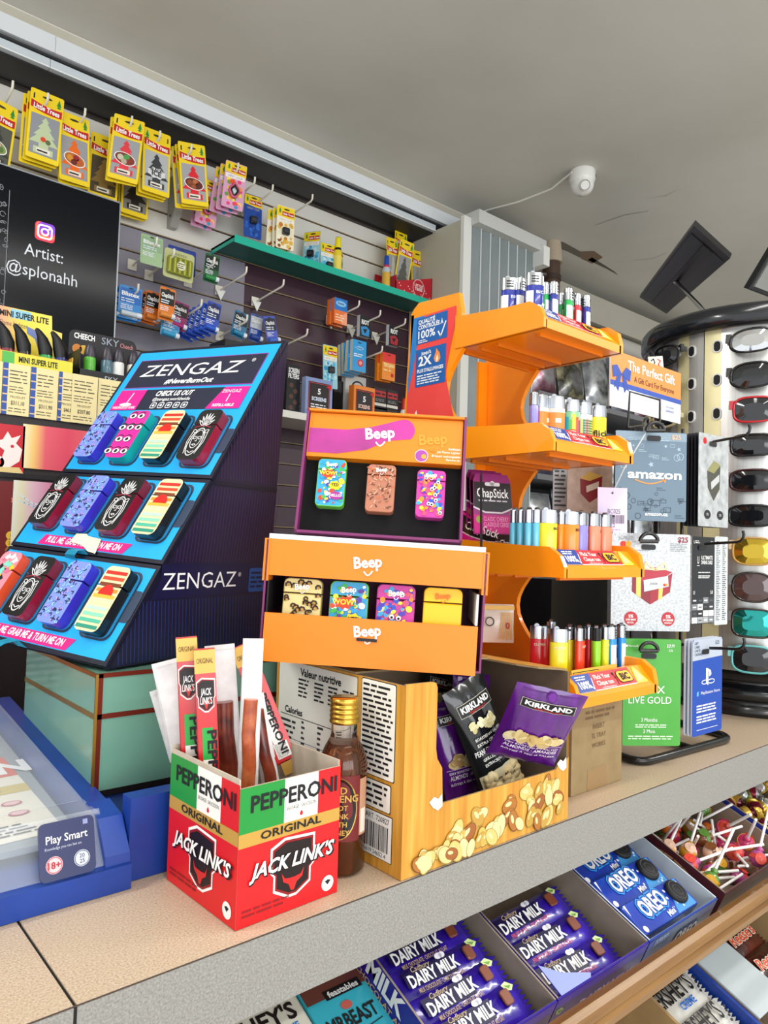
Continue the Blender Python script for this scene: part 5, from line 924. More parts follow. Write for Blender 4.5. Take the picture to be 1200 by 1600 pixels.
def sunglasses(label, az, z, frame, lens, hh=.02, shape=3.0, wrap=4.0, metal=0, temple=True, wd=.145, tilt=0):
    F = fr(cylp(az, z, RP + .030), (-math.sin(az), math.cos(az), 0), (0, 0, 1)) @ M.Rotation(tilt, 4, 'Z'); T = thing('sunglasses', label, 'sunglasses', F, 'sunglasses on the silver stand')
    fm = mat(frame, .22, metal, coat=.4); hw = wd / 2
    cur = lambda x, y, z: (x, y, z - wrap * x * x)
    def oval(cx, rx, ry, n=28): return [(cx + rx * abs(math.cos(t)) ** (2 / shape) * (1 if math.cos(t) > 0 else -1), ry * abs(math.sin(t)) ** (2 / shape) * (1 if math.sin(t) > 0 else -1)) for t in [2 * PI * q / n for q in range(n)]]
    b = MB(); t = .0035
    for sg in (-1, 1):
        cx = sg * hw * .52; oo, ii = oval(cx, hw * .45, hh), oval(cx, hw * .45 - t, hh - t)
        b.loft([[cur(x, y, 0) for x, y in oo], [cur(x, y, .0035) for x, y in oo], [cur(x, y, .0035) for x, y in ii], [cur(x, y, 0) for x, y in ii], [cur(x, y, 0) for x, y in oo]], fm, I4, True, False)
        b.box(sg * hw * .97 - .005, sg * hw * .97 + .005, hh * .1, hh * .75, -wrap * hw * hw * .95 - .003, -wrap * hw * hw * .95 + .003, fm)
    b.box(-hw * .1, hw * .1, hh * .1, hh * .45, 0, .003, fm); b.build('frame', T)
    for sg in (-1, 1):
        b = MB(); cx = sg * hw * .52; ii = oval(cx, hw * .45 - t, hh - t); c = (cx, 0, .003 - wrap * cx * cx); P = [cur(x, y, .0015) for x, y in ii]; mid = [cur(cx + (x - cx) * .55, y * .55, .0032) for x, y in ii]
        b.loft([P, mid], lens, I4, True, False); b.add(mid, [tuple(range(len(mid)))], lens, I4, True); b.build('lens', T)
    for sg in (-1, 1):
        b = MB(); zb = -wrap * hw * hw; b.loft([[(sg * hw - .002, hh * .55 + y, zb + d), (sg * hw + .0022, hh * .55 + y, zb + d), (sg * hw + .0022, hh * .55 - q + y, zb + d), (sg * hw - .002, hh * .55 - q + y, zb + d)] for d, q, y in ((.0, .011, 0), (-.004, .010, 0), (-.008, .009, -.001))], fm, I4, False); b.build('temple', T)
    return T
def mirror(h, r=.06): return mat(h, r, .85)
smoke = mat('14161a', .05, coat=.8); brown_l = mat('4a3230', .08, coat=.8)
C0 = AZ0 + math.radians(12.5)
lensgold = mirror('c8a93a'); teal = mirror('2f9c94')
glist = [('black wrap sunglasses with bright mirror lenses, top pair of the column', '101012', mirror('d8dadc', .04), .02, 2.6, 5, .15), ('black wrap sunglasses with dark lenses, second pair from the top', '0d0e10', smoke, .021, 2.8, 5, .148), ('red framed sunglasses with dark lenses and a studded brow', 'b3121f', smoke, .021, 3.4, 3.2, .142), ('black square sunglasses with a red badge on the temple', '0e0e10', smoke, .018, 4, 4.5, .146),
         ('dark maroon framed sunglasses below the red badge pair', '3a1216', smoke, .018, 3.4, 4.5, .148), ('navy black wrap sunglasses above the yellow mirrored pair', '0c1018', smoke, .018, 3.4, 4.8, .15), ('tan framed sunglasses with yellow mirror lenses', 'b58a4a', lensgold, .0225, 3, 3, .142), ('dark tortoise round sunglasses with brown lenses', '241a16', brown_l, .024, 2.5, 3, .142), ('tortoise square sunglasses with teal mirror lenses', '2a1a12', teal, .023, 3.8, 3, .142), ('clear turquoise framed sunglasses, lowest pair of the column', '5fb0b0', smoke, .022, 3.2, 3, .142)]
for q, (lb, fm, ln_, hh, shp, wr, wd) in enumerate(glist): sunglasses(lb, C0, .716 - .0665 * q, fm, ln_, hh * 1.2, shp, wr, wd=wd * 1.1)
C1 = AZ0 - math.radians(55)
TG = sunglasses('black wrap sunglasses seen edge on at the top left of the stand', C1, .716, '141416', smoke, .022, 2.6, 5, wd=.14)
sunglasses('thin gold wire sunglasses behind the gift card header sign', C1, .6495, 'c9a95a', mat('6a5a3a', .1, coat=.6), .021, 2.2, 3, .8, wd=.135)
sunglasses('sunglasses with a cream temple behind the gift card header sign', C1, .583, 'b8ab86', smoke, .018, 3, 4, wd=.14)
# mirrors on top of the stand
def para(px4, d0):
    """a parallelogram through four sight lines (corners in order); d0 = depth of the first"""
    r = [ray(*q) / FPX for q in px4]; A_ = M((( -r[1].x, r[2].x, -r[3].x), (-r[1].y, r[2].y, -r[3].y), (-r[1].z, r[2].z, -r[3].z))); s = A_.inverted() @ (-r[0] * d0)
    return [EYE + r[0] * d0] + [EYE + r[i + 1] * s[i] for i in range(3)]
def mirror_on_arm(label, px4, d0, foot, back):
    P = para(px4, d0); u = P[1] - P[0]; v = P[3] - P[0]; F = fr(P[0], u, v); w, h = u.length, v.dot(V(F.col[1][:3])); sk = v.dot(V(F.col[0][:3])); cen = (P[0] + P[2]) / 2
    T = thing('tilting_mirror', label, 'mirror', M.Translation(foot)); sg = 1 if (EYE - cen).dot(V(F.col[2][:3])) > 0 else -1
    o = [(0, 0), (w, 0), (w + sk, h), (sk, h)]; b = MB(); th = .012; b.prism(o, -th / 2, th / 2, mat('0c0e12', .35), F)
    ins = lambda e: [(o[0][0] * (1 - e) + (w + sk) / 2 * e, h / 2 * e), (o[1][0] * (1 - e) + (w + sk) / 2 * e, h / 2 * e), (o[2][0] * (1 - e) + (w + sk) / 2 * e, h * (1 - e) + h / 2 * e), (o[3][0] * (1 - e) + (w + sk) / 2 * e, h * (1 - e) + h / 2 * e)]
    b.build('mirror_frame', T, world=True); G = off(F, z=sg * (th / 2 + .0008)); b = MB()
    if back:
        b.prism(ins(.1), -.001, .001, mat('262b36', .4), G); q = ins(.1); b.prism([tuple(V(q[0]).lerp(V(q[1]), t)) for t in (.36, .66)] + [tuple(V(q[3]).lerp(V(q[2]), t)) for t in (.66, .36)], -.0025, .0025, mat('141a26', .4), G); b.build('back_panel', T, world=True)
    else: b.prism(ins(.12), -.0005, .0005, mat('dfe4e6', .02, 1), G); b.build('glass', T, world=True)
    b = MB(); c2 = cen + V(F.col[2][:3]) * sg * .006 if back else cen - V(F.col[2][:3]) * sg * .006; b.tube([V(foot), V(foot) + V((0, 0, .004)), c2], .0055, CHROME, n=10); b.ball(tuple(c2), .009, .009, .009, CHROME); b.tube([c2 + V((-.014, 0, 0)), c2 + V((.014, 0, 0))], .003, CHROME); b.build('arm', T, world=True)
mirror_on_arm('black backed tilting mirror on a chrome arm at the left of the stand top', [(1085, 348), (1142, 400), (1042, 488), (1000, 462)], 1.62, (AX.x - .115, AX.y + .03, .7965), True)
mirror_on_arm('black framed tilting mirror on top of the stand at the right photo edge', [(1166, 450), (1215, 368), (1290, 405), (1245, 480)], 1.5, (AX.x + .06, AX.y - .06, .7965), False)
c = V((AX.x - .09, AX.y - .15, .7935)); T = thing('plastic_clip', 'clear plastic clip tube lying on top of the black ring', 'clip', M.Translation(c)); b = MB(); b.lathe([(.006, 0), (.011, 0), (.011, .028), (.009, .03), (.006, .03)], mat('e6ebee', .1, 0, 0, .7), M.Translation(c), 14); b.lathe([(.012, .01), (.0125, .012), (.012, .014)], mat('f2f4f5', .2), M.Translation(c), 14); b.build('tube', T, world=True)
p = atd(1025, 570, 1.38); F = fr(p, (.75, -.6, .1), (-.1, .1, 1)); b = MB(); b.box(-.014, .014, -.016, .016, -.0005, 0, mat('e6dfc8', .5), F); b.line([(-.009, .008), (-.004, .011), (-.002, .004), (-.008, -.004), (-.003, -.008)], .002, INK, F, 1); b.line([(.004, .01), (.009, .007), (.004, .0), (.01, -.006)], .0022, mat('c8402a'), F, 1); b.tube([(0, .015, 0), (-.006, .03, -.004), (-.012, .022, -.01)], .0005, mat('3a3a3a'), F, 5)
tag(b.build('hang_tag', TG, world=True), 'small cream hang tag')
# ================================================================ things on the slat wall
YWf = YW - .0005
def hook_mesh(plate):
    b = MB(); m = mat('e6e1d2', .35); L = .15
    b.tube([(0, 0, 0), (0, -L * .5, .006), (0, -L, .012), (0, -L - .006, .017), (0, -L - .007, .03)], .0028, m, n=8); b.box(-.012, .012, -.003, 0, -.012, .016, m)
    if plate: b.add([(-.016, -.012, .002), (.016, -.012, .002), (0, -.016, -.03), (-.016, -.010, .002), (.016, -.010, .002), (0, -.014, -.03)], [(0, 1, 2), (5, 4, 3), (0, 3, 4, 1), (1, 4, 5, 2), (2, 5, 3, 0)], mat('ecebe6', .4))
    return b
hk = {}
def hook(px, py, label, plate=False, Yt=None):
    Yt = Yt or YWf - .157; t = aty(px, py, Yt); F = M.Translation((t.x, YWf - .0015, t.z - .03))
    if plate not in hk: hk[plate] = tag(hook_mesh(plate).build('peg_hook', None, F), label, 'hook', 'hooks on the slat wall')
    else: dup(hk[plate], F, label, 'hooks on the slat wall')
    return t
yel = mat('f2d21c', .4, coat=.2); TREE = [(0, 1), (.09, .88), (.05, .86), (.17, .70), (.11, .69), (.26, .5), (.18, .5), (.36, .3), (.12, .3), (.12, .2), (.24, .2), (.24, .04), (-.24, .04), (-.24, .2), (-.12, .2), (-.12, .3), (-.36, .3), (-.18, .5), (-.26, .5), (-.11, .69), (-.17, .70), (-.05, .86), (-.09, .88)]
def tree_card(label, F, tree, window='9a9a98', oval=None, ice=False, fruit=(), w=.072, h=.162, group='air freshener cards on the wall', flip=False):
    T = thing('air_freshener', label, 'air freshener', F, group); b = MB(); b.prism(rrp(-w / 2, -h, w / 2, 0, .004), -.0022, 0, yel); b.build('card', T)
    b = MB(); W = w / 2; b.disc(0, -.013, .011, mat('3a3420'), I4, 1, .0028); s = -1 if flip else 1
    b.pol([(s * W * .72 + .008 * x * 2, -.028 + .022 * y) for x, y in TREE], mat('178a3a'), I4, 1); b.text('1', -s * W * .78, -.022, .011, INK, I4, 1, bold=.05)
    n = 8; top = [(-W * .93 + w * .93 * k / n, -.026 - .004 * (2 * k / n - 1) ** 2 * -1 - .006 * (k / n)) for k in range(n + 1)]; b.pol([(x, y - .004) for x, y in top] + [(x, y - .021) for x, y in top[::-1]], mat('c01a1e', .4), I4, 2); b.text('Little Trees', 0, -.0455, .0115, WHITE, I4, 3, bold=.03, fit=w * .78, rot=-.06)
    b.build('header_print', T); b = MB(); b.rr(-W * .86, -h + .012, W * .86, -.056, .002, mat(window, .25, coat=.4), I4, 1)
    H = h - .078; tm = mat(tree, .4); H *= 1.08; b.pol([(W * 2.45 * x, -h + .012 + H * y) for x, y in TREE], tm, I4, 2)
    if oval: b.disc(0, -h + .012 + H * .48, W * .72, WHITE, I4, 3, W * .44, 20, -.2); b.disc(0, -h + .012 + H * .48, W * .66, mat(oval[0], .4), I4, 4, W * .39, 20, -.2); [b.disc(W * dx, -h + .012 + H * .48 + W * dy, W * .2, mat(c, .4), I4, 5) for (dx, dy), c in zip(((-.3, .05), (.1, .12), (.3, -.1), (-.05, -.18)), oval[1:])]
    if ice: b.pol([(W * (.72 if q % 2 else .6) * math.cos(q * PI / 8), -h + .012 + H * .45 + W * (.42 if q % 2 else .32) * math.sin(q * PI / 8)) for q in range(16)], mat('d9dadb'), I4, 3); b.text('BLACK', 0, -h + .012 + H * .5, .007, tm, I4, 4, bold=.04); b.text('ICE', 0, -h + .012 + H * .37, .012, tm, I4, 4, bold=.04)
    for (dx, dy, r, c) in fruit: b.disc(W * dx, -h + .012 + H * dy, W * r, mat(c, .4), I4, 4)
    b.rect(-W * .42, -h + .017, W * .42, -h + .028, mat('e8e0d0'), I4, 4); b.greek(-W * .36, -h + .018, W * .36, -h + .026, 1, INK, I4, 5, rag=0); b.build('window_print', T); return T
def vent_card(label, F, kind, w=.056, h=.125, group='vent clip air freshener cards'):
    T = thing('vent_air_freshener', label, 'air freshener', F, group); base = {'pink': 'd9a0c0', 'blue': '16459c', 'coco': 'efe6c6', 'aqua': '9fd0dc'}[kind]; W = w / 2
    b = MB(); b.prism(rrp(-W, -h, W, 0, .004), -.002, 0, mat(base, .4)); b.build('card', T); b = MB(); r = random.Random(len(label))
    b.pol([(-W * .98, -.03), (W * .98, -.036), (W * .98, -.002), (-W * .98, -.002)], yel, I4, 1); b.pol([(-W * .65 + .006 * x * 2, -.022 + .016 * y) for x, y in TREE], mat('178a3a'), I4, 2); b.disc(W * .1, -.009, .009, mat('3a3420'), I4, 2, .0025); b.rect(-W * .4, -.028, W * .9, -.016, mat('c01a1e'), I4, 2); b.text('Little Trees', W * .25, -.025, .006, WHITE, I4, 3, bold=.03, fit=w * .6)
    cs = {'pink': ('e8502a', 'f2a03a', 'e8407a', 'f4d84a', '7a4a9a', '3a9ac0', 'f08ab0', '5aa04a'), 'blue': ('1f5ab8', '0f3a88', '2a6ac8'), 'coco': ('e0b04a', 'c8782a', 'f4ecd0', 'd8a83a', '8a4a20'), 'aqua': ('5ab8d8', 'c8e4ea', '3a9ac8')}[kind]
    for q in range(26): y = r.uniform(-h + .006, -.05); b.disc(r.uniform(-W * .78, W * .78), y, r.uniform(.004, .007), mat(r.choice(cs), .4), I4, 1 + q * .02)
    b.rect(-W * .9, -.046, W * .9, -.034, mat('f0ece8') if kind != 'blue' else mat('1a4aa8'), I4, 2); b.text('VENT LOOP' if kind == 'pink' else 'VENT CLIP', 0, -.043, .0055, mat('8a5a80') if kind == 'pink' else mat('c8b050'), I4, 3, fit=w * .7); b.build('print', T)
    b = MB()
    if kind == 'pink': dr = [(.013 * math.sin(t) * (1 if math.cos(t) < .3 else .75), -.083 - .015 * math.cos(t) + (.012 if abs(t) < .01 else 0), .006) for t in [2 * PI * q / 16 for q in range(16)]]; dr = [(x, -.083 + (.024 if k == 8 else (.016 * -math.cos(2 * PI * k / 16))), z) for k, (x, y, z) in enumerate(dr)]; b.tube(dr, .004, mat('d2557a', .3, coat=.4), closed=True); b.tube([(x * .72, -.083 + (y + .083) * .72, .008) for x, y, z in dr], .003, mat('1a1418', .3), closed=True); b.prism([(x * .6, -.083 + (y + .083) * .6) for x, y, z in dr], .003, .005, mat('d5dee2', .3))
    else: b.prism(rrp(-.011, -.085, .011, -.064, .004), 0, .01, mat('15161a', .3, coat=.4), bev=.002); b.rr(-.007, -.079, .007, -.07, .002, mat('3a3c40', .3), off(I4, z=.0102), 1)
    b.build('clip', T); return T
HG = lambda p, yaw=0, roll=0, pitch=0: M.Translation(p) @ M.Rotation(math.radians(yaw), 4, 'Z') @ M.Rotation(PI / 2 + math.radians(pitch), 4, 'X') @ M.Rotation(math.radians(roll), 4, 'Z')
def hang(fn, label, px, py, Y, yaw, roll, n=1, gap=.012, word='card', **kw):
    """hang a card by its top centre; n-1 copies on the same hook behind it"""
    p = aty(px, py, Y); r = random.Random(int(px * 13 + py)); src = fn(label, HG(p, yaw, roll), **kw)
    for k in range(1, n):
        q = p + V((-.004 * k + r.uniform(-.002, .002), gap * k, -.003 * k)); l2 = word + ' behind the ' + label.split(',')[0] if n == 2 else ('first', 'second', 'third')[k - 1] + ' ' + word + ' behind the ' + label.split(',')[0]
        dup(src, HG(q, yaw + r.uniform(-3, 3) - 2, roll + r.uniform(-3, 3)), l2)
    return src
hang(tree_card, 'dark green tree air freshener at the left photo edge', 3, 158, 1.79, 8, -5, 2, tree='33382f', window='55564e', oval=('8a9a5a', 'c83a5a', 'e0a0a8', '5a7a3a', 'b03040'))
hang(tree_card, 'pale green tree air freshener with a red candle picture', 75, 146, 1.775, -2, -2, 3, tree='bcc9a0', window='8f9298', fruit=((-.05, .42, .16, 'e0401c'), (.25, .38, .16, '5a6a40'), (.02, .42, .1, 'f0602a')))
hang(tree_card, 'orange tree air freshener with a peach picture', 116, 180, 1.785, 4, 3, 2, tree='ea6a18', window='9a9a9c', oval=('b86a2a', 'd8902a', '9a2030', 'c05a2a', '6a2a20'))
hang(tree_card, 'brown gold tree air freshener in shade behind the others', 166, 213, 1.845, -4, -1, 1, tree='8a6f38', window='4c4434')  # its shade is put into the dark tree and window colours
hang(tree_card, 'black tree air freshener low behind the red and black ones', 214, 243, 1.87, 0, 0, 2, tree='2c2a2c', window='8a8884')
hang(tree_card, 'red tree air freshener with a green pepper picture', 203, 184, 1.77, -16, -4, 2, tree='dc3a44', window='9d9ea2', oval=('7a3a2a', 'c8c0a8', '4a9a4a', '8a3020', 'b8a890'))
hang(tree_card, 'black tree air freshener with ice lettering', 246, 205, 1.775, 0, 1, 3, tree='3a3b3e', window='b4b6b8', ice=True, flip=True)
hang(tree_card, 'bright red tree air freshener with a cinnamon picture', 299, 224, 1.775, -10, 6, 3, tree='d8202c', window='a2a3a6', oval=('6a2a1c', '8a4a2a', 'b86a3a', '5a2018', '9a5030'))
hang(vent_card, 'pink loop vent air freshener in shade, left of the pink pair', 330, 282, 1.84, -6, -6, 2, gap=.02, kind='pink', w=.06, h=.13)
hang(vent_card, 'bright pink loop vent air freshener at the front of its hook', 370, 255, 1.77, -12, -4, 3, gap=.02, kind='pink', w=.06, h=.13)
hang(vent_card, 'blue vent clip air freshener above the teal shelf', 396, 305, 1.83, -4, 1, 1, kind='blue')
hang(vent_card, 'cream and gold vent clip air freshener above the teal shelf', 447, 323, 1.78, -8, 0, 3, gap=.016, kind='coco')
for px, py, lb in ((20, 127, 'hook at the far left above the dark green card'), (75, 146, 'hook with the pale green card'), (133, 170, 'hook with the orange card'), (206, 182, 'hook with the red pepper card'), (250, 205, 'hook with the black ice card'), (299, 226, 'hook with the cinnamon card'), (372, 255, 'hook with the bright pink loop card'), (398, 277, 'first empty hook right of the bright pink card'), (426, 289, 'second empty hook right of the bright pink card'), (488, 304, 'third empty hook right of the bright pink card')): hook(px, py, lb)
for px, py, lb in ((272, 389, 'hook with the green balm packs'), (335, 402, 'hook with the green stick balm'), (385, 417, 'left empty hook on the plum wall'), (443, 437, 'right empty hook on the plum wall'), (315, 468, 'empty hook above the magenta balm'), (386, 492, 'hook with the teal balm cards'), (561, 470, 'hook right of the blue and orange boxes'), (594, 485, 'hook above the black carton with a blue picture'), (633, 498, 'hook above the black carton with a red picture'), (480, 514, 'empty hook beside the blue display top'), (597, 541, 'hook right of the blue packs'), (245, 371, 'hook with the pale green balm card'), (216, 444, 'hook with the blue balm card')): hook(px, py, lb, lb.startswith(('left empty', 'right empty', 'empty', 'hook right', 'hook above')))
# ---- shelf bracket, teal shelf and what stands on it
p = aty(272, 318, 1.90); b = MB(); FB = fr((p.x, YWf, p.z + .02), (0, -1, 0), (0, 0, 1)); b.prism([(0, .05), (.05, .05), (.06, .02), (.045, -.05), (.02, -.09), (0, -.09)], -.01, .012, mat('a9a8a2', .4, .3), FB); b.disc(.02, -.06, .004, INK, off(FB, z=.0125), 1); tag(b.build('shelf_bracket', world=True), 'grey metal bracket on the slat wall below the red cards', 'bracket')
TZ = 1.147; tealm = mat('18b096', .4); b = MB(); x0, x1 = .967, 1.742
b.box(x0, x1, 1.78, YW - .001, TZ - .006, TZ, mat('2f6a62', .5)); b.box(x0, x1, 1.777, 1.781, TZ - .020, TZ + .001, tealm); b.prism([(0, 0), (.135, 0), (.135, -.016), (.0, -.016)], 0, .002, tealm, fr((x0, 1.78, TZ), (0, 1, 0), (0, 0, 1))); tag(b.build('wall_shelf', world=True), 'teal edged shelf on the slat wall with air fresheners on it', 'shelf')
def stand_on(px, py, Y): p = aty(px, py, Y); return V((p.x, p.y, TZ + .0005))
c = stand_on(487, 400, 1.85); vent_card('vent air freshener card standing turned sideways on the teal shelf', HG(c + V((0, 0, .125)), -60, 0, -4), 'aqua')
c = stand_on(512, 410, 1.84); vent_card('pale blue vent air freshener card standing on the teal shelf', HG(c + V((0, 0, .1)), -8, 0, -6), 'aqua', w=.058, h=.1)
def spray(label, c, h, body, cap, band, neck):
    T = thing('spray_bottle', label, 'bottle', M.Translation(c)); b = MB(); r = h * .12; b.lathe([(r * .9, 0), (r, .003), (r, h * .58), (r * .75, h * .66)], mat(body, .3, coat=.3), n=18); b.lathe([(r * 1.01, h * .12), (r * 1.01, h * .5)], mat(band, .4), n=18, sm=True); b.build('bottle', T)
    b = MB(); b.lathe([(r * .76, h * .655), (r * .7, h * .72)], mat(neck, .3), n=18); b.build('neck', T); b = MB(); b.lathe([(r * .66, h * .72), (r * .62, h * .95), (r * .5, h), (.001, h)], mat(cap, .35), n=18); b.build('cap', T)
    b = MB(); F = fr((0, 0, 0), (1, 0, 0), (0, 0, 1)); a = -.9; G = M.Rotation(a + PI / 2, 4, 'Z') @ fr((0, -r * 1.03, 0), (1, 0, 0), (0, 0, 1)); b.pol([(r * 1.3 * x, h * .2 + h * .26 * y) for x, y in TREE], mat('3a6a2a'), G, 1); b.rect(-r * .5, h * .5, r * .5, h * .54, RED, G, 1); b.build('label', T)
spray('yellow spray bottle with a yellow cap on the teal shelf', stand_on(527, 418, 1.83), .125, 'e8cf2c', 'f0dc1e', 'ecd85a', '1c1a16')
spray('small spray bottle with a blue cap on the teal shelf', stand_on(603, 444, 1.815), .115, 'b9c4c8', '1c4aa8', 'd8a83a', 'd02a3a')
c = stand_on(545, 425, 1.86); b = MB(); b.lathe([(.03, 0), (.032, .004), (.02, .008), (.001, .009)], mat('5a6468', .35), M.Translation(c)); tag(b.build('grey_disc', world=True), 'flat grey disc lying on the teal shelf', 'disc')
c = aty(612, 468, 1.80); c.z = TZ + .0005; bx0, bx1, by0, by1 = c.x + .012, 1.741, 1.795, 1.905; T = thing('counter_display_box', 'red display box of air freshener cards at the right end of the teal shelf', 'display box', ((bx0 + bx1) / 2, 1.85, TZ)); rb = mat('b8182a', .4); b = MB(); z0 = c.z
b.box(bx0, bx0 + .002, by0, by1, z0, z0 + .055, rb); b.prism([(0, 0), (bx1 - bx0, 0), (bx1 - bx0, .085), (.02, .04), (0, .036)], -.002, 0, rb, fr((bx0, by0, z0), (1, 0, 0), (0, 0, 1))); b.box(bx1 - .002, bx1, by0, by1, z0, z0 + .085, rb); b.box(bx0, bx1, by1 - .002, by1, z0, z0 + .085, rb); b.box(bx0, bx1, by0 - .001, by1, z0, z0 + .0015, mat('e8d8cc'))
Fb = fr((bx0, by0 - .0001, z0), (1, 0, 0), (0, 0, 1)); w = bx1 - bx0
for q in range(14): b.disc(w * ((q * .37) % 1) * .96 + .003, .006 + .03 * ((q * .53) % 1), .0022, mat('e8c0c4'), Fb, 1)
b.ring(circ(w * .62, .034, .026, .03), .0025, mat('e8d0d0'), Fb, 1); b.text('LITTLE', w * .62, .038, .009, mat('f0dede'), Fb, 2, bold=.03); b.text('TREES', w * .62, .026, .009, mat('f0dede'), Fb, 2, bold=.03)
b.build('box', T, world=True)
for k, (px, py, Y, yaw, tr) in enumerate(((612, 372, 1.84, 6, 'b8b4a8'), (637, 377, 1.825, -12, '55564e'), (627, 362, 1.87, 0, 'd0682a'), (652, 392, 1.86, -4, '8a8a7a'), (661, 398, 1.88, 2, '6a8a4a'))): p = aty(px, py, Y); p.z = max(p.z, TZ + .13); tree_card(('yellow tree card leaning left out of the red display box', 'yellow tree card with a grey tree at the front of the red display box', 'tallest yellow tree card at the back of the red display box', 'small yellow tree card second from right in the red display box', 'yellow tree card farthest right in the red display box')[k], HG(p, yaw, (8, -8, 0, 3, -2)[k]), tr, w=.055, h=p.z - TZ - .004, group='tree cards in the red display box')
# ---- lip balm and other packets on the plum wall
def balm(label, px, py, Y, col, col2, title, w=.05, h=.085, yaw=0, roll=0, n=1, tube=True, tcol=None, fs=None, group='lip balm cards on the wall', name='lip_balm', cat='lip balm'):
    def mk(lb, F):
        T = thing(name, lb, cat, F, group); b = MB(); W = w / 2; b.prism(rrp(-W, -h, W, 0, .004), -.0015, 0, mat(col, .3, coat=.4)); b.build('card', T); b = MB()
        b.rr(-W * .92, -h * .52, W * .92, -h * .08, .002, mat(col2, .35), I4, 1); b.disc(0, -h * .06, .006, mat('2a2a2a'), I4, 2, .0018); b.text(title, 0, -h * .3, fs or h * .12, WHITE, I4, 3, bold=.03, fit=w * .78); b.greek(-W * .8, -h * .5, W * .5, -h * .36, 2, mat('d8e2ea'), I4, 3); b.greek(-W * .8, -h * .72, W * .4, -h * .56, 3, mat('e2e6ea'), I4, 2); b.build('print', T)
        if tube: b = MB(); b.tube([(-W * .85, -h * .86, .007), (W * .5, -h * .86, .007)], .0068, mat(tcol or col, .25, coat=.4), n=10); b.build('stick', T); b = MB(); b.tube([(W * .5, -h * .86, .007), (W * .92, -h * .86, .007)], .0071, mat('dfe6ee', .3), n=10); b.build('stick_cap', T)
        return T
    return hang(mk, label, px, py, Y, yaw, roll, n)
balm('pale green lip balm card on the plum wall', 238, 369, 1.775, '9dbb8e', '8fae86', 'Blistex', .058, .075, tube=False)
balm('dark blue card behind the yellow green blister pack', 285, 388, 1.84, '1c3a8a', '2a3f9a', 'Blistex', .08, .07, tube=False)
p = aty(281, 393, 1.78); T = thing('blister_pack', 'yellow green blister pack of tubes on the plum wall', 'blister pack', HG(p, -2, -2), 'lip balm cards on the wall'); b = MB(); b.prism(rrp(-.041, -.076, .041, 0, .008), -.001, .001, mat('b9bd84', .25, coat=.4)); b.text('CARMEX', 0, -.014, .007, mat('6a6a3a'), off(I4, z=.001), 1, fit=.04); b.build('card', T); b = MB(); b.prism(rrp(-.034, -.066, .034, -.02, .006), .001, .012, mat('7e8420', .2, coat=.5), bev=.003); G = off(I4, z=.0122)
for q in range(9): b.rect(-.03 + .0068 * q, -.062, -.0265 + .0068 * q, -.024, mat(('b8b43a', '5c6218')[q % 2], .25), G, 1)
b.disc(.002, -.042, .012, mat('d8d8b8'), G, 2); b.greek(-.008, -.05, .012, -.034, 3, mat('5a5a2a'), G, 3); b.build('blister', T)
balm('dark green stick lip balm card on the plum wall', 333, 398, 1.79, '1f5a34', '14241c', 'ChapStick', .042, .078, -4, -4, tcol='2f8a4a')
balm('bright blue lip balm card below the TV corner', 205, 448, 1.775, '1f80c8', '1a66b8', 'Blistex', .058, .082, 0, -1, 2, tcol='c8d4da', name='lip_balm')
balm('orange lip balm card, left of the two orange ones', 241, 456, 1.80, 'c8641a', '141210', 'ChapStick', .042, .08, 2, -4, 2, tcol='d8782a')
balm('orange lip balm card in front of its neighbour, tilted', 263, 450, 1.765, 'd8741a', '141210', 'ChapStick', .042, .085, 0, -3, tcol='e08a3a')
balm('magenta lip balm card left of the blue ones', 284, 473, 1.81, '8a1a5c', '201018', 'ChapStick', .046, .075, 0, -8, tcol='a82a72')
balm('light blue stick low under the magenta balm card', 268, 498, 1.80, '3a9ac8', '2a7ab0', 'ChapStick', .05, .05, 0, -6)
for k in range(5): balm('blue lip balm card in the row, ' + ('nearest the left', 'second from left', 'third from left', 'fourth from left', 'at the right end')[k], 304 + 8 * k, 487 - 3.5 * k, 1.845 - .018 * k, '1f46b0', '16225a' if k == 4 else '2450b4', 'ChapStick', .04, .085, -4, -16 + 2 * k, 1, tcol='2a5ac8')
balm('teal blue lip balm card right of the blue row', 379, 488, 1.81, '1c6a94', '121c22', 'ChapStick', .046, .075, 0, -10, tcol='2a86b0')
balm('silver and blue lip balm card behind the top of the blue display', 402, 492, 1.83, '2a4a9a', 'b8bcc0', 'ChapStick', .042, .08, 0, -4)
balm('violet blue lip balm card, farthest right above the blue display', 420, 494, 1.80, '4052b8', '161a34', 'ChapStick', .04, .08, 2, 14, tcol='4a6ac8')
# boxes hung further right on the dark wall
def carton(label, px, py, Y, w, h, d, col, draw, yaw=0, n=1, name='small_carton', cat='carton', group='small cartons on the dark wall', side=None):
    def mk(lb, F): b = MB(); b.prism([(-w / 2, -h), (w / 2, -h), (w / 2, 0), (-w / 2, 0)], -d, 0, mat(col, .35, coat=.2), I4, mat(side or col, .4)); draw(b, w, h); return tag(b.build(name, None, F), lb, cat, group)
    return hang(mk, label, px, py, Y, yaw, 0, n, gap=.017, word='carton')
def dr_dure(b, w, h): b.rect(-w / 2, -h * .47, w / 2, 0, mat('1f74c4', .4), I4, 1); b.disc(0, -h * .2, w * .4, mat('8ac4e8'), I4, 2, h * .11); b.text('Durex', 0, -h * .23, h * .08, mat('1a3a8a'), I4, 3, bold=.03); b.pol([(-w * .1, -h * .72), (w * .5, -h * .48), (w * .5, -h), (w * .1, -h)], mat('f0a07a', .4), I4, 1); b.greek(-w * .4, -h * .9, w * .3, -h * .6, 3, mat('f8d0a8'), I4, 2)
carton('blue over orange small carton on the dark wall', 533, 467, 1.80, .05, .08, .016, 'e8702c', dr_dure, n=2)
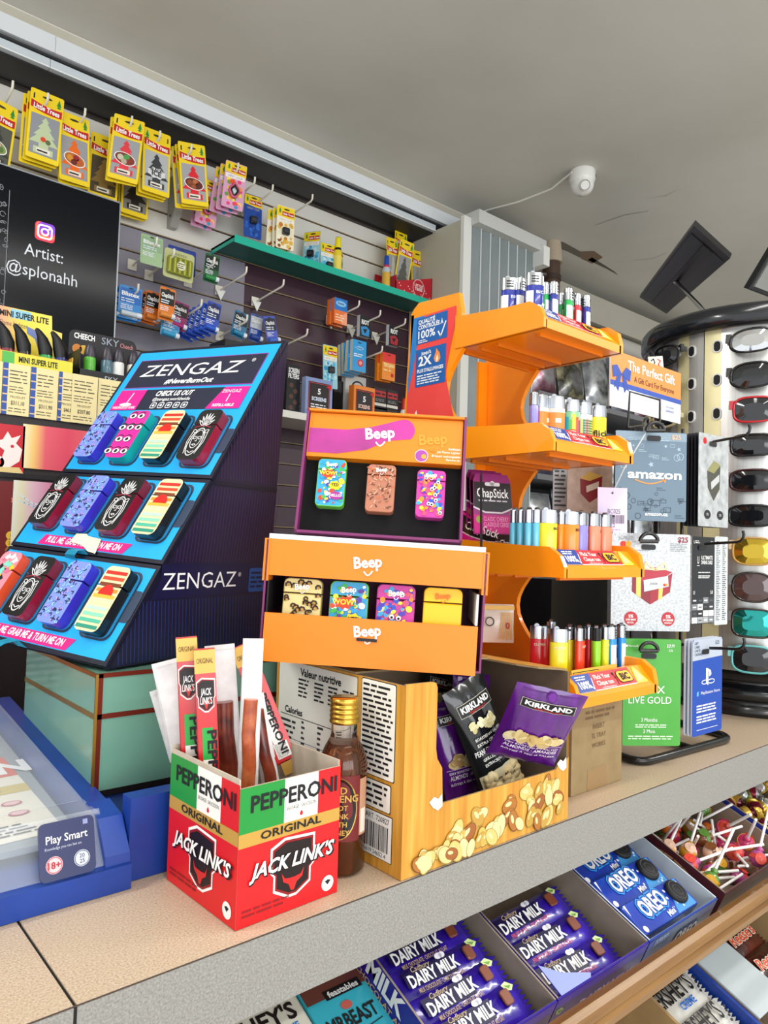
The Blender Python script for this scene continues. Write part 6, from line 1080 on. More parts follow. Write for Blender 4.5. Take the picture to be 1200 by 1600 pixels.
def dr_riot(c):
    def f(b, w, h): b.rect(-w * .5, -h, w * .5, 0, mat('14141a', .35), I4, .5); b.text('RIOT', 0, -h * .4, h * .2, WHITE, I4, 2, bold=.04, fit=w * .7); b.pol([(-w * .4, -h * .55), (w * .1, -h * .48), (w * .42, -h * .62), (w * .36, -h * .95), (-w * .3, -h * .92)], mat(c, .4), I4, 1); b.pol([(-w * .2, -h * .65), (w * .2, -h * .6), (0, -h * .85)], mat('14141a'), I4, 2)
    return f
carton('black carton with a blue picture on the dark wall', 571, 494, 1.81, .044, .068, .015, 'd8dce0', dr_riot('2a8ac8')); carton('black carton with a red picture on the dark wall', 616, 509, 1.81, .044, .068, .015, 'd8dce0', dr_riot('a82a34'))
hang(vent_card, 'yellow topped vent air freshener card on the dark wall', 516, 540, 1.78, 6, 3, 1, kind='aqua', w=.058, h=.13)
def dr_blue(b, w, h): b.disc(0, -h * .08, .008, mat('0f3a5a'), I4, 1, .002); b.disc(0, -h * .25, w * .3, mat('9ad0f0'), I4, 1, h * .06); b.text('Durex', 0, -h * .28, h * .07, mat('1a5a9a'), I4, 2, bold=.03); b.disc(w * .1, -h * .72, w * .22, mat('c83a3a'), I4, 1); b.disc(w * .1, -h * .72, w * .12, mat('e8a0a0'), I4, 2); b.greek(-w * .4, -h * .55, w * .3, -h * .42, 2, WHITE, I4, 2)
carton('bright blue carton in front of its row', 562, 532, 1.775, .055, .098, .012, '2f9ad8', dr_blue, n=4, side='d8cfb0')
def dr_troj(b, w, h): b.rect(-w / 2, -h * .35, w / 2, 0, mat('e03a32', .4), I4, 1); b.disc(0, -h * .08, .008, mat('7a1a1a'), I4, 2, .002); b.text('TROJAN', 0, -h * .52, h * .13, mat('f8e2a0'), I4, 2, bold=.04, fit=w * .85); b.greek(-w * .4, -h * .7, w * .2, -h * .58, 1, mat('f8d890'), I4, 2); b.disc(w * .28, -h * .8, w * .12, mat('c8281e'), I4, 2)
carton('orange and red carton on the dark wall', 608, 552, 1.775, .055, .088, .014, 'ee8a1e', dr_troj, n=2)
# ---- white shelf behind the displays and the boxes standing on it
e = aty(550, 658, 1.74); SZ = e.z; b = MB(); b.box(.93, 1.742, 1.74, YW - .001, SZ - .02, SZ, mat('e4e2da', .5)); b.box(.93, .945, 1.742, YW - .001, SZ - .02, SZ + .12, mat('dedacb', .5)); tag(b.build('stock_shelf', world=True), 'white shelf on the dark wall behind the orange drawer display', 'shelf')
def box_on(label, px, px1, pytop, Y, d, col, draw, name='small_carton', yaw=0, zb=None, group='boxes on the white shelf'):
    a, c = aty(px, pytop, Y), aty(px1, pytop, Y); w = c.x - a.x; zt = (aty((px + px1) / 2, pytop, Y)).z; z0 = (zb if zb is not None else SZ + .0005); h = zt - z0; F = fr((a.x, Y, z0), (1, 0, 0), (0, 0, 1)); b = MB(); b.prism([(0, 0), (w, 0), (w, h), (0, h)], -d, 0, mat(col, .4)); draw(b, w, h); return tag(b.build(name, None, F), label, 'carton', group)
def dr_scr(b, w, h): b.text('SCREEN', w * .5, h * .84, h * .09, WHITE, I4, 1, bold=.03, fit=w * .8); b.text('FILTERS', w * .5, h * .73, h * .09, WHITE, I4, 1, bold=.03, fit=w * .8); [b.disc(w * (.35 + .3 * (q % 2)), h * (.15 + .11 * q), w * .15, mat('5a3a2c'), I4, 1) for q in range(5)]
box_on('tall black screen filter box at the left end of the white shelf', 449, 470, 570, 1.80, .03, '131315', dr_scr)
def dr_fr(edge, ink, n):
    def f(b, w, h): b.rect(w * .02, h * .02, w * .98, h * .98, mat(edge, .4), I4, 1); b.rect(w * .1, h * .1, w * .9, h * .9, mat('1a1214', .4), I4, 2); b.ring([(w * .13, h * .13), (w * .87, h * .13), (w * .87, h * .87), (w * .13, h * .87)], w * .02, mat('c03a3a'), I4, 3); b.text('5', w * .5, h * .6, h * .14, WHITE, I4, 3, bold=.03); b.text('SCREENS', w * .5, h * .43, h * .09, mat(ink), I4, 3, bold=.04, fit=w * .55); b.greek(w * .2, h * .17, w * .8, h * .36, 3, WHITE, I4, 3, rag=.1); b.pol([(w * .75, h * .82), (w * .95, h * .9), (w * .95, h * .75)], RED, I4, 4)
    return f
box_on('black screens box with a pale blue border on the white shelf', 478, 520, 592, 1.775, .02, '8a9ac0', dr_fr('8496c4', 'd8e0f0', 5)); box_on('second pale blue bordered box lower in front on the white shelf', 487, 523, 640, 1.755, .018, '8a9ac0', dr_fr('8496c4', 'd8e0f0', 5))
box_on('black screens box with an orange border on the white shelf', 553, 586, 604, 1.775, .025, 'e07a2a', dr_fr('e8862c', 'e8c0b0', 5)); box_on('low orange box in front on the white shelf', 551, 590, 650, 1.755, .015, 'e8841e', lambda b, w, h: b.rect(w * .2, h * .2, w * .95, h * .8, mat('2a1a14'), I4, 1))
def dr_red(b, w, h): b.rect(w * .05, h * .55, w * .95, h * .85, mat('b02028', .4), I4, 1); b.greek(w * .1, h * .6, w * .9, h * .8, 1, mat('2a0c10'), I4, 2, rag=0); b.rect(0, h * .08, w, h * .22, mat('d8d4cc'), I4, 1); b.greek(w * .1, h * .3, w * .9, h * .45, 2, mat('8a8a88'), I4, 2)
for k, (a, c, y, Yb, lb) in enumerate(((585, 604, 606, 1.80, 'black and red box, left one of the upper pair'), (605, 622, 610, 1.80, 'black and red box, right one of the upper pair'))): box_on(lb + ' on the white shelf', a, c, y, Yb, .03, '181416', dr_red, zb=SZ + .072)
for k, (a, c, lb) in enumerate(((585, 604, 'black and red box, left one of the lower pair'), (605, 622, 'black and red box, right one of the lower pair'))): box_on(lb + ' on the white shelf', a, c, 640, 1.80, .03, '181416', dr_red)
box_on('white wheel picture box behind the orange bordered one', 540, 572, 588, 1.84, .02, 'c8c8c4', lambda b, w, h: (b.ring(circ(w * .6, h * .75, w * .3), w * .06, mat('3a3a3c'), I4, 1), b.ring(circ(w * .6, h * .75, w * .15), w * .04, mat('5a5a5c'), I4, 1)))
box_on('dark box with white letters between the screens boxes', 525, 550, 648, 1.765, .02, '222224', lambda b, w, h: b.text('OCB', w * .5, h * .3, h * .4, WHITE, I4, 1, bold=.04, fit=w * .8)); box_on('black box at the back between the screens boxes on the shelf', 522, 548, 596, 1.85, .02, '0e0e10', lambda b, w, h: None)
c = aty(631, 660, 1.79); c.z = SZ + .0005; spray('small red and white bottle at the right end of the white shelf', c, .115, 'e6e2da', 'c8282c', 'd8602a', 'c8282c')
# ---- TV
tvm = mat('060a12', .16, ior=1.3); T = thing('television', 'black wall mounted TV showing an artist tag in white letters', 'TV', (.1, 1.74, .72)); TXR, TZT, TZB, TY = .628, 1.102, .70, 1.72
b = MB(); b.box(-.5, TXR, TY, TY + .02, TZB, TZT, tvm); b.box(-.48, TXR - .03, TY + .02, TY + .05, TZB + .02, TZT - .08, mat('141518', .5)); b.build('screen', T, world=True)
b = MB(); sv = mat('9ea4aa', .3, .6); b.box(-.5, TXR + .001, TY - .001, TY + .012, TZT, TZT + .003, sv); b.box(TXR, TXR + .003, TY - .001, TY + .02, TZB, TZT + .003, sv); b.box(-.5, TXR + .001, TY - .001, TY + .012, TZB - .004, TZB, sv); b.build('bezel', T, world=True)
FT_ = fr((0, TY - .0006, 0), (1, 0, 0), (0, 0, 1)); glow = mat('b9bcc0', .5, 0, .55); b = MB()
def tvp(px, py): p = aty(px, py, TY); return p.x, p.z
x, z = tvp(68, 405); x2 = tvp(97, 400)[0]; b.text('Artist:', x, z, .026, glow, FT_, 2, fit=tvp(99, 400)[0] - tvp(38, 400)[0])
x, z = tvp(66, 436); b.text('@splonahh', x, z, .026, glow, FT_, 2, fit=tvp(122, 430)[0] - tvp(10, 430)[0])
x, z = tvp(70, 363); s = .021
for k, c in enumerate(('d8344a', 'e8743a', 'c8348a', '7a3ac0')): b.rr(x - s + s * .12 * k, z - s + s * .3 * k, x + s, z + s, s * .4, mat(c, .5, 0, .45), FT_, 1 + k * .2)
gl2 = mat('f0f0f0', .5, 0, .7); b.ring(rrp(x - s * .68, z - s * .68, x + s * .68, z + s * .68, s * .35, 4), s * .16, gl2, FT_, 3); b.ring(circ(x, z, s * .34), s * .15, gl2, FT_, 3); b.disc(x + s * .4, z + s * .4, s * .1, gl2, FT_, 3)
r = random.Random(5); xr = tvp(12, 330)[0]
for k in range(70): xx, zz = xr - r.random() * .05, TZB + .1 + r.random() * .26; b.ring(circ(xx, zz, r.uniform(.002, .006), r.uniform(.002, .006), 7), .001, mat('8a8d92', .5, 0, .3), FT_, 1, r.random() > .4)
b.rect(xr + .001, TZB + .08, xr + .002, TZT - .05, mat('8a8d92', .5, 0, .3), FT_, 1); b.build('screen_picture', T, world=True)
# ---- back counter unit on the left: price slips, posters, lighter boxes
YC = 1.36; tz = aty(60, 575, YC).z
b = MB(); b.box(-.7, .60, YC + .003, YC + .26, -.95, tz - .012, mat('2a2224', .5)); b.box(-.7, .60, YC - .004, YC + .003, aty(50, 745, YC).z - .004, aty(50, 745, YC).z + .004, mat('121013', .4)); tag(b.build('back_counter', world=True), 'dark back counter unit behind the till, left of the blue display', 'cabinet')
def slip(label, px0, px1, price, strip, Y=YC - .002):
    x0, x1 = aty(px0, 620, Y).x, aty(px1, 620, Y).x; h = .088; F = fr((x0, Y, tz - h), (1, 0, 0), (0, 0, 1)); w = x1 - x0; b = MB(); b.box(0, w, 0, h, -.0008, 0, mat('e3d49e', .6))
    if strip:
        b.rect(0, 0, w * .18, h, mat('2c4f9c', .5), I4, 1)
        for k in range(6): b.rect(0, h * (.16 * k + .06), w * .18, h * (.16 * k + .085), mat('d8b890'), I4, 2)
    o = w * .24 if strip else w * .08
    for y0, y1, n in ((.62, .9, 4), (.42, .58, 3), (.05, .16, 2)): b.greek(o, h * y0, w * .92, h * y1, n, mat('4f4a3a'), I4, 1, fill=.3)
    b.text(price, (o + w * .9) / 2, h * .2, h * .075, mat('4a4432'), I4, 1, bold=.02, fit=w * .5); b.text('PRODUIT', (o + w * .9) / 2, h * .33, h * .045, mat('4f4a3a'), I4, 1)
    tag(b.build('price_slip', None, F), label, 'paper slip', 'printed slips taped along the back counter')
slip('yellow slip with a blue strip at the left photo edge', 3, 46, '$311.10', 1); slip('yellow slip with a blue strip, second from the left', 47, 90, '$311.90', 1); slip('yellow slip with a blue strip half covered by its neighbour', 91, 120, '$46.00', 1); slip('yellow slip without a strip, edge on top of its neighbour', 112, 152, '$207.80', 0, YC - .004); slip('plain yellow slip nearest the blue display', 153, 200, '$120.50', 0); slip('yellow slip cut off by the left photo edge', -40, 2, '$311.10', 1)
def poster(label, q0, q1, draw, Y=YC - .003, name='poster'):
    a, c = aty(*q0, Y), aty(*q1, Y); F = fr((a.x, Y, c.z), (1, 0, 0), (0, 0, 1)); w, h = c.x - a.x, a.z - c.z; b = MB(); b.box(0, w, 0, h, -.003, 0, mat('e8e4dc', .5)); draw(b, w, h); tag(b.build(name, None, F), label, 'poster', 'posters on the back counter')
def hgrad(name, cols):
    m = bpy.data.materials.new(name); m.use_nodes = True; nt = m.node_tree; bs = nt.nodes['Principled BSDF']; tc = nt.nodes.new('ShaderNodeTexCoord'); sx_ = nt.nodes.new('ShaderNodeSeparateXYZ'); rp = nt.nodes.new('ShaderNodeValToRGB'); e = rp.color_ramp.elements
    while len(e) < len(cols): e.new(.5)
    for i, (p, c) in enumerate(cols): e[i].position = p; e[i].color = lin(c)
    nt.links.new(tc.outputs['Generated'], sx_.inputs[0]); nt.links.new(sx_.outputs[0], rp.inputs[0]); nt.links.new(rp.outputs[0], bs.inputs['Base Color']); bs.inputs['Roughness'].default_value = .3; return m
def d_dragon(b, w, h):
    b.rect(0, 0, w, h, mat('c0182a', .4), I4, 1); W = mat('ecdcd8', .45); b.pol([(w * .3, h * .1), (w * .6, h * .05), (w * .9, h * .25), (w * .95, h * .5), (w * .8, h * .62), (w * .9, h * .8), (w * .7, h * .72), (w * .6, h * .85), (w * .5, h * .68), (w * .3, h * .6), (w * .55, h * .45), (w * .5, h * .3)], W, I4, 2); b.disc(w * .4, h * .2, w * .16, W, I4, 2); b.disc(w * .4, h * .2, w * .09, mat('c0182a'), I4, 3); b.disc(w * .72, h * .55, w * .04, mat('c0182a'), I4, 3)
    b.pol([(0, h * .8), (w * .3, h * .92), (w * .4, h), (w * .1, h)], mat('f0a02a'), I4, 2); b.pol([(w * .1, 0), (w, 0), (w * .9, h * .12), (w * .4, h * .1)], mat('d8c080'), I4, 3)
poster('red poster with a white dragon drawing', (-30, 658), (36, 740), d_dragon)
poster('pink poster with a cream and yellow left edge, behind the blue display', (37, 662), (168, 742), lambda b, w, h: b.rect(0, 0, w, h, hgrad('pink_fade', [(0, 'e8e2b8'), (.12, 'ecc070'), (.25, 'dc5a68'), (.5, 'd8405c'), (1, 'dc6a60')]), I4, 1))
def d_num(b, w, h):
    b.rect(0, 0, w, h, mat('6c1a1c', .4), I4, 1)
    for k in range(6): b.disc(w * .82, h * (.42 - .08 * k), w * .1, mat('d8b02a' if k < 2 else '9a6a3a'), I4, 2); b.text(('1', '23', '0', '0', '0', '5')[k], w * .82, h * (.405 - .08 * k), h * .03, mat('3a1a10'), I4, 3)
    for x, y in ((.85, .8), (.4, .7)): b.pol([(w * (x + (.08 if q % 2 else .04) * math.cos(q * PI / 4)), h * y + w * (.08 if q % 2 else .04) * math.sin(q * PI / 4)) for q in range(8)], mat('c87a5a'), I4, 2)
    b.text('GAME JEU', w * .9, h * .55, h * .025, WHITE, I4, 2, rot=-1.1)
poster('dark red number card below the dragon poster', (-40, 748), (26, 898), d_num)
def d_wave(b, w, h):
    b.rect(0, 0, w, h, hgrad('wave_fade', [(0, 'dcdcd0'), (.12, 'd8d2b0'), (.3, 'd8b0c0'), (.6, 'c87a9a'), (1, 'd06a70')]), I4, 1); b.line([(w * (.1 + .9 * t), h * (.85 - .1 * math.sin(5 * t))) for t in [q / 12 for q in range(13)]], h * .012, mat('c8e0ec'), I4, 2); b.line([(w * (.1 + .9 * t), h * (.78 - .22 * t)) for t in [q / 12 for q in range(13)]], h * .012, mat('b8d8ec'), I4, 2)
    b.rr(w * .28, h * .32, w * .95, h * .58, w * .06, mat('161014'), I4, 3); b.text('RX', w * .6, h * .37, h * .15, mat('e0d81e'), I4, 4, bold=.06); b.rect(w * .0, h * .15, w * .3, h * .24, mat('1a1a1c'), I4, 3); b.rect(0, h * .02, w * .3, h * .08, mat('c8202a'), I4, 3); b.rect(w * .25, h * .25, w, h * .3, mat('1a1418'), I4, 3)
poster('pink wave poster with a black and yellow logo block', (22, 750), (112, 895), d_wave, YC - .007)
# lighter boxes standing on the unit
def torch(label, px, py, col):
    p = aty(px, py, YC + .03); p.z = tz - .0115; T = thing('torch_lighter', label, 'lighter', M.Translation(p) @ M.Rotation(.25, 4, 'Z'), 'pistol lighters in the rainbow box'); b = MB(); h = .07
    b.loft([[(x * k + dx, y * k, z) for x, y in circ(0, 0, .011, .009, 12)] for z, k, dx in ((0, .9, 0), (.02, 1.1, 0), (h * .62, 1.0, -.002))], mat(col, .2, coat=.5)); b.build('body', T); b = MB()
    b.loft([[(x * k + dx, y * k, z) for x, y in circ(0, 0, .012, .009, 12)] for z, k, dx in ((h * .6, 1.0, -.002), (h * .8, 1.1, -.004), (h * 1.05, .8, -.010), (h * 1.2, .5, -.018), (h * 1.25, .2, -.02))], BLACK); b.build('head', T)
rain = hgrad('rainbow_card', [(0, 'e87a8a'), (.25, 'eaa078'), (.5, 'f0d23a'), (.75, 'f0dc4a'), (1, 'e8d870')])
a, c = aty(-20, 578, YC), aty(114, 590, YC); zt = aty(60, 492, YC + .085).z; T = thing('lighter_carton', 'rainbow coloured open carton of pistol lighters with lettered header', 'carton', ((a.x + c.x) / 2, YC + .04, tz - .012)); w = c.x - a.x
F = fr((a.x, YC + .075, tz - .012), (1, 0, 0), (0, 0, 1)); h = zt - tz + .012; b = MB(); o = [(0, 0), (w, 0), (w, h * .78), (w * .87, h * .8), (w * .86, h), (w * .18, h), (w * .16, h * .88), (0, h * .86)]; b.prism(o, -.002, 0, mat('e8d8a0', .4), F); b.pol(o, rain, F, 1); b.rect(w * .35, h * .86, w * .6, h * .985, mat('8ac4d8', .4), F, 2); b.text('MINI SUPER LITE', w * .52, h * .87, h * .08, INK, F, 3, bold=.03, fit=w * .6); b.text('Jet Flame Lighter', w * .35, h * .74, h * .07, mat('5a5a5a'), F, 3, fit=w * .42); b.pol([(w * .55, h * .78), (w * .75, h * .72), (w * .85, h * .5), (w * .78, h * .36), (w * .7, h * .5), (w * .66, h * .62), (w * .56, h * .68)], mat('6a7ab0', .4), F, 3); b.greek(w * .1, h * .6, w * .4, h * .7, 2, mat('e8b0b8'), F, 3); b.build('header_card', T, world=True)
b = MB(); F = fr((a.x, YC + .004, tz - .0115), (1, 0, 0), (0, 0, 1)); b.box(0, w, 0, .033, -.0015, 0, mat('d8b83a', .4), F); b.rect(w * .16, .001, w * .5, .032, mat('4fae4a', .4), F, 1); b.rect(w * .3, .001, w * .998, .032, mat('d9d03a', .4), F, 1.5); b.text('MINI SUPER LITE', w * .58, .017, .0095, INK, F, 3, bold=.03, fit=w * .46); b.greek(w * .34, .005, w * .85, .013, 2, mat('5a6a2a'), F, 3); b.box(a.x + w - .0015, a.x + w, YC + .004, YC + .073, tz - .0115, tz + .03, mat('d8a83a', .4)); b.box(a.x, a.x + w, YC + .004, YC + .073, tz - .0119, tz - .0112, mat('d8a83a', .4)); b.build('tray', T, world=True)
for k, (px, cl, lb) in enumerate(((12, '7a1f2a', 'dark red pistol lighter in the rainbow carton'), (38, '1c1a1c', 'black pistol lighter in the rainbow carton'), (72, '1f9a48', 'green pistol lighter in the rainbow carton'), (96, '1f2a7a', 'dark blue pistol lighter in the rainbow carton'))): torch(lb, px, 575, cl)
a, c = aty(124, 590, YC), aty(232, 610, YC); w = c.x - a.x; T = thing('lighter_carton', 'black open carton of printed torch lighters behind the blue display', 'carton', ((a.x + c.x) / 2, YC + .03, tz - .012)); b = MB(); F = fr((a.x, YC + .07, tz - .012), (1, 0, 0), (0, 0, 1)); h = .112
b.prism(rrp(0, 0, w, h, .012), -.002, 0, mat('101014', .35), F); b.text('CHEECH', w * .22, h * .86, h * .09, WHITE, F, 2, bold=.03, fit=w * .3); [b.disc(w * (.12 + .1 * q), h * .68, w * .07, mat(c_), F, 2) for q, c_ in enumerate(('c87a2a', 'd8a83a', 'b84a3a'))]; b.text('SKY', w * .6, h * .84, h * .12, mat('9aa0b0'), F, 2, fit=w * .26); b.text('Cheech', w * .85, h * .84, h * .08, mat('d88a90'), F, 2, fit=w * .2); b.build('header_card', T, world=True)
b = MB(); F = fr((a.x, YC + .004, tz - .0115), (1, 0, 0), (0, 0, 1)); b.box(0, w, 0, .025, -.0015, 0, mat('0e0e12', .35), F); b.text('SKY', w * .45, .008, .01, mat('b0b4c0'), F, 2); b.text('CHEECH', w * .85, .006, .007, mat('d87a80'), F, 2); b.box(a.x, a.x + .0015, YC + .004, YC + .068, tz - .0115, tz + .05, mat('101014', .35)); b.box(a.x, a.x + w, YC + .004, YC + .068, tz - .0119, tz - .0112, mat('101014')); b.build('tray', T, world=True)
for k, (px, cl, lb) in enumerate(((139, '58b03a', 'green torch lighter at the left of the black carton'), (166, '4a6a78', 'teal patterned torch lighter in the black carton'), (184, 'd8d8d4', 'white scribbled torch lighter in the black carton'), (207, 'e0d8c8', 'cream torch lighter nearest the blue display'))):
    p = aty(px, 585, YC + .03); p.z = tz - .011; T = thing('torch_lighter', lb, 'lighter', M.Translation(p), 'torch lighters in the black carton'); b = MB(); b.lathe([(.0095, 0), (.011, .003), (.011, .05), (.010, .053)], mat(cl, .3, coat=.3), n=14); b.build('body', T); b = MB(); b.lathe([(.0105, .053), (.011, .06), (.008, .075), (.006, .08), (.001, .081)], mat('3a3640', .3), n=14); b.build('head', T)
p = aty(362, 545, 1.62); b = MB(); b.box(p.x - .03, p.x + .06, 1.6, 1.68, -.95, p.z + .016, mat('121416', .35)); tag(b.build('black_carton', world=True), 'tall black carton peeking above the blue display top', 'carton')
F = fr((.10, 1.075, .0005), (1, 0, 0), (0, 0, 1)); b = MB(); b.box(0, .162, .0, .21, -.06, 0, mat('14161a', .3, coat=.3), F); b.rect(.03, .04, .085, .2, mat('b8203a', .4), F, 1); b.greek(.1, .05, .155, .2, 16, mat('c8ccd0'), F, 1)
tag(b.build('black_carton', None, M.Translation((0, 0, 0))), 'black carton with a red stripe and small white print left of the green tin', 'carton')
# ================================================================ candy rack under the counter edge
TL = math.radians(23); gv = V((0, math.cos(TL), math.sin(TL))); gn = V((0, -math.sin(TL), math.cos(TL)))
G1 = fr((0, .45, -.143), (1, 0, 0), gv); G2 = fr((0, .42, -.36), (1, 0, 0), gv)
def gq(G, px, py, n=0):
    q = G.inverted() @ atp(px, py, G @ V((0, 0, n)), V(G.col[2][:3])); return q.x, q.y
wood = noisy('honey_wood', ['6e4718', '805722', '926930'], 7, .3, stretch=(.6, 14, 14), coat=.4, kind='NOISE'); shelfm = mat('8a7458', .6); grey_b = noisy('grey_card', ['86796a', '958878'], 30, .8); kraft3 = noisy('tan_card', ['94774f', 'a5875c'], 30, .8)
T = thing('candy_rack', 'sloping wooden edged candy rack under the counter edge', 'rack', (1.0, .6, -.95))
b = MB(); b.box(.1, 2.4, -.005, .30, -.066, -.058, shelfm, G1); b.build('shelf', T, world=True)
b = MB(); b.prism([(0, 0), (.012, 0), (.016, .004), (.0165, .012), (.013, .0155), (.016, .020), (.014, .029), (.008, .033), (0, .033)], 0, 2.3, wood, fr((2.4, .445, -.187), (0, -1, 0), (0, 0, 1))); b.build('shelf_edge', T, world=True)
b = MB(); b.box(.1, 2.4, -.02, .34, -.068, -.06, shelfm, G2); b.build('shelf', T, world=True)
b = MB(); b.box(.1, 2.4, .79, .80, -.95, -.06, mat('4a3d30', .7)); b.box(.1, .112, .45, .79, -.95, -.06, mat('6a553c', .6)); b.box(2.388, 2.4, .45, .79, -.95, -.06, mat('6a553c', .6)); b.box(.1, 2.4, .50, .79, -.95, -.5, mat('3a3028', .7)); b.build('frame', T, world=True)
# the two open trays of purple chocolate bars
pur = mat('2c158c', .35, coat=.3); pur2 = mat('4a2ab8', .35); choc = mat('7a4028', .3, coat=.4); N0 = -.057
def leafm(b, F, x, y, s, l=2): b.pol([(x - s, y + s * .4), (x, y + s * .6), (x + s, y - s * .2), (x + s * .3, y - s * .7), (x - s * .6, y - s * .4)], mat('c8dc9a'), F, l); b.pol([(x - s * .6, y + s * .2), (x + s * .6, y - s * .1), (x, y - s * .4)], mat('6a9a3a'), F, l + 1)
def tray(name, label, u0, u1, v1, outer, inner, nt=0, front_h=-.001, draw=None, drop=.0, cat='carton', group=None, G=G1, n0=N0):
    T = thing(name, label, cat, G @ M.Translation(((u0 + u1) / 2, 0, n0 + .0005)), group); W = G @ I4; b = MB(); t = .0022
    def bx(*a, m=outer): b.box(*a, m, G)
    bx(u0, u1, 0, t, n0 + .0005, front_h); bx(u0, u1, v1 - t, v1, n0 + .0005, nt); bx(u0, u1, t, v1 - t, n0 + .0005, n0 + .002, m=inner)
    for x0, x1, xi in ((u0, u0 + t, u0 + t), (u1 - t, u1, u1 - t)):
        q = [(t, n0 + .002), (v1 - t, n0 + .002), (v1 - t, nt), (.035, nt), (t, nt - drop)]; F = G @ M(((0, 0, 1, x0), (1, 0, 0, 0), (0, 1, 0, 0), (0, 0, 0, 1))); b.prism(q, 0, t, inner, F)
        b.pol(q if x0 == u1 - t else q, outer, F @ M.Translation((0, 0, t)) if x0 != u0 else F, .4 if x0 != u0 else -.4)
    bx(u0 + t, u1 - t, v1 - t - .0004, v1 - t, n0 + .002, nt - .0005, m=inner); bx(u0 + t, u1 - t, t, t + .0004, n0 + .002, front_h - .0005, m=inner)
    b.build('tray', T, world=True); b = MB(); FF_ = G @ fr((u0, -.0001, 0), (1, 0, 0), (0, 0, 1)); FL_ = G @ fr((u0 - .0002, v1, 0), (0, -1, 0), (0, 0, 1))
    if draw: draw(b, FF_, FL_, u1 - u0, v1); b.build('tray_print', T, world=True)
    return T
def dr_dm(b, F, L, w, d):
    b.rect(0, N0 + .002, w, -.001, pur, F, 1); leafm(b, F, w * .07, -.02, .008); b.line([(w * .13, -.002), (w * .13, N0 + .003)], .0006, mat('8a70d8'), F, 2); b.text('DAIRY MILK', w * .6, -.04, .013, mat('c8c0e8'), F, 2, bold=.03, fit=w * .6)
    b.text('MILK', d * .45, -.02, .018, WHITE, L, 2, bold=.04, al='C'); b.text('CHOCOLAT AU LAIT', d * .5, -.03, .006, mat('c8a878'), L, 2, bold=.02, fit=d * .6); b.disc(d * .78, -.025, .014, choc, L, 2, .009, 14, -.4)
tray('chocolate_tray', 'purple tray of chocolate bars, nearest to the red carton', .487, .6385, .17, pur, grey_b, draw=dr_dm, drop=.0); tray('chocolate_tray', 'purple tray of chocolate bars beside the blue biscuit tray', .6405, .816, .165, pur, grey_b, draw=dr_dm)
def wave_pack(b, w, h, t, film, rip=.0009):
    def pos(u, v, s): e = max(0, math.sin(PI * u)) ** .4 * max(0, math.sin(PI * v)) ** .5; return ((u - .5) * w, (v - .5) * h, s * t * e + rip * math.sin(u * 41 + v * 11) * (1 - abs(2 * v - 1)) * s)
    b.grid(lambda u, v: pos(u, v, 1), 20, 8, film); b.grid(lambda u, v: pos(1 - u, v, -.5), 8, 4, film)
    zz = mat('2a1a9a', .25, coat=.5)
    for sg in (-1, 1): # crimped ends
        b.add([(sg * (w / 2 + .009 * (q % 2)) if q > -1 else 0, -h / 2 + h * q / 16, .0004) for q in range(17)] + [(sg * (w / 2 - .002), h / 2 - h * q / 16, .0006) for q in range(17)], [tuple(range(34))], film)
purfilm = noisy('purple_foil', ['22107a', '2c1494', '3a1eb0'], 30, .22, coat=.5, bump=.15)
def choc_bar(label, F, w=.142, h=.042, sub=('MILK CHOCOLATE · CHOCOLAT AU LAIT', 'c8a878')):
    T = thing('chocolate_bar', label, 'chocolate bar', F, 'purple wrapped chocolate bars'); b = MB(); wave_pack(b, w, h, .009, purfilm); b.build('wrapper', T); b = MB(); G = off(I4, z=.0098)
    b.pol([(-w * .44, -h * .02), (w * .1, -h * .1), (w * .12, h * .34), (-w * .44, h * .36)], mat('140a3e', .3, coat=.4), G, 0); b.text('Cadbury', -w * .24, h * .27, h * .12, mat('c8b088'), G, 1, shear=.2); b.text('DAIRY MILK', -w * .13, -h * .02, h * .27, WHITE, G, 1, bold=.03, fit=w * .56, rot=.02); b.text(sub[0], -w * .1, -h * .2, h * .1, mat(sub[1]), G, 1, bold=.01, fit=w * .52)
    b.disc(-w * .02, h * .38, .005, mat('e8e4f0'), G, 1, .003); b.disc(w * .02, h * .38, .004, mat('e8e4f0'), G, 1, .003); leafm(b, G, w * .37, h * .36, .0075, 1); b.build('print', T)
    b = MB(); b.prism(rrp(w * .24, -h * .02, w * .34, h * .34, .003), .0095, .0125, choc, I4, bev=.0012); b.build('chocolate_picture', T); return T
for k in range(5):
    v = .015 + .0285 * k; F = G1 @ M.Translation((.5628, v + .012, -.022)) @ M.Rotation(math.radians(12), 4, 'X') @ M.Rotation(.03 * math.sin(k * 2.1), 4, 'Z')
    choc_bar(('purple chocolate bar lowest in the left tray, above the tray front', 'purple chocolate bar second up in the left tray', 'purple chocolate bar third up in the left tray', 'purple chocolate bar fourth up in the left tray', 'purple chocolate bar under the counter edge in the left tray', 'hindmost purple chocolate bar in the left tray')[k], F, .122)
for k in range(3):
    F = G1 @ M.Translation((.7283, .0285 + .035 * k, -.034 + .001 * k)) @ M.Rotation(math.radians(10), 4, 'X') @ M.Rotation(.04 * (k - 1), 4, 'Z'); choc_bar('fruit chocolate bar with red print, ' + ('lowest of three in the right tray', 'middle of three in the right tray', 'top of three in the right tray')[k], F, .14, .045, ('FRUIT & NUT · FRUITS & NOIX', 'd8506a'))
b = MB(); b.pol([(.648, .002), (.652, .038), (.672, .02), (.705, .006), (.7, .002)], mat('9aa6e0', .3, coat=.3), off(G1, z=-.0005), 1); b.prism([(.648, .003), (.652, .038), (.672, .02), (.705, .006), (.7, .003)], -.0015, -.0006, pur2, G1); tag(b.build('torn_flap', world=True), 'torn pale blue carton flap at the front of the right purple tray', 'flap')
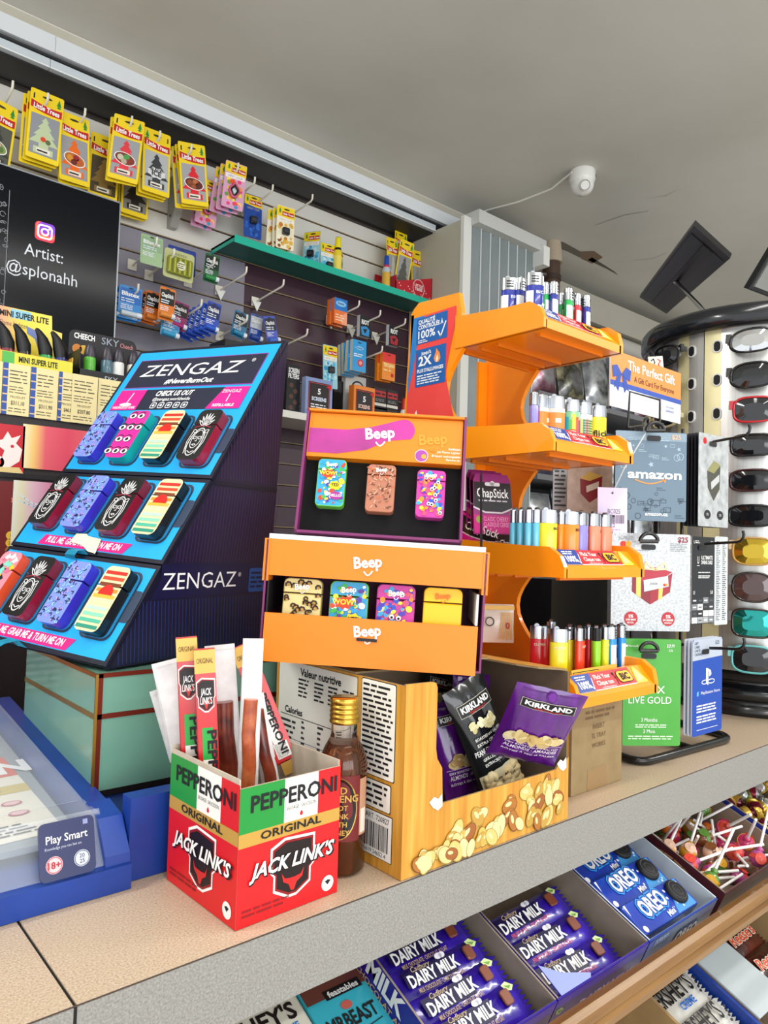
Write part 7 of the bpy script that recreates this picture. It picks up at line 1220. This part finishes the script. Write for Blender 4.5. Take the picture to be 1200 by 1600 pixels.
# blue biscuit tray
blu = mat('123a9a', .35, coat=.3)
def oreo_txt(b, F, x, y, s, rot=0, st=None):
    b.text('OREO', x, y, s, mat(st or '2f9ae0'), F, 3, bold=.14, fit=s * 3.05, rot=rot); b.text('OREO', x, y, s, mat('123a9a'), F, 4, bold=.09, fit=s * 2.9, rot=rot); b.text('OREO', x, y, s, WHITE, F, 5, bold=.03, fit=s * 2.75, rot=rot)
def dr_or(b, F, L, w, d): b.rect(0, N0 + .002, w, -.001, noisy('blue_grey_card', ['1c3c78', '4a5a78', '6a6468'], 9, .35), F, 1); oreo_txt(b, F, w * .6, -.038, .02, 0, '6a7a98'); b.rect(0, N0 + .003, w * .06, -.002, blu, F, 2); b.greek(w * .1, -.015, w * .3, -.005, 3, mat('b8c8e0'), F, 2)
tray('biscuit_tray', 'blue tray of biscuit packs right of the purple chocolate trays', .8185, .990, .16, blu, noisy('white_card', ['b9c4cc', 'c6d0d6'], 20, .6), draw=dr_or)
bluf = noisy('blue_foil', ['0f2a8c', '163aa8', '2a62c8'], 9, .22, coat=.5)
def biscuit(label, F, w=.134, h=.0405):
    T = thing('biscuit_pack', label, 'biscuit pack', F, 'blue biscuit packs in the tray'); b = MB(); o = rrp(-w / 2, -h / 2, w / 2, h / 2, .004); b.prism(o, -.018, .006, bluf, I4, bev=.003); b.build('wrapper', T); G = off(I4, z=.0062); b = MB()
    b.pol([(w * .12, -h * .46), (w * .46, -h * .46), (w * .46, h * .46), (w * .3, h * .46)], mat('3f8fd0', .3, coat=.4), G, 0); oreo_txt(b, G, -w * .1, -h * .1, h * .5, .06); b.text('Mini', w * .04, -h * .4, h * .17, WHITE, G, 3, bold=.02, shear=.2, rot=.1); b.pol([(-w * .48, h * .1), (-w * .45, h * .46), (-w * .48, h * .46)], WHITE, G, 1); r = random.Random(len(label)); [b.disc(r.uniform(.1, .45) * w, r.uniform(-.4, .4) * h, r.uniform(.0007, .002), mat('d8e6f4'), G, 1) for q in range(14)]; b.disc(-w * .44, -h * .36, .004, WHITE, G, 2); b.build('print', T)
    b = MB(); b.lathe([(.0155, .0), (.016, .003), (.0155, .005), (.014, .006), (.001, .006)], mat('17171a', .6), M.Translation((w * .31, h * .08, .0055)), 22); b.ring(circ(w * .31, h * .08, .0125), .0015, mat('3a3a3e'), off(I4, z=.012), 0); b.ring(circ(w * .31, h * .08, .007), .0015, mat('3a3a3e'), off(I4, z=.012), 0); b.lathe([(.0155, 0), (.016, .002), (.001, .0024)], mat('e6e2da', .6), M.Translation((w * .32, h * .02, .004)), 20); b.build('biscuit_picture', T)
for k in range(3): biscuit('blue biscuit pack, ' + ('front one with white specks by the tray edge', 'middle one of the three', 'hindmost one under the counter edge')[k], G1 @ M.Translation((.897 - .004 * k, .031 + .0415 * k, -.010)) @ M.Rotation(math.radians(8), 4, 'X'))
# maroon box of lollipops
mar = mat('4a2024', .4); brd = noisy('taupe_card', ['7c6c5a', '8c7c6a'], 20, .8)
def dr_lol(b, F, L, w, d): b.rect(0, N0 + .002, w, -.001, noisy('dark_brown_card', ['3a2a26', '4a3832'], 9, .4), F, 1); b.line([(w * .3, -.05), (w * .5, -.01)], .0008, mat('8a7a70'), F, 2); b.rect(0, N0 + .002, d, -.0005, mar, L, 1); b.ring([(d * (.5 + .45 * math.cos(t)), -.055 + .045 * math.sin(t)) for t in [PI * q / 14 for q in range(15)]], .003, mat('b98a5a'), L, 2, False)
tray('lollipop_box', 'maroon open box of lollipops right of the blue biscuit tray', 1.012, 1.235, .15, mar, brd, draw=dr_lol)
b = MB(); F = G1 @ fr((1.03, .153, -.055), (1, 0, .0), (0, .1, 1)); b.prism([(0, 0), (.2, 0), (.19, .03), (.12, .056), (.05, .054), (.0, .03)], -.002, 0, brd, F); tag(b.build('cardboard_flap', world=True), 'bent taupe cardboard flap standing behind the lollipops', 'flap')
lol_c = ['c8306a', 'e87a2a', 'd8a02a', '5a8a3a', 'b04a8a', 'd84a3a', '7a4a2a', 'e0b8a0']
lolp = {}; lab_used = set()
rl = random.Random(12); spots = []; segs = []
def far(p0, p1): # keep each stick clear of the sweets and sticks already laid
    P = [p0.lerp(p1, q / 12) for q in range(13)]
    return all((p0 - c).length > .0265 for c, _ in segs) and all((p - c).length > .0165 for c, _ in segs for p in P[1:]) and all((p - c0.lerp(c1, q / 12)).length > .0062 for c0, c1 in segs for p in P for q in range(13)) and all((p0 - c0.lerp(c1, q / 12)).length > .0172 for c0, c1 in segs for q in range(13))
for k in range(44):
    for tr_ in range(500):
        u, v, az, el = rl.uniform(1.032, 1.21), rl.uniform(.02, .128), rl.uniform(-.9, .9) + (PI if rl.random() < .25 else 0), rl.uniform(.12, .5) if k % 5 else rl.uniform(.8, 1.1)
        p0 = V((u, v, -.0412 if k < 24 else -.0155)); d = V((math.cos(az) * math.cos(el), math.sin(az) * math.cos(el), math.sin(el))); p1 = p0 + d * .08
        if 1.02 < p1.x < 1.228 and .008 < p1.y < .142 and (p1.y < .06 or p1.z < .03) and far(p0, p1): segs.append((p0, p1)); spots.append((u, v, az, el, p0.z)); break
for k, (u, v, az, el, lz) in enumerate(spots):
    c1, c2 = lol_c[k % 8], lol_c[(k * 3 + 1) % 8]
    F = G1 @ M.Translation((u, v, lz)) @ M.Rotation(az, 4, 'Z') @ M.Rotation(PI / 2 - el, 4, 'Y')
    key = k % 8
    if key not in lolp:
        T = thing('lollipop', 'wrapped lollipop with a white stick in the maroon box', 'lollipop', F, 'lollipops in the maroon box'); b = MB(); b.ball((0, 0, 0), .0125, .0125, .0125, mat(c1, .2, coat=.6), n=14, k=9); b.lathe([(.0128, -.002), (.0129, .002), (.0125, .004)], mat(c2, .25, coat=.5), n=14); b.disc(0, 0, .008, mat(c2, .25), M.Rotation(-PI / 2, 4, 'Y') @ M.Translation((0, 0, .0118)), 2); b.lathe([(.004, .0115), (.006, .015), (.003, .018), (.0025, .0175)], mat(c1, .2, coat=.5), n=10); b.build('candy', T); b = MB(); b.tube([(0, 0, .012), (0, 0, .078)], .0021, mat('f2f1ee', .4)); b.build('stick', T); lolp[key] = T
    r_ = lolp[key] if k == key else dup(lolp[key], F)
    nm = ('pink', 'orange', 'amber', 'green', 'mauve', 'red', 'brown', 'beige'); ps = ('left', 'middle', 'right')[min(2, int((u - 1.03) / .062))] + ' ' + ('front', 'middle', 'back')[min(2, int((v - .015) / .04))]; lb = '%s and %s lollipop at the %s of its box' % (nm[k % 8], nm[(k * 3 + 1) % 8], ps)
    if lb in lab_used: lb += ', stick pointing ' + ('left' if abs(az) > 1.6 else 'right' if el < .6 else 'up')
    if lb in lab_used: lb += ' on top' if lz > -.03 else ', deep in the box'
    if lb in lab_used: lb += ', ' + ('nearer the left wall' if u < 1.12 else 'nearer the right wall')
    lab_used.add(lb); r_['label'] = lb
# bin of wrapped sweets
b = MB(); F = G1 @ M(((0, 0, 1, 1.243), (-1, 0, 0, .16), (0, 1, 0, 0), (0, 0, 0, 1)))
T = thing('sweets_bin', 'blue edged bin of wrapped sweets at the right end of the rack', 'bin', G1 @ M.Translation((1.36, 0, N0)))
b = MB(); b.box(1.243, 1.246, 0, .2, N0 + .0005, .004, brd, G1); b.box(1.246, 1.50, 0, .003, N0 + .0005, -.004, mat('2a3a9a', .4), G1); b.box(1.246, 1.50, .197, .2, N0 + .0005, .01, brd, G1); b.box(1.497, 1.50, .003, .197, N0 + .0005, -.004, brd, G1); b.box(1.246, 1.497, .003, .197, N0 + .0005, -.033, brd, G1); b.build('bin', T, world=True)
b = MB(); FL2 = G1 @ fr((1.2428, .2, 0), (0, -1, 0), (0, 0, 1)); b.rect(.03, -.05, .2, .0035, mat('27348f', .4), FL2, 1)
for q in range(7): b.rect(.03 + .0045 * q, -.05, .0325 + .0045 * q, .003, mat(('c8c0c0', '9c2030')[q % 2], .4), FL2, 2)
rn = random.Random(9)
for k in range(40): nut(b, FL2, .07 + rn.random() * .07, -.045 + rn.random() * .035, .006, (2, 3, 5, 6)[k % 4], 3 + k * .05)
b.build('side_print', T, world=True)
def sweet_mesh(c1, c2):
    b = MB(); b.loft([[(x * k, y * k, z) for x, y in circ(0, 0, .010, .009, 8)] for z, k in ((-.0115, .8), (-.009, .3), (-.0065, .75), (0, 1), (.0065, .75), (.009, .3), (.0115, .85))], mat(c1, .15, .35, coat=.6)); b.lathe([(.0101, -.004), (.0103, 0), (.0101, .004)], mat(c2, .15, .4), n=8); return b
sw = []; rs = random.Random(21)
for c1, c2 in (('d8dcda', 'b8902a'), ('6a1830', 'd8b04a'), ('d8b03a', '6a1830'), ('e8ecea', '7a8a3a'), ('8a2048', 'e0e0dc'), ('b8bcb8', '8a2038')): sw.append(sweet_mesh(c1, c2))
proto = [None] * 6; od = ('first', 'second', 'third', 'fourth', 'fifth', 'sixth', 'seventh', 'eighth')
for k in range(48):
    u, v = 1.266 + .031 * (k % 8) + rs.uniform(-.001, .001), .023 + .0305 * (k // 8) + rs.uniform(-.001, .001); F = G1 @ M.Translation((u, v, -.0135 + rs.uniform(-.001, .012))) @ M.Rotation(rs.uniform(0, 3.1), 4, 'Z') @ M.Rotation(rs.uniform(.7, 2.2), 4, 'X') @ M.Scale(1.25, 4); i = rs.randrange(6)
    lb = '%s wrapped sweet, %s row from the bin front, %s from the left' % (('silver and gold', 'maroon and gold', 'gold and maroon', 'white and olive', 'magenta and white', 'grey and red')[i], od[k // 8], od[k % 8])
    if proto[i] is None: proto[i] = tag(sw[i].build('wrapped_sweet', None, F), lb, 'sweet', 'wrapped sweets in the bin')
    else: dup(proto[i], F, lb)
# bars lying left of the purple trays
def flat_bar(label, q0, q1, q2, n, film, draw, th=.012):
    a, c, d = [V((*gq(G1, *q, n), n)) for q in (q0, q1, q2)]; w = c.x - a.x; h = (a.y - d.y) if False else abs(d.y - a.y); T = thing('chocolate_bar', label, 'chocolate bar', G1 @ M.Translation((a.x + w / 2, max(a.y, d.y) - h / 2, n - .0)), None); b = MB(); b.prism(rrp(-w / 2, -h / 2, w / 2, h / 2, .004), -th, 0, film, I4, bev=.003); b.build('wrapper', T); b = MB(); draw(b, off(I4, z=.0002), w, h); b.build('print', T)
def d_beast(b, G, w, h): b.rect(-w * .49, h * .2, w * .49, h * .49, mat('6a3a30', .35, coat=.4), G, 0); b.rect(-w * .2, h * .17, w * .4, h * .27, mat('14110f'), G, 2); b.text('feastables', w * .1, h * .19, h * .06, WHITE, G, 3, bold=.03, fit=w * .5); b.disc(w * .02, h * .06, w * .09, mat('b85a50'), G, 2, w * .06); b.text('MRBEAST', 0, -h * .15, h * .14, INK, G, 2, bold=.03, shear=.1, fit=w * .8); b.text('BAR', 0, -h * .25, h * .06, INK, G, 2, bold=.03); b.line([(-w * .35, -h * .22), (-w * .12, -h * .22)], .001, INK, G, 2); b.line([(w * .12, -h * .22), (w * .38, -h * .2)], .001, INK, G, 2); b.greek(-w * .2, -h * .4, w * .3, -h * .3, 2, mat('6a3a30'), G, 2)
cu0 = gq(G1, 462, 1530, -.03); cu1 = gq(G1, 548, 1490, -.03)
flat_bar('turquoise and brown chocolate bar left of the purple trays', (455, 1535), (545, 1492), (540, 1680), -.03, mat('35a8bc', .25, coat=.5), d_beast)
def d_her(b, G, w, h): b.text("HERSHEY'S", 0, -h * .02, h * .26, mat('1a1214'), G, 1, bold=.03, fit=w * .86); b.text('COOKIES \u2018N\u2019 CREME', w * .1, -h * .2, h * .11, mat('1f7ac8'), G, 1, bold=.03, fit=w * .6); b.greek(-w * .35, h * .3, w * .3, h * .38, 1, mat('8a8478'), G, 1)
flat_bar('white cookies and creme bar at the bottom of the photo, left of the turquoise one', (262, 1622), (452, 1536), (452, 1650), -.03, mat('d9d6c6', .3, coat=.4), d_her)
b = MB(); b.box(.18, .484, .003, .16, N0 + .0005, -.044, grey_b, G1); tag(b.build('display_tray', world=True), 'grey card tray under the loose bars left of the purple trays', 'tray')
# lower shelf
def dr_hb(b, w, h): pass
whf = noisy('white_foil', ['c9c6ba', 'd9d6cc', 'e6e4dc'], 30, .28, coat=.4, bump=.25)
def hpack(label, u, v):
    w, h = .146, .047; T = thing('chocolate_bar', label, 'chocolate bar', G2 @ M.Translation((u, v, -.012)) @ M.Rotation(.1, 4, 'X'), 'white bars on the lower shelf'); b = MB(); wave_pack(b, w, h, .009, whf, .0014); b.build('wrapper', T); G = off(I4, z=.0108); b = MB(); b.text("HERSHEY'S", -w * .02, -h * .04, h * .5, mat('141012'), G, 1, bold=.02, fit=w * .74); b.text('CREME', w * .1, -h * .34, h * .2, mat('1f6ac8'), G, 1, bold=.03, fit=w * .26)
    for q in range(4): b.disc(w * (.38 + .02 * q), -h * (.2 - .12 * q), .003, mat('2a2426'), G, 1, .002)
    b.build('print', T)
hpack('white creme bar on the lower shelf, upper of two by the white flap', 1.0217, .111); hpack('white creme bar on the lower shelf, lower of two by the white flap', 1.0217, .0625); hpack('white creme bar on the lower shelf, cut off by the bottom edge', 1.0217, .014)
b = MB(); b.box(.931, .938, -.012, .17, -.058, .004, noisy('white_edge_card', ['c9cdd0', 'dde0e2'], 20, .6), G2); b.box(1.1055, 1.112, -.012, .17, -.058, .002, mat('163a94', .35), G2); b.box(.938, 1.105, -.012, .17, -.0585, -.055, brd, G2); tag(b.build('display_tray', world=True), 'blue and white tray of white bars on the lower shelf', 'tray')
b = MB(); Fc2 = G2 @ M.Translation((1.112, .0, .005)) @ M.Rotation(-.0, 4, 'Y'); b.box(.002, .094, .03, .15, -.0015, .001, noisy('pale_card', ['b8c2c6', 'c6cfd2'], 6, .6), Fc2); b.box(.002, .004, .03, .15, -.06, -.0015, brd, Fc2); b.box(.092, .094, .03, .15, -.06, -.0015, brd, Fc2); tag(b.build('white_carton', world=True), 'closed white carton lying between the bars on the lower shelf', 'carton')
b = MB(); b.box(.70, .93, .0, .2, -.058, -.052, kraft3, G2); b.box(.925, .93, 0, .2, -.052, .045, kraft3, G2); b.box(.70, .705, 0, .2, -.052, .0, kraft3, G2); b.box(.70, .93, .195, .2, -.052, .0, kraft3, G2); tag(b.build('cardboard_tray', world=True), 'empty brown cardboard tray on the lower shelf left of the white bars', 'tray')
b = MB(); b.box(1.32, 1.325, .0, .25, -.058, .03, kraft3, G2); b.box(1.325, 1.5, .245, .25, -.058, .02, kraft3, G2); b.box(1.325, 1.5, 0, .245, -.058, -.055, kraft3, G2); tag(b.build('cardboard_tray', world=True), 'tall brown cardboard divider tray at the right of the lower shelf', 'tray')
redf = noisy('brown_red_foil', ['2a1412', '4a1c18', '6a2a1c'], 20, .25, coat=.5)
for k in range(4):
    w, h = .10, .044; T = thing('chocolate_bar', 'dark wrapped bar with orange lettering on the lower shelf, ' + ('lowest one', 'second one up', 'third one up', 'hindmost one')[k], 'chocolate bar', G2 @ M.Translation((1.262, .03 + .046 * k, -.012)) @ M.Rotation(.1, 4, 'X'), 'dark bars on the lower shelf'); b = MB(); wave_pack(b, w, h, .009, redf if k < 3 else whf, .0014); b.build('wrapper', T); b = MB(); G = off(I4, z=.0108)
    if k < 3: b.text("Reese's", 0, -h * .1, h * .36, mat('e8d8c8'), G, 1, bold=.07, shear=.15, fit=w * .8); b.text("Reese's", 0, -h * .1, h * .36, mat('d8502a'), G, 2, bold=.02, shear=.15, fit=w * .78)
    else: b.greek(-w * .4, -h * .3, w * .4, h * .3, 4, mat('4a4440'), G, 1)
    b.build('print', T)
for k in range(5): b = MB(); wave_pack(b, .09, .04, .009, noisy('magenta_foil', ['6a1a4a', 'a82a5a', '3a2a8a'], 40, .25, coat=.5), .0014); tag(b.build('chocolate_bar', None, G2 @ M.Translation((1.39 + .03 * (k % 2), .02 + .045 * k, -.02))), 'magenta and violet wrapped bar in the tray at the right, ' + ('front', 'second', 'third', 'fourth', 'hindmost')[k] + ' one', 'chocolate bar', 'magenta bars on the lower shelf')
# ================================================================ ceiling camera and cable
c = atz(910, 268, 1.4995); T = thing('security_camera', 'white dome security camera on the ceiling', 'camera', M.Translation((c.x, c.y, 1.4995))); wp = mat('e9e8e2', .35, coat=.3); b = MB(); b.lathe([(.038, 0), (.040, -.004), (.040, -.03), (.037, -.036), (.036, -.038)], wp, n=28); b.box(-.0415, -.038, -.004, .004, -.02, -.014, mat('55585c'), M.Rotation(2.2, 4, 'Z')); b.build('base', T)
dv = (EYE - V((c.x, c.y, 1.45))); az = math.atan2(dv.y, dv.x) + .25; b = MB(); b.lathe([(.036, -.036), (.036, -.045), (.034, -.055), (.028, -.066), (.018, -.074), (.001, -.077)], wp, n=28); b.build('dome', T)
F = M.Rotation(az, 4, 'Z') @ M.Translation((.022, 0, -.054)) @ M.Rotation(math.radians(118), 4, 'Y'); b = MB(); b.lathe([(.016, 0), (.016, .015), (.0145, .0165), (.012, .0135), (.001, .0135)], mat('15171b', .15, coat=.5), F, 24); b.lathe([(.0165, .008), (.0175, .0125), (.0165, .0155)], wp, F, 24); b.disc(0, 0, .006, mat('2a3a5a', .1), off(F, z=.0138), 1); b.build('lens', T)
e = atz(737, 337, 1.497); b = MB(); P = [V((c.x - .038, c.y + .012, 1.488)), V((c.x, c.y, 1.47)).lerp(e, .25) + V((0, 0, .005)), V((c.x, c.y, 1.462)).lerp(e, .55), V((c.x, c.y, 1.478)).lerp(e, .8), e]; b.tube(P, .0032, mat('e6e5de', .4)); tag(b.build('camera_cable', world=True), 'white cable running across the ceiling from the security camera', 'cable')
# ================================================================ stock beyond the gift cards
T = thing('snack_shelf', 'blurred shelf unit of foil snack bags far behind the gift cards', 'shelf unit', (2.6, 1.7, -.95)); b = MB(); b.box(2.12, 4.6, 1.60, 1.95, -.95, .30, mat('3a3a40', .5)); b.box(2.12, 4.6, 1.60, 1.64, .30, .32, mat('6a6a70', .4)); b.box(2.12, 4.6, 1.9, 1.95, .3, 1.05, mat('55565c', .5))
for z in (.56, .86): b.box(2.12, 4.6, 1.62, 1.95, z, z + .02, mat('77787c', .4))
b.build('unit', T, world=True); foils = [noisy('foil_bag_%d' % k, c, 14, .22, .7, bump=.6) for k, c in enumerate((['8f959c', 'c8ccd0', '3a3c44'], ['5a3a6a', '8a90a0', '1a1a22'], ['2a2a30', '8a5a6a', 'b0b4ba'], ['c8c0a0', '4a4a3a', '8a8a90']))]
for i, z in enumerate((.321, .581, .881)):
    for k in range(6):
        F = fr((2.2 + .18 * k, 1.66, z), (1, 0, 0), (0, .15, 1)); b = MB(); h = .22 + .02 * ((k * 7 + i) % 3) - .02; b.grid(lambda u, v: ((u - .5) * .165, v * h, .035 * max(0, math.sin(PI * u)) ** .6 * max(0, math.sin(PI * v)) ** .5), 10, 10, foils[(k + i) % 4]); b.grid(lambda u, v: ((.5 - u) * .165, v * h, -.03 * max(0, math.sin(PI * u)) ** .6 * max(0, math.sin(PI * v)) ** .5), 6, 6, foils[(k + i) % 4]); tag(b.build('foil_bag', None, F), 'foil snack bag on the %s shelf far behind the gift cards, %s from the louvres' % (('lowest', 'middle', 'top')[i], ('first', 'second', 'third', 'fourth', 'fifth', 'sixth')[k]), 'snack bag', 'foil bags on the far shelf')
